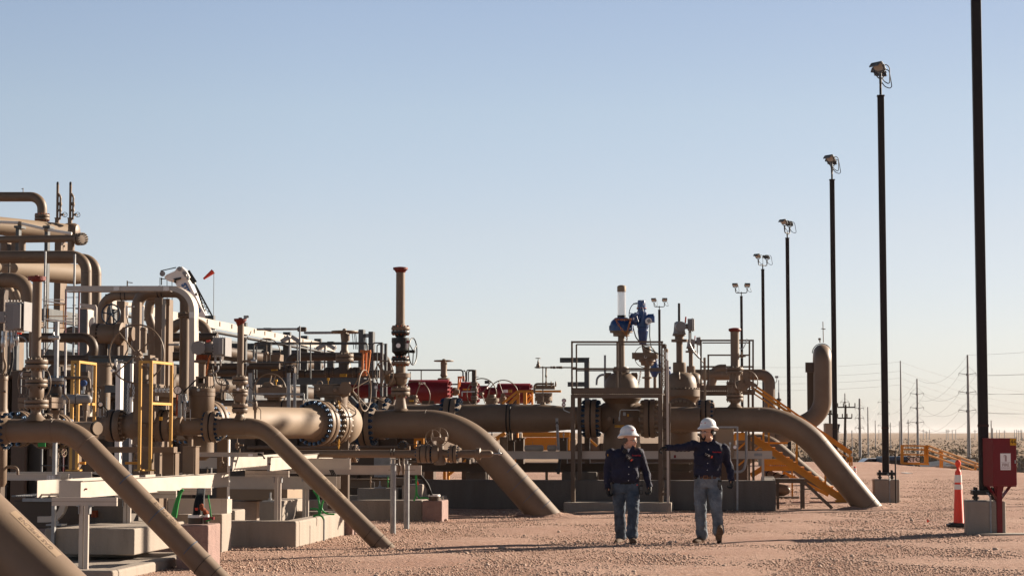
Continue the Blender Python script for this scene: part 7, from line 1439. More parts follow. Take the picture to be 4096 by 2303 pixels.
# curbs: front wall + side wall as one thing each
def curb(label, cr, x0, x1, y0, Z, th, depth, m='concrete'):
    crop(cr); t = T('containment_curb', label, 'concrete curb', x1, Z, y0, group='low concrete containment curbs'); a = t.p(x0, y0, 0); c = t.p(x1, y0, 0); h = a.z
    b = t.mb('front_wall', m, bevel=.03); b.box(((a.x + c.x) / 2, th / 2, h / 2), (c.x - a.x, th, h + .04)); b = t.mb('side_wall', m, bevel=.03); b.box((c.x - th / 2, th + depth / 2, h / 2), (th, depth, h + .036))
    b = t.mb('back_wall', m, bevel=.03); b.box(((a.x + c.x) / 2, th * 1.5 + depth, h / 2), (c.x - a.x, th, h + .038)); b = t.mb('floor_slab', m); b.box(((a.x + c.x) / 2 - th / 2, th + depth / 2, .03), (c.x - a.x - th, depth, .06)); t.done()
curb('near low concrete curb at the bottom left, behind the near sloping pipe', 'C', -400, 1092, 1398, 22.0, .2, 3.0)
curb('low concrete curb right of the tall pink pedestal', 'E', 300, 1170, 932, 28.6, .22, 3.3)
curb('long low concrete curb behind the second sloping pipe and the galvanised posts', 'S5', 100, 1955, 1018, 37.2, .22, 2.5)
G2 = 'concrete plinths under the skids'
slab('concrete_plinth', 'large concrete plinth behind the first strut post at bottom left', 'plinth', 'C', 430, 1300, 985, 24.6, 2.2, grp=G2, ybot=1240)
slab('concrete_plinth', 'chamfered concrete plinth with anchor bolt behind the second curb', 'plinth', 'S4', 1582, 1898, 955, 31.2, 1.7, grp=G2)
slab('concrete_plinth', 'small concrete block between the tall pink pedestal and the second strut post', 'plinth', 'S4', 1065, 1232, 1085, 29.8, .6, grp=G2)
slab('concrete_plinth', 'low lit concrete plinth under the flat front tray', 'plinth', 'S4', 1115, 1550, 950, 33.5, .8, grp=G2)
slab('concrete_plinth', 'concrete plinth with anchor bolt left of the nearer galvanised post', 'plinth', 'S5', 1010, 1610, 838, 38.4, .8, grp=G2)
slab('concrete_plinth', 'concrete plinth right behind the farther galvanised post', 'plinth', 'S5', 1655, 1880, 792, 38.0, 1.1, grp=G2)
slab('concrete_plinth', 'pale low block left of the cable pot at the tall pink pedestal', 'plinth', 'S4', 380, 560, 1140, 27.5, .5, grp=G2)
slab('concrete_plinth', 'pale low block right of the cable pot at the tall pink pedestal', 'plinth', 'S4', 860, 1045, 1138, 27.3, .5, grp=G2)
# anchor bolts
for cr, x, y, Z, lb in (('S4', 1742, 950, 30.9, 'anchor bolt with square washer on the chamfered plinth'), ('S5', 1337, 830, 38.2, 'anchor bolt with square washer left of the nearer galvanised post'), ('C', 545, 950, 25.0, 'anchor bolt with square washer on the large plinth')):
    crop(cr); t = T('anchor_bolt', lb, 'anchor bolt', x, Z, y, group='anchor bolts on plinths'); z = t.p(x, y, 0).z; b = t.mb('washer', 'galv'); b.box((0, 0, z), (.2, .2, .02)); b = t.mb('stud', 'galv'); b.cyl((0, 0, z), (0, 0, z + .13), .014, n=8); b.hexa((0, 0, z + .012), (0, 0, z + .04), .03); t.done()
# ---- trays
def tray_box(t, name, x0, y0, x1, y1, d0=0, depth=.3, m='alu', lip=.02, openend=True):
    """ladder tray seen from its side: web plus lips plus far side"""
    a = t.p(x0, y1, d0); c = t.p(x1, y0, d0); xm = (a.x + c.x) / 2; L_ = c.x - a.x; h = c.z - a.z; zm = (a.z + c.z) / 2
    b = t.mb(name, m); b.box((xm, d0, zm), (L_, .006, h)); b.box((xm, d0 - lip / 2, c.z - .003), (L_, lip, .006)); b.box((xm, d0 - lip / 2, a.z + .003), (L_, lip, .006))
    b2 = t.mb(name, m); b2.box((xm, d0 + depth, zm), (L_, .006, h)); b2.box((xm, d0 + depth + lip / 2, c.z - .003), (L_, lip, .006))
    r = t.mb('rung', m)
    n = max(2, int(L_ / .25))
    for k in range(n): r.box((a.x + L_ * (k + .5) / n, d0 + depth / 2, a.z + .03), (.03, depth, .02))
    return b
GT = 'pale metal cable trays'
crop('S3'); t = T('cable_tray', 'pale cable tray with printed labels running in from the left edge', 'cable tray', 400, 24.5, 900, group=GT); tray_box(t, 'side_rail', -500, 783, 875, 866); s = t.mb('sticker', 'white_label'); s.box(t.p(740, 830, -.012), (t.w(130), .004, t.w(66))); k_ = t.mb('marking', 'ink_brown', s)
for i in range(3):
    for j in range(4): k_.box(t.p(695 + i * 46, 806 + j * 15, -.016), (t.w(30), .002, t.w(4)))
t.done()
crop('S3'); t = T('cable_tray', 'dull cable tray with black cables just behind the printed-label tray', 'cable tray', 1000, 26.5, 900, group=GT); tray_box(t, 'side_rail', 100, 752, 1330, 828); c = t.mb('cable', 'rubber')
for k in range(4): c.tube(sag(t.p(1320, 775 + k * 8, .05), t.p(1560, 800 + k * 10, .1), .01, 6), .008, 6)
t.done()
# bright tray running away to the right (its side faces the sun)
crop('full')
def away_tray(label, p0, p1, width, cabs=True):
    (x0, yt0, yb0, Z0), (x1, yt1, yb1, Z1) = p0, p1
    A = P(x0, (yt0 + yb0) / 2, Z0); B = P(x1, (yt1 + yb1) / 2, Z1); h = P(x0, yt0, Z0).z - P(x0, yb0, Z0).z; A.z = B.z = (A.z + B.z) / 2
    t = T('cable_tray', label, 'cable tray', x0, Z0, HORIZON, rot=0, group=GT); A = t.Mi @ A; B = t.Mi @ B; d = (B - A).normalized(); n = Vector((d.y, -d.x, 0)); L_ = (B - A).length; c = (A + B) / 2
    for k, off in enumerate((0, -width)):
        b = t.mb('side_rail', 'alu_sunlit'); b.box(c + n * off, (.006, L_, h), n, d); s_ = 1 if k == 0 else -1
        b.box(c + n * (off + s_ * .012) + Vector((0, 0, h / 2 - .002)), (.028, L_, .005), n, d); b.box(c + n * (off + s_ * .012) - Vector((0, 0, h / 2 - .002)), (.028, L_, .005), n, d)
    r = t.mb('rung', 'alu')
    for k in range(int(L_ / .25)): r.box(A + d * (k + .5) * .25 - n * width / 2 - Vector((0, 0, h / 2 - .03)), (width, .03, .02), n, d)
    e = t.mb('bolt', 'red_paint'); e.cyl(A + d * .12 + n * .001, A + d * .12 + n * .03, .012, n=6); return t, A, B, d, n, h, width
t, A, B, d, n, h, w_ = away_tray('brightest sunlit white cable tray running away behind the near sloping pipe', (322, 1924, 1992, 23.6), (913, 1886, 1943, 28.6), .55)
bt = t.mb('end_plate', 'alu'); bt.box(A - n * w_ * .28 + Vector((0, 0, 0)) + d * .05, (w_ * .5, .005, h), n, d)
t.done()
t, A, B, d, n, h, w_ = away_tray('sunlit white cable tray running away behind the second sloping pipe', (1069, 1824, 1881, 28.4), (1330, 1812, 1856, 35.0), .5); t.done()
crop('S4'); t = T('cable_tray', 'wide flat pale tray with its long side to the camera behind the second strut post', 'cable tray', 1500, 31.5, 700, group=GT); tray_box(t, 'side_rail', 1010, 602, 2700, 776); t.done()
crop('S4'); t = T('cable_tray', 'thin pale tray with a small sticker between brown columns and black cables', 'cable tray', 1100, 28.6, 300, group=GT); tray_box(t, 'side_rail', 640, 250, 1565, 310, lip=.01); s = t.mb('sticker', 'white_label'); s.box(t.p(1455, 287, -.01), (t.w(66), .004, t.w(34))); c = t.mb('cable', 'rubber')
for k in range(4): c.tube(fillet([t.p(1560, 262 + k * 8), t.p(1630, 268 + k * 6), t.p(1650 + k * 6, 340)], .06, 4), .007, 6)
t.done()
crop('S4'); t = T('cable_tray', 'dull lower tray behind the thin stickered tray', 'cable tray', 1300, 33.5, 500, group=GT); tray_box(t, 'side_rail', 670, 330, 1990, 480); t.done()
crop('S5'); t = T('cable_tray', 'short pale tray ending right of the second sloping pipe', 'cable tray', 700, 32.0, 500, group=GT); tray_box(t, 'side_rail', 100, 410, 862, 570); e = t.mb('end_plate', 'alu'); t.bx(e, 862, 412, 905, 562, 0, .02); t.done()
crop('S5'); t = T('cable_tray', 'long pale tray behind the galvanised posts', 'cable tray', 1300, 35.5, 500, group=GT); tray_box(t, 'side_rail', 450, 512, 1900, 640); e = t.mb('end_plate', 'alu'); t.bx(e, 1900, 512, 1938, 645, -.01, .02); cb = t.mb('cable', 'rubber')
for k in range(3): cb.tube(fillet([t.p(1900 + k * 8, 640), t.p(1990 + k * 10, 720), t.p(2070 + k * 14, 940)], .6, 7), .01, 6)
cb = t.mb('cable', 'rubber')
for k in range(3): cb.tube(fillet([t.p(610 + k * 22, 570, -.4), t.p(650 + k * 24, 640, -.4), t.p(690 + k * 26, 800, -.3)], .5, 7), .012, 6)
t.done()
crop('S4'); t = T('cable_trough', 'deep pale metal trough behind the black cable bundle on the tall pink pedestal', 'cable tray', 700, 27.0, 1000, group=GT); b = t.mb('trough', 'alu'); t.bx(b, 262, 925, 1035, 1130, 0, .01); t.bx(b, 262, 918, 1118, 926, -.02, .02); t.bx(b, 1035, 930, 1118, 1130, 0, .25); t.done()
# ---- strut supports
def strut_T(label, cr, xb0, xb1, yb0, yb1, xp0, xp1, Z, zbot=None, m='alu'):
    crop(cr); t = T('strut_support', label, 'strut support', (xp0 + xp1) / 2, Z, yb0, group='double strut tray supports')
    b = t.mb('crossbar', m); ym = (yb0 + yb1) / 2
    for y0, y1 in ((yb0, ym - 3), (ym + 3, yb1)): t.bx(b, xb0, y0, xb1, y1, 0, .04)
    g = t.mb('crossbar_groove', 'tan_dark_shade', b); t.bx(g, xb0, ym - 3, xb1, ym + 3, .008, .03)
    p = t.mb('post', m); xm = (xp0 + xp1) / 2
    a = t.p(xp0, yb1, 0); c = t.p(xp1, yb1, 0); zb = zbot if zbot is not None else 0; w2 = (c.x - a.x)
    for sx in (-1, 1): p.box(((a.x + c.x) / 2 + sx * w2 * .26, .02, (a.z + zb) / 2 - .001), (w2 * .42, .04, a.z - zb))
    k = t.mb('bracket', 'galv')
    for sx in (-1, 1):
        t.bx(k, xm + sx * (xp1 - xp0) * .62 - 14, yb1, xm + sx * (xp1 - xp0) * .62 + 14, yb1 + 8, -.02, .05); t.bx(k, xm + sx * (xp1 - xp0) * .54 - 4, yb1 + 8, xm + sx * (xp1 - xp0) * .54 + 4, yb1 + 80, -.02, .05)
    bp = t.mb('base_plate', 'galv'); bp.box(((a.x + c.x) / 2, .02, zb + .006), (w2 * 1.8, .16, .012)); t.done()
strut_T('nearest double strut support under the end of the brightest white tray', 'C', 498, 1126, 690, 768, 762, 856, 22.9)
strut_T('double strut support behind the near sloping pipe, standing on the large plinth', 'C', 1110, 1700, 625, 695, 1188, 1262, 26.0, .32)
strut_T('double strut support under the second sunlit tray, standing in the curb', 'S4', 1376, 2008, 512, 604, 1798, 1897, 28.9)
strut_T('double strut support half hidden behind the second sloping pipe', 'E', 1105, 1330, 430, 465, 1229, 1292, 31.4)
crop('S4'); t = T('strut_crossbar', 'slanting double strut crossbar above the black cable bundle', 'strut', 680, 26.6, 860, group='strut crossbars'); b = t.mb('strut_crossbar', 'alu'); t.bx(b, 455, 765, 885, 808, 0, .04); t.bx(b, 455, 814, 885, 860, 0, .04); t.done()
# ---- cable pots and cables
def pot(label, cr, x, y0, y1, hw, Z, ztop=None):
    crop(cr); t = T('cable_pot', label, 'cable pot', x, Z, y0, group='round cable entry pots'); b = t.mb('pot', 'rust' if False else 'tan_dark_shade'); t.vl(b, x, [(y0 + (y1 - y0) * .28, hw * .98), (y1, hw * .96)], n=28); c = t.mb('rim', 'white_paint'); t.vl(c, x, [(y0, hw * .96), (y0 + (y1 - y0) * .28, hw * 1.02), (y0 + (y1 - y0) * .3, hw * 1.02)], n=28); return t
t = pot('cable pot on the tall pink pedestal with a thick black cable bundle and rusty foam', 'S4', 662, 1150, 1280, 110, 24.2)
c = t.mb('cable', 'rubber')
for k in range(7): c.tube(fillet([t.p(640 + k * 24, 1150, (k % 3 - 1) * .05), t.p(650 + k * 20, 1000, 0), t.p(690 + k * 14, 860, .1), t.p(700 + k * 14, 780, .5)], .3, 6), .017, 8)
tp = t.mb('red_tape', 'orange_red'); t.vl(tp, 680, [(1048, 44), (1085, 46)], dy=0, n=18); fm = t.mb('foam', 'rust'); r2 = random.Random(3)
for k in range(26): fm.ball(t.p(745 + r2.uniform(-8, 10) + max(0, (k - 8)) * 4.5, 1015 + k * 4.2 + r2.uniform(-8, 8), -.08 + r2.uniform(-.04, .04)), r2.uniform(.012, .03), 8, 6, (1, 1, .8))
p2 = t.mb('side_pot', 'tan_dark_shade'); t.vl(p2, 815, [(1180, 42), (1280, 42)]); p3 = t.mb('side_rim', 'white_paint'); t.vl(p3, 815, [(1142, 42), (1182, 44)]); k_ = t.mb('clamp', 'red_paint'); t.bx(k_, 770, 1185, 860, 1225, -.2, -.15); t.bx(k_, 868, 1180, 920, 1220, -.2, -.15); gw = t.mb('ground_wire', 'green'); gw.tube(fillet([t.p(885, 1180, -.15), t.p(870, 1040, -.1), t.p(845, 900, 0), t.p(845, 860, 0)], .2, 5), .008, 6); gw.tube(fillet([t.p(885, 1205, -.2), t.p(850, 1240, -.2), t.p(812, 1235, -.2)], .05, 4), .009, 6); t.done()
t = pot('cable pot on the low pink pedestal behind the second sloping pipe', 'S5', 660, 1055, 1130, 85, 31.8); c = t.mb('cable', 'rubber'); c.tube(fillet([t.p(620, 1058), t.p(560, 1020), t.p(540, 1040)], .1, 4), .014, 6); t.done()
t = pot('cable pot with curving black cables on the small pink pedestal', 'G', 573, 667, 725, 58, 36.9); c = t.mb('cable', 'rubber')
for k in range(3): c.tube(fillet([t.p(520 + k * 12, 668), t.p(500 + k * 14, 580), t.p(430 + k * 6, 478, -.3)], .9, 8), .014, 7)
t.done()
def greens(label, cr, Z, runs, r=.016):
    crop(cr); q = runs[0][0]; t = T('ground_wire', label, 'green cable', q[0], Z, q[1], group='green ground wires')
    for run in runs: b = t.mb('wire', 'green'); b.tube(fillet([t.p(a[0], a[1], a[2] if len(a) > 2 else 0) for a in run], .25, 6), r, 7)
    t.done()
greens('bright green wires beside the near sloping pipe and tall pink pedestal', 'S4', 25.4, [[(480, 785), (430, 830), (385, 960), (340, 1180)], [(470, 790), (440, 830), (400, 980), (365, 1190)], [(455, 792), (420, 850), (370, 990), (325, 1160)]], .02)
greens('green wires curling behind the second sloping pipe over the curb', 'S5', 30.5, [[(370, 865), (430, 940), (470, 1080), (480, 1210)], [(430, 865), (450, 1000), (470, 1200)], [(545, 950), (500, 1060), (490, 1150), (560, 1210), (680, 1215)], [(330, 1135), (400, 1130), (450, 1150), (460, 1210)]], .014)
greens('green wires looping over the curb corner onto the gravel', 'S5', 30.0, [[(370, 1250), (440, 1220), (500, 1240), (525, 1290), (528, 1330)], [(375, 1240), (450, 1215), (510, 1250), (530, 1300)]], .014)
greens('green wires hanging from the long tray to the small pink pedestal', 'S5', 36.2, [[(1855, 650), (1865, 800), (1862, 940), (1830, 1020)], [(1865, 650), (1870, 900), (1900, 990), (1980, 970), (2040, 990)]], .015)
crop('S5'); t = T('wire_conduit', 'short galvanised conduit pipe on the curb corner', 'conduit', 528, 29.6, 1300); b = t.mb('wire_conduit', 'galv'); t.vl(b, 528, [(1290, 14), (1600, 14)], n=12); t.done()
crop('G'); t = T('marker_flag', 'tiny red marker flag beside the small pink pedestal', 'marker flag', 412, 37.2, 560); b = t.mb('flag', 'orange_red'); b.prism([t.p(405, 530), t.p(428, 572), t.p(405, 578)], (0, .004, 0)); w = t.mb('wire', 'steel'); w.bar(t.p(405, 530), t.p(405, 700), .005); t.done()
# ---- brown columns and skids at the left
for cr, x0, x1, y0, Z, dep, lb, yb in (('S4', 470, 638, 165, 27.2, .02, 'brown I-beam column left of the thin stickered tray', 505), ('S4', 172, 345, 255, 27.5, .02, 'brown I-beam column under the right yellow guard frame', 530), ('S4', -150, -20, 255, 27.5, .02, 'brown I-beam column behind the near sloping pipe bend', 530), ('C', 655, 728, 205, 27.0, .02, 'brown column behind the near pipe, left one', 440), ('C', 815, 895, 215, 27.4, .02, 'brown column behind the near pipe, right one', 440)):
    crop(cr); t = T('skid_column', lb, 'column', x0, Z, y0, group='short brown skid columns'); b = t.mb('column', 'tan'); t.bx(b, x0, y0, x1, yb + 60, 0, .02); t.bx(b, x1 - 6, y0, x1 + 24, yb + 60, .02, .2); t.bx(b, x0 - 6, y0 - 8, x1 + 30, y0, -.01, .22); t.done()
crop('S4'); t = T('skid_beam', 'brown horizontal skid beam under the right yellow guard frame', 'beam', 150, 27.4, 200); b = t.mb('skid_beam', 'tan'); t.bx(b, -620, 168, 345, 252, .03, .2); t.done()
crop('S4'); t = T('pipe_stand', 'small T-shaped pipe foot on the brown column beside the actuated valve', 'pipe support', 577, 27.8, 60); b = t.mb('stand', 'tan'); t.bx(b, 475, 0, 690, 8, 0, .2); t.bx(b, 548, 8, 606, 162, .05, .12); t.done()
crop('C'); t = T('pump_skid', 'big dark tan skid housing behind the nearest strut support', 'skid', 500, 26.2, 850); b = t.mb('housing', 'tan_dark_shade', bevel=.01); t.bx(b, 130, 722, 765, 985, 0, 1.2); p = t.mb('side_panel', 'concrete_shaded'); t.bx(p, 766, 700, 1190, 985, .1, 1.1); bx_ = t.mb('small_box', 'rust'); t.bx(bx_, 878, 815, 928, 880, .02, .1)
g = t.mb('grating', 'galv'); z = t.p(300, 700).z
for k in range(22): q = t.p(130 + k * 18, 690, .1); g.box((q.x, .55, z + .03), (.012, 1.0, .02))
e = t.mb('deck_edge', 'galv'); t.bx(e, 215, 697, 500, 728, -.03, .0); t.done()
crop('C'); t = T('tray_bend', 'pale curved tray bend below the sunlit tray end', 'cable tray', 500, 25.6, 850, group=GT); b = t.mb('tray_bend', 'alu')
pth = fillet([t.p(360, 900), t.p(600, 900), t.p(605, 740)], t.w(150), 10); vs = []; fs = []
for i, p_ in enumerate(pth):
    dd = (pth[min(i + 1, len(pth) - 1)] - pth[max(i - 1, 0)]).normalized(); n_ = Vector((-dd.z, 0, dd.x)) * t.w(28); vs += [p_ + n_, p_ - n_, p_ - n_ + Vector((0, .1, 0)), p_ + n_ + Vector((0, .1, 0))]
for i in range(len(pth) - 1):
    for k in range(4): fs.append((i * 4 + k, i * 4 + (k + 1) % 4, i * 4 + 4 + (k + 1) % 4, i * 4 + 4 + k))
b.add(vs, fs); t.done()
crop('S5'); t = T('skid_beam', 'brown skid I-beam behind the long pale tray', 'beam', 1100, 38.8, 750); b = t.mb('skid_beam', 'tan'); t.bx(b, 500, 705, 1455, 712, 0, .3); t.bx(b, 500, 712, 1450, 828, .1, .14); t.bx(b, 1450, 690, 1690, 800, .2, 1.0); t.bx(b, 500, 824, 1480, 832, 0, .3); t.done()
crop('S4'); t = T('skid_beam', 'large tan skid beam behind the chamfered plinth', 'beam', 1500, 32.6, 850); b = t.mb('skid_beam', 'tan_pale_sunlit'); t.bx(b, 1120, 775, 1990, 935, .2, 1.6); t.done()
crop('S4'); t = T('timber_post', 'worn rusty-brown post with white edge in the middle left', 'post', 1050, 30.0, 300); b = t.mb('post', 'tan'); t.gbx(b, 972, 1122, 60, 0, .1); e = t.mb('edge', 'white_paint'); t.gbx(e, 1123, 1143, 62, .0, .08); t.done()
crop('S4'); t = T('sample_valve', 'small hanging brass valve below the flange line in the middle left', 'valve', 1260, 29.5, 100, group='small hanging valves'); b = t.mb('valve_body', 'tan'); t.vl(b, 1262, [(40, 6), (105, 8), (110, 28), (180, 30), (190, 14), (210, 8)], n=12); b.cyl(t.p(1290, 140), t.p(1355, 142), t.w(14), n=10); l_ = t.mb('lever', 'tan_pale_sunlit'); l_.bar(t.p(1300, 190), t.p(1298, 250), t.w(14), .01); t.done()
crop('S4'); t = T('sample_valve', 'small hanging brass valve in front of the worn post', 'valve', 1055, 29.0, 400, group='small hanging valves'); b = t.mb('valve_body', 'tan'); t.vl(b, 1042, [(310, 8), (370, 10), (385, 30), (450, 34), (470, 10)], n=12); b.cyl(t.p(1060, 425), t.p(1110, 425), t.w(20), n=10); t.done()
crop('S3'); t = T('sample_valve', 'small valve with a round wheel hanging under the near sloping pipe', 'valve', 770, 25.5, 400, group='small hanging valves'); b = t.mb('valve_body', 'tan_pale_sunlit'); t.vl(b, 765, [(345, 8), (400, 12), (405, 44), (430, 46), (520, 44), (525, 18), (555, 14)], n=12); b.cyl(t.p(790, 450), t.p(900, 450), t.w(20), n=12); twheel(t, 928, 465, 60, 6, yaw=75, spokes=4, mt='tan_pale_sunlit'); t.done()
crop('E'); t = T('pump_block', 'dark shaded pump block with pale front under the diagonal pipe', 'pump', 2000, 40, 350); b = t.mb('body', 'tan_dark_shade'); t.bx(b, 1300, 310, 2060, 460, .4, 1.2); p = t.mb('cover', 'galv'); t.bx(p, 1920, 305, 2075, 500, .2, .3); t.done()
crop('S5'); t = T('flanged_joint', 'bolted flange pair crossing the thin drain line', 'flange', 960, 33.8, 300); FL(t, 965, 335, 128, 38, 60, 12); p_ = t.mb('pipe', 'tan'); t.hl(p_, 335, [(760, 50), (900, 55)]); t.done()
crop('D'); t = T('flanged_joint', 'half-hidden flange and pipe at the left of the diagonal pipe', 'flange', 470, 34, 1000); b = t.mb('flange', 'tan'); t.bx(b, 395, 990, 560, 1022, -.1, .2); b = t.mb('flange', 'tan'); t.bx(b, 395, 1026, 560, 1075, -.1, .2); t.vl(b, 470, [(1075, 50), (1100, 50)]); w = t.mb('handwheel', 'tan'); w.torus(t.p(470, 985, .3), (0, -1, 0), t.w(105), t.w(6), 36, 6); t.done()
crop('D'); t = T('sample_valve', 'slim brown valve on a bent tube in front of the diagonal pipe', 'valve', 775, 30.5, 1000, group='small hanging valves'); b = t.mb('valve_body', 'tan'); t.vl(b, 775, [(975, 14), (1000, 22), (1050, 24), (1065, 14), (1100, 12), (1160, 10)], n=12); b.tube(fillet([t.p(790, 1020), t.p(828, 1060), t.p(828, 1150)], .05, 4), t.w(4), 6); t.done()

# ================================================================== SMALL-BORE CLUTTER AMONG THE LEFT VALVES
def stand(label, cr, x, y0, y1, Z, kind=0, m='tan', hw=12):
    crop(cr); t = T('instrument_stand', label, 'instrument', x, Z, y0, group='small instrument stands among the left valves')
    if kind == 0:       # needle valve stack
        b = t.mb('valve_body', m); h = y1 - y0; t.vl(b, x, [(y0, hw * .3), (y0 + h * .12, hw * .35), (y0 + h * .14, hw), (y0 + h * .22, hw), (y0 + h * .25, hw * .5), (y0 + h * .4, hw * .5), (y0 + h * .42, hw * 1.1), (y0 + h * .55, hw * 1.1), (y0 + h * .58, hw * .4), (y1, hw * .4)], n=14)
        twheel(t, x, y0, hw * 1.8, hw * .2, yaw=35, dy=-.05, mt='black'); s = t.mb('tubing', 'steel'); s.tube(fillet([t.p(x, y0 + h * .5, -.05), t.p(x + hw * 4, y0 + h * .5, -.05), t.p(x + hw * 4, y1, -.05)], t.w(hw), 4), t.w(hw * .22), 6)
    elif kind == 1:     # transmitter with round head
        b = t.mb('pipe_stand', 'galv'); t.vl(b, x, [(y0 + 30, hw * .4), (y1, hw * .4)], n=12); g = t.mb('housing', m); g.cyl(t.p(x, y0 + 20, -.14), t.p(x, y0 + 20, .08), t.w(hw * 1.5), n=20); g.cyl(t.p(x, y0 + 20), t.p(x, y0 + 60), t.w(hw * .7), n=12); f = t.mb('dial', 'white_label', g); f.cyl(t.p(x, y0 + 20, -.147), t.p(x, y0 + 20, -.14), t.w(hw), n=18); c = t.mb('cable', 'rubber'); c.tube(fillet([t.p(x + hw, y0 + 30), t.p(x + hw * 4, y0 + 80), t.p(x + hw * 3, y1)], t.w(hw * 3), 5), t.w(hw * .25), 6)
    else:               # conduit body with flexible hose
        b = t.mb('conduit_body', 'white_paint'); t.vl(b, x, [(y0, hw * .8), (y0 + 10, hw), (y0 + (y1 - y0) * .35, hw), (y0 + (y1 - y0) * .38, hw * .6), (y0 + (y1 - y0) * .45, hw * .7)], n=14); s = t.mb('hose', m); s.tube(fillet([t.p(x, y0 + (y1 - y0) * .45), t.p(x + hw, y0 + (y1 - y0) * .7), t.p(x - hw * 3, y1)], t.w(hw * 4), 6), t.w(hw * .5), 8); n_ = t.mb('fitting', 'steel'); n_.cyl(t.p(x, y0 + 14), t.p(x + hw * 5, y0 + 14), t.w(hw * .5), n=10)
    t.done()
stand('white conduit fitting with brown hose right of the dark blue handwheel', 'P4', 465, 515, 900, 35.5, 2, 'tan_dark_shade', 20)
stand('white conduit fitting with brown hose inside the giant thin handwheel', 'P4', 460, 780, 1300, 33.5, 2, 'tan_dark_shade', 20)
stand('white conduit fitting low at the rim of the giant thin handwheel', 'B', 1120, 570, 720, 29.5, 2, 'tan_dark_shade', 13)
stand('black-headed device on a short post between the two yellow guard frames', 'B', 970, 985, 1130, 28.2, 1, 'black', 20)
stand('small needle valve stack right of the left yellow guard frame', 'B', 945, 880, 1150, 30.0, 0, 'tan', 14)
stand('small needle valve stack left of the brown column under the guard frame', 'C', 1300, 200, 440, 27.6, 0, 'tan_pale_sunlit', 13)
stand('small needle valve stack right of the pressure gauge', 'B', 1790, 940, 1160, 28.4, 0, 'steel', 12)
stand('blue-grey transmitter left of the tallest left vent', 'B', 205, 690, 900, 25.5, 1, 'grey_box', 15)
stand('small needle valve in front of the left yellow guard frame foot', 'C', 560, 190, 400, 26.4, 0, 'tan', 13)
stand('small transmitter behind the second vent stack', 'D', 700, 800, 1000, 32.5, 1, 'tan', 16)
stand('small needle valve stack left of the large upright handwheel valve', 'D', 450, 780, 960, 36.0, 0, 'tan', 15)
stand('small needle valve stack left of the black valve stack base', 'D', 1255, 960, 1160, 40.0, 0, 'tan', 14)
stand('small transmitter on a post under the galvanised walkway', 'D', 1940, 820, 1100, 44.0, 1, 'grey_box', 14)
stand('tiny needle valve in front of the long low curb', 'S5', 1205, 650, 840, 36.5, 0, 'tan_pale_sunlit', 13)
stand('tiny needle valve left of the nearer galvanised post', 'S5', 1455, 660, 830, 36.2, 0, 'green', 10)
stand('small needle valve above the flat front tray', 'S4', 830, 480, 640, 29.4, 0, 'tan_pale_sunlit', 13)
crop('B'); t = T('gear_valve', 'tan valve flange stack with thin arc handwheel behind the tallest left vent', 'gate valve', 330, 24.0, 1000, group='tan gear operated valves')
twheel(t, 330, 800, 190, 6, yaw=-15, dy=.1, spokes=4, ph=.2); b = t.mb('flange', 'tan', bevel=.006); t.bx(b, 170, 935, 500, 985, .1, .5); b = t.mb('flange', 'tan', bevel=.006); t.bx(b, 170, 990, 500, 1042, .1, .5); b = t.mb('bonnet', 'tan'); t.bx(b, 215, 700, 300, 730, .1, .4); t.bx(b, 190, 742, 300, 760, .1, .4); n_ = t.mb('bolt_ring', 'bolt_tan')
for k in range(8): q = t.p(190 + k * 42, 935, .14); n_.cyl(q, q + Vector((0, 0, t.w(18))), t.w(8), n=6)
for k in range(8): q = t.p(190 + k * 42, 1042, .14); n_.cyl(q, q - Vector((0, 0, t.w(18))), t.w(8), n=6)
t.done()
for cr, x, y0, y1, Z, m_, lb in (('B', 637, 420, 1000, 33, 'white_paint', 'thin pale pipe post right of the small flanged strut valve'), ('B', 712, 250, 520, 38, 'galv', 'thin galvanised post behind the return-bend pipe'), ('B', 1382, 60, 240, 33.5, 'steel', 'thin chrome tube standing beside the slim brown square post'), ('D', 1205, 250, 420, 52, 'galv', 'thin post behind the galvanised walkway rail'), ('S4', 890, 470, 600, 31, 'white_paint', 'short white stub post behind the brightest tray'), ('S2', 225, 900, 1280, 30.5, 'galv', 'slotted grey strut left of the middle gate valve flange')):
    crop(cr); t = T('conduit_post', lb, 'conduit', x, Z, y0, group='thin conduit posts'); b = t.mb('conduit_post', m_); t.vl(b, x, [(y0, 9), (y1 + 260, 9)], n=12); t.done()
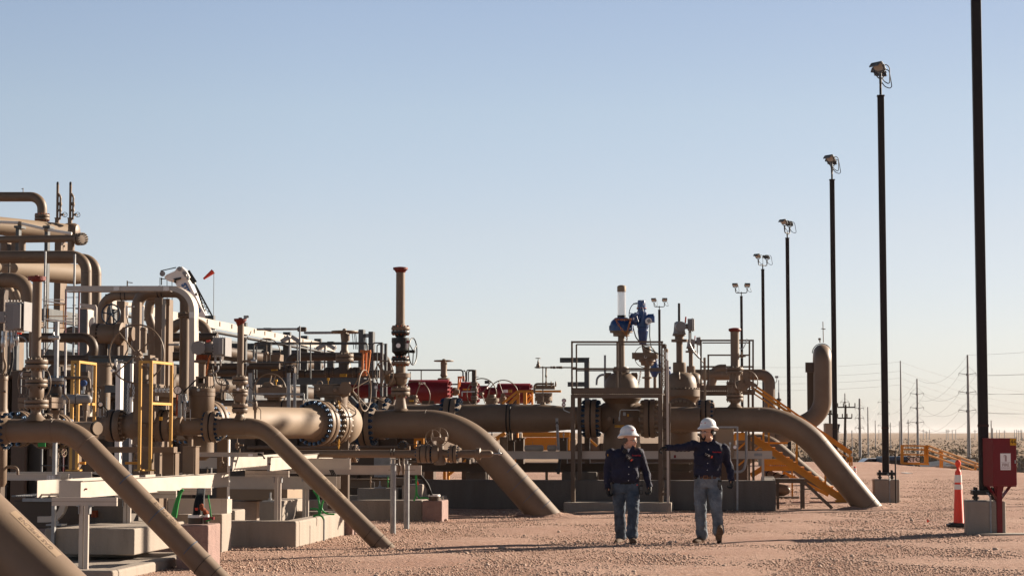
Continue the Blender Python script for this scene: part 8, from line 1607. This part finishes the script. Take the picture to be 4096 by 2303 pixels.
for cr, pts, r, Z, m_, lb in (('S3', [(590, 655), (1010, 655)], 9, 30, 'galv_dark', 'thin dark conduit run behind the near sloping pipe'), ('B', [(150, 355), (260, 355), (262, 560)], 9, 36, 'galv', 'bent galvanised conduit behind the valve elbow'), ('B', [(1630, 430), (1730, 430)], 10, 34, 'galv', 'short pale conduit behind the downpipe'), ('D', [(330, 690), (395, 690), (400, 820), (520, 820)], 8, 33, 'tan', 'thin bent tan tube left of the second vent'), ('D', [(700, 980), (760, 980), (790, 1080)], 6, 32, 'tan_pale_sunlit', 'thin slanting tube over the diagonal pipe'), ('D', [(1690, 940), (1800, 1060)], 26, 42, 'galv_dark', 'dark slanting conduits behind the right-facing handwheel'), ('D', [(1640, 960), (1720, 1060)], 22, 41, 'tan', 'brown slanting conduit beside the ball valve'), ('F', [(170, 940), (240, 940), (330, 985)], 10, 41, 'tan', 'short tan tube left of the black valve stack'), ('S5', [(900, 250), (1700, 262)], 10, 41, 'tan_dark_shade', 'thin dark pipe under the middle sloping pipe'), ('S5', [(1750, 205), (2100, 205)], 8, 42, 'tan', 'thin pipe between yellow posts under the middle sloping pipe'), ('G', [(620, 300), (1000, 300)], 6, 43, 'galv', 'thin conduit just above the skid beam')):
    crop(cr); t = T('conduit_run', lb, 'conduit', pts[0][0], Z, pts[0][1], group='small conduit runs'); b = t.mb('conduit_run', m_); b.tube(fillet([t.p(*q) for q in pts], .12, 5), t.w(r), 10); t.done()
crop('S5'); t = T('yellow_post', 'small yellow guard box behind the drain line wheels', 'guard post', 1880, 44, 200); b = t.mb('frame', 'yellow'); t.bx(b, 1830, 112, 1970, 150, 0, .1); t.bx(b, 1830, 150, 1862, 260, 0, .1); t.bx(b, 1935, 150, 1970, 260, 0, .1); t.done()
crop('S5'); t = T('round_flange', 'dark round flange with blue bolts under the middle sloping pipe', 'flange', 1660, 41.5, 220); f = t.mb('flange', 'tan_dark_shade'); c = t.p(1660, 215); f.cyl(c, c + Vector((0, .2, 0)), t.w(68), n=28); bo = t.mb('bolt_ring', 'bolt_blue', f)
for i in range(10): a = 2 * math.pi * i / 10; q = c + Vector((math.cos(a), 0, math.sin(a))) * t.w(52); bo.hexa(q + Vector((0, -.03, 0)), q, t.w(9))
t.done()
# ================================================================== PEOPLE
mat('skin', (0.80, 0.43, 0.30), 0.5, var=.12, vscale=20)
mat('skin_tan', (0.64, 0.35, 0.23), 0.5, var=.12, vscale=20)
mat('navy', (0.016, 0.018, 0.045), 0.8, var=.35, vscale=9, bump=.5, bscale=55)
mat('denim', (0.07, 0.095, 0.13), 0.85, var=.5, vscale=7, bump=.5, bscale=60, spots=.8, spotcol=(.15, .19, .24), spotscale=6)
mat('denim_light', (0.15, 0.18, 0.215), 0.85, var=.5, vscale=6, bump=.5, bscale=60, spots=.9, spotcol=(.32, .35, .38), spotscale=5.5)
mat('helmet', (0.95, 0.95, 0.95), 0.3, var=.01, coat=.3)
mat('glove', (0.02, 0.02, 0.02), 0.6, var=.5, vscale=30)
mat('boot', (0.12, 0.07, 0.04), 0.8, var=.3, vscale=12, bump=.3)
mat('sole', (0.14, 0.095, 0.065), 0.8, var=.3, vscale=14)
mat('leather', (0.09, 0.04, 0.025), 0.45, var=.3, vscale=20)
mat('hair_dark', (0.012, 0.009, 0.008), 0.7)
mat('hair_grey', (0.12, 0.09, 0.07), 0.8)
mat('eye_white', (0.7, 0.68, 0.65), 0.3)
m = mat('glasses', (0.7, 0.7, 0.7), 0.05); m.node_tree.nodes['Principled BSDF'].inputs['Alpha'].default_value = 0.25
def blob(mb, pts, n=14):
    """tapered limb: pts [(point, radius or (rx, ry))], rounded ends"""
    P_ = [Vector(p) for p, r in pts]
    for i in range(len(P_) - 1):
        a, b = P_[i], P_[i + 1]; ra, rb = pts[i][1], pts[i + 1][1]; L_ = (b - a).length; k = 5
        for j in range(k + 1): f = j / k; mb.ball(a.lerp(b, f), ra + (rb - ra) * f, n, 8)
        mb.cyl(a, b, ra, rb, n)
def loft(mb, secs, n=28):
    """secs [(centre, rx, ry)] ellipses stacked upward (x across, y depth)"""
    vs = []; fs = []
    for c, rx, ry in secs:
        for k in range(n): a = 2 * math.pi * k / n; vs.append(Vector(c) + Vector((math.copysign(abs(math.cos(a)) ** .85, math.cos(a)) * rx, math.copysign(abs(math.sin(a)) ** .85, math.sin(a)) * ry, 0)))
    for i in range(len(secs) - 1):
        for k in range(n): q = (k + 1) % n; fs.append((i * n + k, i * n + q, (i + 1) * n + q, (i + 1) * n + k))
    fs.append(tuple(reversed(range(n)))); fs.append(tuple(range((len(secs) - 1) * n, len(secs) * n))); mb.add(vs, fs)
def fuse(name, mb, material, parent, voxel=.012, smooth=6, wr=0.0, wscale=.09):
    o = make(name, mb, material, None, 180); r = o.modifiers.new('r', 'REMESH'); r.mode = 'VOXEL'; r.voxel_size = voxel; r.use_smooth_shade = True
    s = o.modifiers.new('s', 'SMOOTH'); s.iterations = smooth; s.factor = .5
    if wr:
        tx = bpy.data.textures.new('wrinkle', 'CLOUDS'); tx.noise_scale = wscale; tx.noise_depth = 2; tx.noise_basis = 'BLENDER_ORIGINAL'
        d = o.modifiers.new('d', 'DISPLACE'); d.texture = tx; d.texture_coords = 'LOCAL'; d.strength = wr; d.mid_level = .5
    dg = bpy.context.evaluated_depsgraph_get(); dg.update(); me = bpy.data.meshes.new_from_object(o.evaluated_get(dg)); old = o.data; o.modifiers.clear(); o.data = me; bpy.data.meshes.remove(old)
    if not me.materials: me.materials.append(MATS[material])
    me.shade_smooth(); o.parent = parent; return o
def hand_mb(mb, wrist, d, pn, th, curl=.5, scale=1.0, spread=.0, point=False, rad=.0095):
    """wrist, hand direction d, palm normal pn (fingers curl towards it), th = thumb side vector"""
    w = Vector(wrist); d = Vector(d).normalized(); pn = Vector(pn); pn = (pn - d * pn.dot(d)).normalized(); th = Vector(th); th = (th - d * th.dot(d) - pn * th.dot(pn)).normalized(); k = scale
    for s_ in (-.027, -.009, .009, .027): blob(mb, [(w + th * s_ * .6, .018 * k), (w + d * .045 * k + th * s_ * k, .019 * k), (w + d * .092 * k + th * s_ * k * 1.1, .0155 * k)], 10)
    for i, (off, ln) in enumerate(((.031, .95), (.0105, 1.05), (-.0105, .98), (-.031, .78))):
        c = curl * (1 + .18 * i); 
        if point and i == 0: c = .12
        q = w + d * .095 * k + th * off * k * 1.08; a = .25 * c; dd = d + th * (off * spread * 10)
        dd.normalize(); chain_ = [(q, rad * 1.15 * k)]
        for sl, ba in ((.044, c * .8), (.028, c * 1.3), (.022, c * 1.0)):
            a += ba * .55; v = dd * math.cos(a) + pn * math.sin(a); q = q + v * sl * ln * k; chain_.append((q, rad * k)); a += ba * .3
        blob(mb, chain_, 9)
    t0 = w + d * .022 * k + th * .026 * k; t1 = t0 + (th * .75 + d * .65 + pn * .35).normalized() * .045 * k; t2 = t1 + (th * .25 + d * .95 + pn * .5).normalized() * .034 * k; t3 = t2 + (d * .9 + pn * .6).normalized() * .024 * k
    blob(mb, [(t0, .015 * k), (t1, .0125 * k), (t2, .011 * k), (t3, .0095 * k)], 9)
def head(t, c, fdir, skin, bmb, beard, hair, hat_c, hat_tilt, logo_side):
    """c head centre (between ears), fdir facing; builds face into the body mesh bmb plus hair, glasses, helmet"""
    f = Vector(fdir).normalized(); up = Vector((0, 0, 1)); s = f.cross(up).normalized()      # s = his right... side vector
    def E(o, r, sc): bmb.ball(o, r, 16, 12, sc)
    def at(a, b_, c_): return c + f * a + s * b_ + up * c_
    # skull, face mass, jaw, chin
    for o, r in ((at(-.012, 0, .03), .088), (at(.018, 0, .02), .082), (at(.02, 0, -.03), .072), (at(.032, 0, -.065), .058), (at(.052, 0, -.088), .034), (at(-.02, 0, -.02), .075)): E(o, r, (1, 1, 1))
    for sg in (-1, 1): E(at(.045, sg * .034, -.022), .034, (1, 1, 1)); E(at(.066, sg * .03, .022), .022, (1, 1, .6)); E(at(-.005, sg * .08, -.01), .018, (.8, .8, 1.6)); E(at(.01, sg * .05, -.075), .028, (1, 1, 1))
    blob(bmb, [(at(.088, 0, .012), .009), (at(.108, 0, -.018), .014), (at(.1, 0, -.03), .012)], 10)
    for sg in (-1, 1): E(at(.096, sg * .013, -.028), .010, (1, 1, .8))
    blob(bmb, [(at(.088, -.02, -.052), .009), (at(.097, 0, -.05), .010), (at(.088, .02, -.052), .009)], 10)
    for sg in (-1, 1):
        e = t.mb('eye', 'eye_white'); e.ball(at(.082, sg * .031, .004), .0115, 12, 8); p = t.mb('iris', 'hair_dark', e); p.ball(at(.0895, sg * .031, .004), .0055, 10, 6)
        b = t.mb('eyebrow', hair); b.tube([at(.094, sg * .014, .024), at(.095, sg * .03, .029), at(.082, sg * .048, .022)], .0045, 6)
    h = t.mb('hair', hair)
    for k in range(26):
        a = math.pi * (.50 + 1.0 * k / 25); o = c - up * 0 + f * math.cos(a) * .09 + s * math.sin(a) * .082; h.ball(o + up * .012 - f * .006, .021, 8, 6, (1, 1, 1.7))
        if .45 < k / 25 < .55 or True: h.ball(o - up * .022 - f * .008, .017, 8, 6) if abs(a - math.pi) < 1.35 else None
    if beard:
        for k in range(9): a = (k - 4) / 4 * .7; h.ball(at(.093 - abs(a) * .016, a * .036, -.041), .0085, 8, 6)
        for k in range(7): h.ball(at(.078 + .01 * math.cos(k), (k - 3) * .008, -.082 - .006 * (3 - abs(k - 3))), .0165, 8, 6)
        for sg in (-1, 1): h.tube([at(.085, sg * .028, -.045), at(.08, sg * .032, -.065), at(.07, sg * .022, -.09)], .009, 6)
    g = t.mb('safety_glasses', 'glasses')
    for sg in (-1, 1): g.tube([at(.1, 0, .004), at(.1, sg * .03, .004), at(.085, sg * .058, .004)], [.008, .017, .012], 8)
    fr = t.mb('glasses_frame', 'hair_dark', g)
    for sg in (-1, 1): fr.tube([at(.1, 0, .016), at(.101, sg * .03, .02), at(.082, sg * .062, .016), at(.0, sg * .084, .006)], .0028, 6)
    # helmet: full brim hard hat
    hc = Vector(hat_c); hu = (up + Vector(hat_tilt)).normalized(); hf = (f - hu * f.dot(hu)).normalized(); hs = hf.cross(hu)
    hb = t.mb('hard_hat', 'helmet'); vs = []; fs = []; N = 40
    prof = [(.166, .150, -.006), (.170, .154, .0), (.163, .147, .010), (.135, .118, .020), (.128, .112, .030), (.126, .109, .055), (.117, .101, .085), (.098, .083, .112), (.068, .056, .132), (.034, .028, .142), (.001, .001, .145)]
    for rl, rs, z in prof:
        for k in range(N):
            a = 2 * math.pi * k / N; droop = -.016 * (1 if rl > .14 else 0) * (math.cos(a) ** 2) - (.01 if rl > .15 else 0)
            rid = .006 * math.exp(-(math.sin(a) * rs / .02) ** 2) if .05 < rl < .13 and z > .05 else 0
            vs.append(hc + hf * math.cos(a) * rl + hs * math.sin(a) * rs + hu * (z + droop + rid))
    for i in range(len(prof) - 1):
        for k in range(N): q = (k + 1) % N; fs.append((i * N + k, i * N + q, (i + 1) * N + q, (i + 1) * N + k))
    fs.append(tuple(reversed(range(N)))); hb.add(vs, fs)
    rdg = t.mb('crown_ridge', 'helmet', hb)
    for off in (-.022, 0, .022): rdg.tube([hc + hf * math.cos(a) * .112 + hu * (.03 + math.sin(a) * (.117 - abs(off) * .25)) + hs * off for a in [math.pi * k / 16 for k in range(1, 16)]], .0055, 6)
    sl = t.mb('side_slot', 'helmet', hb)
    for sg in (-1, 1): o = hc + hs * sg * .113 + hu * .034; sl.box(o, (.05, .012, .016), hf, hs, hu)
    lg = t.mb('helmet_logo', 'ink_red', hb); o = hc + (hf * .117 + hs * logo_side * .035) + hu * .062; nn = (hf + hs * logo_side * .4 + hu * .25).normalized(); xd = hu.cross(nn).normalized(); text_mb(lg, 'ExxonMobil', o + nn * .003, xd, nn.cross(xd), .019, .001, bold=.0006)
    return at
def person(label, x, Z, J):
    t = T('person', label, 'person', x, Z, J['feet'], rot=0, group='two workers walking on the gravel')
    crop('N'); p = t.p; body = MB(); shirt = MB(); pants = MB()
    sk = J['skin']
    hc = p(*J['head']); at = head(t, hc, J['face'], sk, body, J['beard'], J['hair'], p(*J['hat']), J['tilt'], J['logo'])
    nk = p(*J['neck']); blob(body, [(hc - Vector((0, 0, .05)), .056), (nk, .06), (nk - Vector((0, 0, .06)), .07)], 14)
    # torso
    secs = [(p(*c), rx, ry) for c, rx, ry in J['torso']]; loft(shirt, [(c + Vector((0, 0, 0)), rx, ry) for c, rx, ry in secs]); loft(body, [(c, rx * .86, ry * .84) for c, rx, ry in secs])
    blob(body, [(nk - Vector((0, 0, .05)), .07), (secs[len(secs) // 2][0], .1)], 12)
    for sh, el, wr in (J['armL'], J['armR']):
        S, E_, W = p(*sh), p(*el), p(*wr); blob(shirt, [(S, .078), (S.lerp(E_, .45), .070), (E_, .060)], 16); blob(shirt, [(E_, .060), (E_.lerp(W, .5), .056), (W, .044)], 16); blob(body, [(S, .045), (E_, .030), (W, .024), (W + (W - E_).normalized() * .05, .026)], 12)
        cf = t.mb('cuff', 'navy'); dv = (W - E_).normalized(); cf.lathe(W - dv * .03, dv, [(0, .045), (.055, .048), (.064, .047), (.064, .036)], 20)
        blob(shirt, [(S, .07), (p(*J['chest']) + (S - p(*J['chest'])) * .45, .085)], 14)
    loft(pants, [(p(*c), rx, ry) for c, rx, ry in J['hips']])
    for hp, kn, an in (J['legL'], J['legR']):
        H_, K_, A_ = p(*hp), p(*kn), p(*an); blob(pants, [(H_, .102), (H_.lerp(K_, .5), .100), (K_, .086)], 16); blob(pants, [(K_, .086), (K_.lerp(A_, .5), .083), (A_.lerp(K_, .12), .084), (A_ + (A_ - K_).normalized() * .02, .09)], 16); blob(body, [(H_, .07), (K_, .05), (A_, .04), (A_ - Vector((0, 0, .04)), .04)], 12)
    for hp in (J['legL'][0], J['legR'][0]): blob(body, [(p(*hp), .085), (secs[0][0], .1)], 12)
    t.body, t.shirt, t.pants = body, shirt, pants
    return t, at
def boot(t, ank, toe_dir, up=(0, 0, 1), L=.29, name='boot'):
    """boot from ankle; toe_dir in plan; up = leg-side normal of the sole"""
    b = MB(); a = Vector(ank); d = Vector(toe_dir).normalized(); u = Vector(up).normalized(); u = (u - d * u.dot(d)).normalized(); s = d.cross(u)
    blob(b, [(a + u * .05, .05), (a - u * .02, .05), (a - u * .045 - d * .02, .046)], 14); blob(b, [(a - u * .04, .05), (a + d * .09 - u * .052, .046), (a + d * .165 - u * .062, .042), (a + d * .195 - u * .066, .036)], 14)
    for sg in (-1, 1): blob(b, [(a + d * .1 - u * .065 + s * sg * .014, .036), (a + d * .17 - u * .07 + s * sg * .014, .030)], 10)
    so = t.mb('sole', 'sole'); pts = []
    for k in range(28):
        an = 2 * math.pi * k / 28; lx = math.cos(an); ly = math.sin(an); w = .052 if lx > 0 else .040; w *= 1 - .22 * math.exp(-((lx + .15) / .25) ** 2); pts.append(a + d * (.07 + lx * .155) + s * ly * w - u * .088)
    so.prism(pts, -u * .026); so.prism([a + d * (.07 + x * .155) + s * y * .037 - u * .112 for x, y in ((-.95, -.8), (-.35, -1), (-.35, 1), (-.95, .8))], -u * .012)
    tr = t.mb('sole_tread', 'rubber', so)
    for k in range(5): tr.box(a + d * (.1 + k * .026) - u * .1145, (.007, .07 - .006 * k, .003), d, s, u)
    tr.box(a - d * .03 - u * .1265, (.05, .045, .002), d, s, u)
    return b
def gear_detector(t, o, ang, nrm=(0, -1, 0)):
    d = Vector((math.cos(ang), 0, math.sin(ang))); n = Vector(nrm).normalized(); d = (d - n * d.dot(n)).normalized(); u = n.cross(d)
    b = t.mb('gas_detector', 'black', bevel=.006); b.box(o, (.125, .05, .035), d, u, n); b.box(o + d * .02, (.06, .058, .03), d, u, n)
    s = t.mb('screen', 'lens', b); s.box(o + n * .019 + d * .002, (.028, .03, .002), d, u, n); r = t.mb('alarm_patch', 'orange_red', b); r.box(o + n * .018 + d * .048, (.02, .034, .003), d, u, n); r2 = t.mb('button', 'white_label', b)
    for k in range(3): r2.box(o + n * .0185 - d * (.028 + .012 * k) + u * (.008 - .008 * (k % 2) * 2), (.007, .009, .003), d, u, n)
def radio(t, o, up, h=.14):
    b = t.mb('radio', 'black', bevel=.006); up = Vector(up).normalized(); x, y, z = frame(up, (0, 1, 0)); b.box(o, (.058, .035, h), x, y, z); a = t.mb('antenna', 'rubber', b); a.cyl(o + up * h / 2 + x * .015, o + up * (h / 2 + .15) + x * .018, .005, .003, n=8); g = t.mb('speaker_grille', 'galv_dark', b); g.box(o - y * .019 + up * .02, (.04, .003, .05), x, y, z)
    for k in range(3): g.box(o - y * .019 - up * (.02 + .015 * k), (.035, .003, .008), x, y, z)
def shirt_details(t, J):
    crop('N'); p = t.p; bt = t.mb('button', 'white_label')
    for x, y, d in J['buttons']: q = p(x, y, d); bt.cyl(q, q - Vector((0, .006, 0)), .006, n=10)
    for pts in J['collar']: cl = t.mb('collar', 'navy'); P_ = [p(*q) for q in pts]; cl.prism(P_, (0, .008, 0))
    for x0, y0, x1, y1, d in J['pockets']: pk = t.mb('pocket', 'navy'); a = p(x0, y1, d); c = p(x1, y0, d); pk.box(((a.x + c.x) / 2, a.y, (a.z + c.z) / 2), (c.x - a.x, .012, c.z - a.z)); pk.box(((a.x + c.x) / 2, a.y - .008, c.z - .02), (c.x - a.x + .008, .012, .045))
    lg = t.mb('chest_logo', 'ink_red'); x, y, d = J['chest_logo']; text_mb(lg, 'ExxonMobil', p(x, y, d), (1, 0, -.02), (0, 0, 1), .027, .002, bold=.0009)
# ------------------------------------------------ left man
crop('N')
J = dict(feet=1385, skin='skin', head=(414, 318, -.01), face=(.80, -.60, -.05), beard=False, hair='hair_grey', hat=(395, 256, -.01), tilt=(-.06, .10, 0), logo=1, neck=(385, 400, .02), chest=(365, 500, .01),
  torso=[((365, 756, .02), .19, .13), ((365, 728, .015), .214, .158), ((365, 690, .01), .216, .165), ((365, 620, .005), .208, .160), ((362, 540, .01), .205, .148), ((362, 470, .015), .205, .132), ((365, 425, .02), .175, .110), ((375, 395, .025), .10, .085)],
  armL=((218, 445, .02), (178, 640, .05), (182, 790, -.03)), armR=((508, 440, .02), (568, 610, .07), (612, 775, .0)),
  hips=[((370, 850, .02), .19, .13), ((368, 800, .02), .20, .142), ((366, 745, .02), .196, .138)], legL=((300, 840, .02), (306, 1035, .04), (318, 1285, .16)), legR=((438, 840, .0), (446, 1035, -.20), (434, 1270, -.20)),
  buttons=[(402, 505, -.155), (402, 585, -.158), (400, 660, -.158), (398, 725, -.148)], collar=[[(330, 345, -.10), (345, 372, -.125), (395, 440, -.15), (362, 450, -.15), (318, 400, -.11)], [(440, 362, -.10), (470, 380, -.11), (450, 425, -.13), (415, 432, -.15), (408, 415, -.14)]],
  pockets=[(265, 500, 350, 590, -.145), (455, 495, 522, 590, -.135)], chest_logo=(480, 467, -.142))
t, at = person('left man in white hard hat and navy shirt, both arms down, looking right', 375, 29.8, J)
p = t.p
shirt_details(t, J)
ts = t.mb('undershirt', 'white_label'); ts.prism([p(388, 395, -.12), p(420, 395, -.12), p(395, 438, -.15)], (0, .01, 0))
mic = t.mb('shoulder_microphone', 'black', bevel=.006); mic.box(p(360, 418, -.165), (.06, .04, .075), (.8, 0, -.5), (0, 1, 0), (.5, 0, .8)); gear_detector(t, p(405, 492, -.19), -.75)
radio(t, p(527, 820, -.05), (.02, 0, 1)); zp = t.mb('fly', 'denim'); zp.tube([p(375, 770, -.128), p(383, 850, -.13), p(376, 885, -.12)], .004, 5)
sp = t.mb('sleeve_patch', 'tag_yellow'); sp.box(p(184, 462, -.04), (.012, .02, .03)); og = t.mb('jeans_tag', 'orange_red'); og.box(p(488, 770, -.115), (.014, .004, .016))
bl = t.mb('belt', 'hair_dark'); bl.lathe(p(366, 748, .02) - Vector((0, 0, .018)), (0, 0, 1), [(0, .001), (0, .2), (.03, .2), (.03, .001)], 32); 
for i, v in enumerate(bl.v): bl.v[i] = (v[0], .02 + (v[1] - .02) * .70, v[2])
gl = MB(); gl2 = MB(); hand_mb(gl, p(182, 792, -.03), (.08, -.1, -1), (.35, -.2, 0), (.3, -1, 0), .75, 1.06); hand_mb(gl2, p(613, 778, .0), (.05, -.2, -1), (-.6, -.3, 0), (-.2, -1, 0), .8, 1.06)
b1 = boot(t, p(316, 1312, .14), (-.38, -.92, 0)); b2 = boot(t, p(438, 1322, -.22), (.12, -.97, .14), (0, .14, 1))
root = t.done(); fuse('body', t.body, 'skin', root, .009, 3); fuse('shirt', t.shirt, 'navy', root, .012, 4, .042, .10); fuse('jeans', t.pants, 'denim', root, .012, 4, .042, .10); fuse('glove', gl, 'glove', root, .0055, 2); fuse('glove', gl2, 'glove', root, .0055, 2)
bb = MB(); bb.v = b1.v; bb.f = b1.f; fuse('boot', b1, 'boot', root, .008, 3); fuse('boot', b2, 'boot', root, .008, 3)
# ------------------------------------------------ right man
crop('N')
J = dict(feet=1385, skin='skin_tan', head=(1212, 232, -.01), face=(-.72, -.69, -.03), beard=True, hair='hair_dark', hat=(1222, 180, .0), tilt=(.0, .08, 0), logo=-.3, neck=(1236, 312, .03), chest=(1230, 430, .02),
  torso=[((1214, 692, .02), .186, .128), ((1214, 668, .018), .204, .148), ((1214, 630, .012), .203, .150), ((1220, 550, .01), .212, .145), ((1228, 470, .01), .225, .142), ((1235, 400, .015), .225, .130), ((1238, 350, .02), .185, .108), ((1238, 318, .025), .10, .085)],
  armL=((1085, 362, -.02), (950, 388, -.16), (808, 386, -.26)), armR=((1385, 395, .02), (1435, 560, .07), (1462, 712, -.01)),
  hips=[((1218, 800, .02), .19, .13), ((1216, 745, .02), .198, .142), ((1214, 688, .02), .192, .134)], legL=((1148, 790, .02), (1140, 1010, .02), (1158, 1270, .10)), legR=((1290, 790, .0), (1304, 1000, -.14), (1326, 1225, -.16)),
  buttons=[(1226, 405, -.15), (1222, 475, -.152), (1217, 547, -.155), (1213, 617, -.15)], collar=[[(1172, 318, -.08), (1200, 322, -.11), (1215, 345, -.13), (1185, 352, -.13), (1150, 345, -.11)], [(1275, 280, -.06), (1300, 330, -.11), (1297, 362, -.13), (1258, 345, -.12), (1240, 355, -.13)]],
  pockets=[(1088, 470, 1170, 560, -.14), (1290, 470, 1360, 560, -.135)], chest_logo=(1312, 432, -.135))
t, at = person('man in white hard hat, right of the two, pointing left with a black-gloved arm', 1225, 29.8, J)
p = t.p
shirt_details(t, J); gear_detector(t, p(1228, 468, -.175), -.42)
bl = t.mb('belt', 'leather'); bl.lathe(p(1214, 694, .02) - Vector((0, 0, .02)), (0, 0, 1), [(0, .001), (0, .203), (.036, .203), (.036, .001)], 36)
for i, v in enumerate(bl.v): bl.v[i] = (v[0], .02 + (v[1] - .02) * .70, v[2])
bk = t.mb('buckle', 'rust_chain', bl); q = p(1196, 692, -.135); bk.tube([q + Vector((-.03, 0, -.022)), q + Vector((.03, 0, -.022)), q + Vector((.03, 0, .022)), q + Vector((-.03, 0, .022))], .004, 6, closed=True)
lp = t.mb('belt_loop', 'denim_light', bl)
for x, d in ((1130, -.11), (1262, -.12)): q = p(x, 690, d); lp.box(q, (.014, .012, .055))
radio(t, p(1338, 772, -.08), (.10, 0, 1), .15); ph = t.mb('belt_pouch', 'black'); ph.ball(p(1092, 688, -.08), .03, 12, 8)
gl = MB(); gl2 = MB(); hand_mb(gl, p(806, 386, -.26), (-1, -.22, -.12), (0, -.3, -1), (0, -1, .3), .8, 1.06, point=False); hand_mb(gl2, p(1463, 715, -.01), (-.02, -.15, -1), (-.6, -.3, 0), (-.3, -1, 0), .85, 1.06)
b1 = boot(t, p(1155, 1305, .09), (-.62, -.78, 0)); b2 = boot(t, p(1330, 1296, -.21), (.03, -.50, .865), (0, .865, .50))
root = t.done(); fuse('body', t.body, 'skin_tan', root, .009, 3); fuse('shirt', t.shirt, 'navy', root, .012, 4, .042, .10); fuse('jeans', t.pants, 'denim_light', root, .012, 4, .042, .10); fuse('glove', gl, 'glove', root, .0055, 2); fuse('glove', gl2, 'glove', root, .0055, 2); fuse('boot', b1, 'boot', root, .008, 3); fuse('boot', b2, 'boot', root, .008, 3)
# ================================================================== THIN AIR HAZE: fades only the far desert and pylons
hm = bpy.data.materials.new('haze'); hm.use_nodes = True; hn = hm.node_tree; hn.nodes.clear()
ho = hn.nodes.new('ShaderNodeOutputMaterial'); hv = hn.nodes.new('ShaderNodeVolumePrincipled'); hv.inputs['Color'].default_value = (0.95, 0.93, 0.92, 1); hv.inputs['Density'].default_value = 0.00003; hv.inputs['Anisotropy'].default_value = 0.3
hn.links.new(hv.outputs[0], ho.inputs['Volume']); MATS['haze'] = hm
b = MB(); b.box((0, 6950, 13), (32000, 14300, 42)); o = make('haze', b, 'haze'); o['kind'] = 'stuff'; o['label'] = 'thin dusty haze over the far desert'; o['category'] = 'haze'
